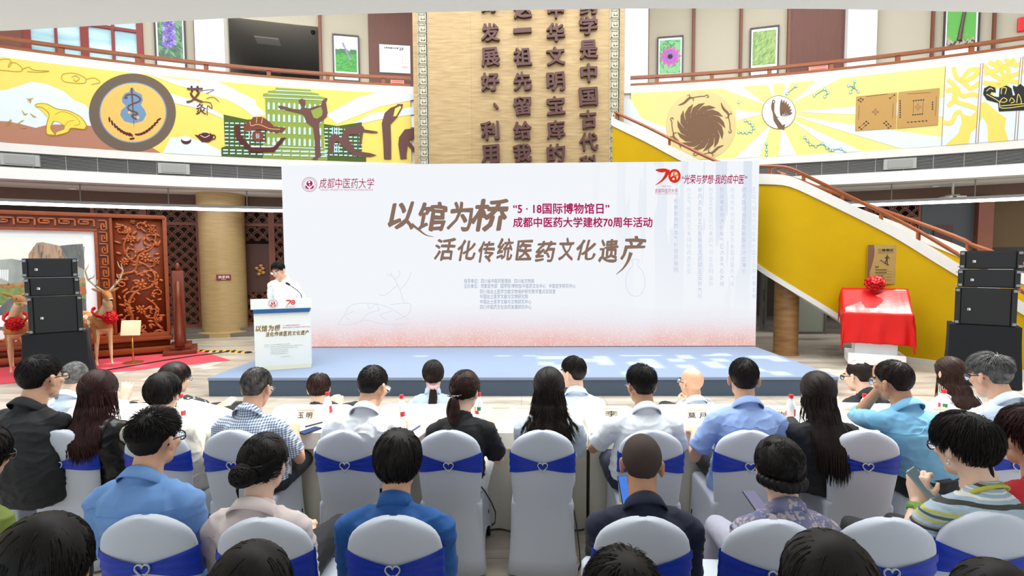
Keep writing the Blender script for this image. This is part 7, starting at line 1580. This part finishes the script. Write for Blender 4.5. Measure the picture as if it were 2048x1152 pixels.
PF4=person('front row person in pale blue with a low ponytail and pink scrunchie',(866,722,YF),1.0,0,4,0,0,.18,pel=(-.78,4.43),hair=S_('pony',vol=.012,n=420,r=.005,knot=(0,-.105,-.075),cap=.9,hl=HL,tail=(.20,.042,5)),hmat=HDB,top=cloth('blue_tweed','#c3d8ec',noise_=.2,nscale=120),sleeve='long',collar='stand',skin=M_skin2)
person('person in a light blue shirt looking left, in the front row before the stage centre',(1146,714,4.3),1.1,52,4,0,-10,.21,pel=(.5,4.42),hair=S_('short',len=.04,vol=.011,n=460,r=.0046,side=.4),top=cloth('sky_shirt','#d2e2f4'),collar='shirt',sleeve='long',skin=M_skin2)
person('bald person with black glasses in a light blue shirt, in the front row',(1383,735,4.36),1.05,45,0,0,0,.215,pel=(1.56,4.42),top=cloth('sky_shirt','#d2e2f4'),collar='shirt',sleeve='long',glasses='black',skin=M_skin)
person('balding person with black glasses in a black shirt, front row before the white pedestal',(1716,722,4.36),1.05,58,14,0,6,.19,pel=(3.02,4.42),hair=S_('short',len=.016,vol=.004,n=260,r=.0035,side=.6,crown=.75,hl=[(0,.2),(.8,.2),(1.0,.06),(1.42,.0),(1.58,.018),(1.85,.012),(2.02,-.03),(2.4,-.052),(3.2,-.06)]),hmat=HDB,top=cloth('black_shirt','#17181c'),collar='shirt',glasses='black',skin=M_skin2)
person('person in white with straight shoulder length brown hair, front row at the right',(1900,716,4.3),1.03,42,12,0,4,.175,pel=(3.8,4.4),hair=S_('long',len=.27,vol=.012,n=420,r=.0058,cap=.9),hmat=HBR,top=cloth('white_top','#f0f1f2'),sleeve='long',collar='none',skin=M_skin2)
# ---------------- nearest full row
YN=2.2
N1=person('person with spiky black hair and glasses in a light blue shirt, near the left foreground',(308,824,YN),1.02,-42,6,0,0,.22,pel=(-1.66,2.2),hair=S_('short',len=.045,vol=.013,n=620,r=.0042,side=.22,spike=.02,mess=.2,comb=(0,.4,0)),hmat=HB,top=cloth('denim_blue','#6d98d0'),collar='shirt',sleeve='long',legs=blackt,glasses='black',seam=(.79,))
N2=person('person with a black hair bun in a pale pink shirt',(527,873,YN),1.04,-28,10,0,0,.2,pel=(-1.14,2.2),hair=S_('bun',vol=.013,n=460,r=.0046,knot=(-.02,-.112,-.005),cap=.9,hl=HL,bun=((-.022,-.118,-.012),.05,.045,.045),locks=[[(-.05,-.1,-.04),(-.052,-.1,-.075),(-.045,-.1,-.105)],[(.02,-.14,.02),(.05,-.145,.025),(.062,-.14,.03)]]),hmat=HB,top=cloth('pale_pink','#dccdc9'),collar='lapel',sleeve='long',legs=blackt,glasses='metal',skin=M_skin2,seam=(.79,))
N3=person('youth with a black bowl haircut in a dark blue shirt, centre left foreground',(795,868,YN),1.05,-8,12,0,0,.225,pel=(-.56,2.2),hair=BOWL,top=cloth('ocean_blue','#1c5aa0',noise_=.15,nscale=200),collar='stand',legs=blackt,seam=(.79,))
N4=person('person with a shaven head in a navy polo shirt looking at a phone',(1284,872,YN),1.03,0,16,0,0,.215,pel=(.54,2.2),hair=S_('short',len=.006,vol=.0015,n=60,r=.002,side=.9,cap=.8),hmat=mat('hair_stubble','#3f3029',.8,noise_=.25,nscale=300),top=cloth('navy_polo','#0d1730'),collar='polo',legs=blackt,skin=M_skin3,L=tuple(at(1240,1040,2.5)))
N5=person('person with a braided black updo in a grey blue floral dress with stand collar',(1560,880,YN),1.04,14,12,0,0,.195,pel=(1.2,2.2),hair=S_('updo',vol=.014,n=460,r=.0046,knot=(.0,-.1,-.045),cap=.9,hl=HL,braid=[((.075*math.sin(a),-.02-.088*math.cos(a),-.035-.012*math.cos(a)),(.022,.02,.026)) for a in [-1.35+.27*i for i in range(11)]]),hmat=HB,top=floral(),collar='stand',legs=cloth('floral_skirt','#a5a4b2'),skin=M_skin2,L=tuple(at(1508,1065,2.5)))
N6=person('person in a striped blue, olive and black tee with black glasses, hoop earring and phone',(1932,833,YN),1.08,50,12,0,6,.215,pel=(1.98,2.22),hair=S_('short',full=1,len=.085,vol=.019,n=620,r=.0055,side=.6,spike=.010,mess=.2,cap=.8,locks=[[(.0,-.085,-.035),(.004,-.084,-.08),(.006,-.078,-.115),(.003,-.075,-.14)],[(.008,-.085,-.035),(.0,-.08,-.09),(.004,-.074,-.125)]]),hmat=HB,top=striped(),collar='round',colmat=cloth('neckband_olive','#b3b13c'),legs=blackt,glasses='black',skin=M_skin2,L=tuple(at(1836,1000,2.36)),elb={-1:(-.5,-.2,-.9)},hand={-1:{'f':(.15,.25,1),'u':(-.8,-.6,0),'c':.9}},vox=.006)
N7=person('person with reddish brown hair in a red top, cut off by the right edge',(2062,818,YN),1.05,45,6,0,0,.19,pel=(2.32,2.25),hair=S_('short',full=1,len=.08,vol=.018,n=480,r=.0052,side=.6,mess=.2,spike=.008,cap=.8),hmat=HRB,top=cloth('red_top','#c3202a'),collar='round')
N0=person('person with glasses in an olive and cream top, cut off by the left edge',(-52,856,2.1),1.05,-55,10,0,0,.19,pel=(-2.33,2.12),hair=BOWL,top=cloth('olive_top','#6f7d2f'),collar='round',colmat=cloth('cream_trim','#e2ddc9'),glasses='metal')
# ---------------- heads at the bottom edge
person('person with wavy black hair whose head fills the bottom left corner',(78,1050,1.2),1.0,-10,16,0,0,.19,pel=(-1.2,1.12),hair=S_('short',full=1,len=.09,vol=.022,n=620,r=.005,side=.8,mess=.25,cap=.9),top=cloth('cream_top','#ded8c4'),collar='round')
person('person with straight black hair, head top showing below the pink shirted person',(497,1106,1.2),1.0,0,16,0,0,.19,pel=(-.68,1.12),hair=S_('short',full=1,len=.09,vol=.018,n=560,r=.0048,side=.8,cap=.9),top=cloth('dark_top','#23242c'),collar='round')
person('person with dark hair, head top showing below the navy polo person',(1246,1120,1.2),1.0,0,16,0,0,.19,pel=(.25,1.12),hair=S_('short',full=1,len=.08,vol=.016,n=560,r=.0048,side=.7,mess=.3,cap=.9,spike=.01),top=cloth('dark_top','#23242c'),collar='round')
person('person with smooth black hair, head top showing below the floral dress',(1662,1088,1.15),1.04,0,16,0,0,.19,pel=(.73,1.08),hair=S_('short',full=1,len=.09,vol=.02,n=560,r=.0048,side=.8,cap=.9),top=cloth('dark_top','#23242c'),collar='round')
person('person whose dark hair barely shows at the bottom right corner',(2000,1140,1.2),1.0,0,16,0,0,.19,pel=(1.18,1.12),hair=S_('short',full=1,len=.07,vol=.014,n=420,r=.0048,side=.7,cap=.9),top=cloth('dark_top','#23242c'),collar='round')
# ---------------- speaker at the lectern
person('speaker with black hair and glasses in a white shirt reading at the lectern',(556,524,8.28),1.12,170,22,0,176,.225,pel=(-4.10,8.42),hair=S_('short',len=.06,vol=.014,n=420,r=.005,side=.4,comb=(.3,.4,0)),top=cloth('white_shirt','#eef0f2'),collar='shirt',sleeve='long',legs=blackt,glasses='metal',stand=.287,Rr=(-4.28,8.22,1.33),L=(-3.9,8.22,1.33))
# ---------------- things worn or held
def held(name,label,cat,loc,rot,fn):
    t=thing(name,label,cat,loc); t.rotation_euler=rot; fn(t); return t
def mk_phone(col,back='#20222a'):
    def f(t):
        mb=MB(); mb.box((0,0,0),(.075,.155,.009),bev=.003); mb.build('body',mat('phone_'+back[1:],back,.3),t); mb=MB(); mb.box((0,0,.005),(.068,.147,.0015)); mb.build('screen',emat('screen_'+col[1:],col,.8),t)
    return f
p=at(1254,982,2.5); held('phone','phone with a bright blue screen in the hand of the shaven headed person','phone',p,(R(50),0,.1),mk_phone('#4f86e8'))
p=at(1514,1006,2.52); held('phone','phone held low by the person in the floral dress','phone',p,(R(25),0,.2),mk_phone('#8d8aa6'))
a=N6['arm'][-1]; O=N6['O']; w=O+a[2]; p=at(1846,968,2.36); held('phone','grey phone held up by the person in the striped tee','phone',p,(R(48),R(-12),R(28)),mk_phone('#5c6f73','#8d979b'))
e=(a[2]-a[1]).normalized(); mb=MB(); c=w-e*.045; u=e.orthogonal().normalized(); v=e.cross(u)
mb.loft([[c+e*z+(u*math.cos(q)+v*math.sin(q))*r for q in [2*math.pi*i/20 for i in range(20)]] for z,r in ((-.017,.032),(-.015,.036),(.015,.036),(.017,.032))]); tw=thing('wristwatch','green strapped watch on the wrist holding the grey phone','watch',c); mb.v=[tuple(Vector(k)-c) for k in mb.v]; mb.build('strap',mat('strap_green','#5f8f2c',.5),tw,smooth=True)
mb=MB(); mb.box((0,0,0),(.036,.034,.012),bev=.004); d_=Vector((-.5,-.8,.3)); d_=(d_-e*d_.dot(e)).normalized(); o_=mb.build('watch_case',mat('watch_face','#8fae5a',.3),tw); o_.location=d_*.039; o_.rotation_euler=d_.to_track_quat('Z','Y').to_euler()
q=O+N6['T']((-.083,-.004,-.045)); mb=MB(); mb.tube([(0,.009*math.cos(i*.35),.009*math.sin(i*.35)-.008) for i in range(17)],.0025,6); eo=thing('earring','small silver hoop earring of the person in the striped tee','earring',q); mb.build('hoop',mat('silver','#d9dadd',.2,.9),eo,smooth=True)
def clip():
    Q=P6; c=Q['O']+Q['T']((-.005,-.135,-.035)); t=thing('hair_clip','black jewelled hair clip on the brown ponytail','hair clip',c,R(-22)); mb=MB(); mb.tube([(-.05,.012,-.006),(-.02,-.004,0),(.02,-.004,.003),(.05,.012,.008)],(.012,.006),8); mb.build('bar',mat('clip_black','#121214',.25),t,smooth=True); mb=MB(); [mb.ell((x,-.012+.012*(x/.05)**2,.001+x*.12),(.005,.004,.006),8,5) for x in (-.042,-.033,-.024,.0,.01,.02,.03)]; mb.build('jewels',mat('clip_jewel','#c9ccd2',.15,.6),t,smooth=True)
clip()
c=PF4['O']+PF4['T']((0,-.122,-.078)); t=thing('scrunchie','pink scrunchie around the low ponytail','hair tie',c); mb=MB(); mb.tube([((.03+.006*math.sin(i*2.2))*math.cos(2*math.pi*i/24),(.026+.006*math.sin(i*2.2))*math.sin(2*math.pi*i/24),.006*math.sin(i*1.7)) for i in range(25)],.013,8); mb.build('ring',mat('scrunchie_pink','#d8a3ac',.7),t,smooth=True)
# bag straps hanging by chairs
def strap(pts,label):
    mb=MB(); P=catm([tuple(at(*q)) for q in pts],5) if False else [Vector(at(*q)) for q in pts]; mb.tube(P,(.012,.004),6); tag(mb.build('bag_strap',mat('strap_black','#1a1a1c',.4),smooth=True),label,'bag strap')
strap([(952,962,3.1),(968,980,3.1),(982,1003,3.1),(991,1024,3.1),(990,1045,3.1),(984,1050,3.12)],'black leather bag strap hanging beside the seat of the woman in a black top')
strap([(1148,1020,3.05),(1153,1050,3.05),(1158,1090,3.05),(1161,1130,3.05),(1157,1140,3.06)],'black bag strap hanging beside the chair of the woman in a pale blazer')
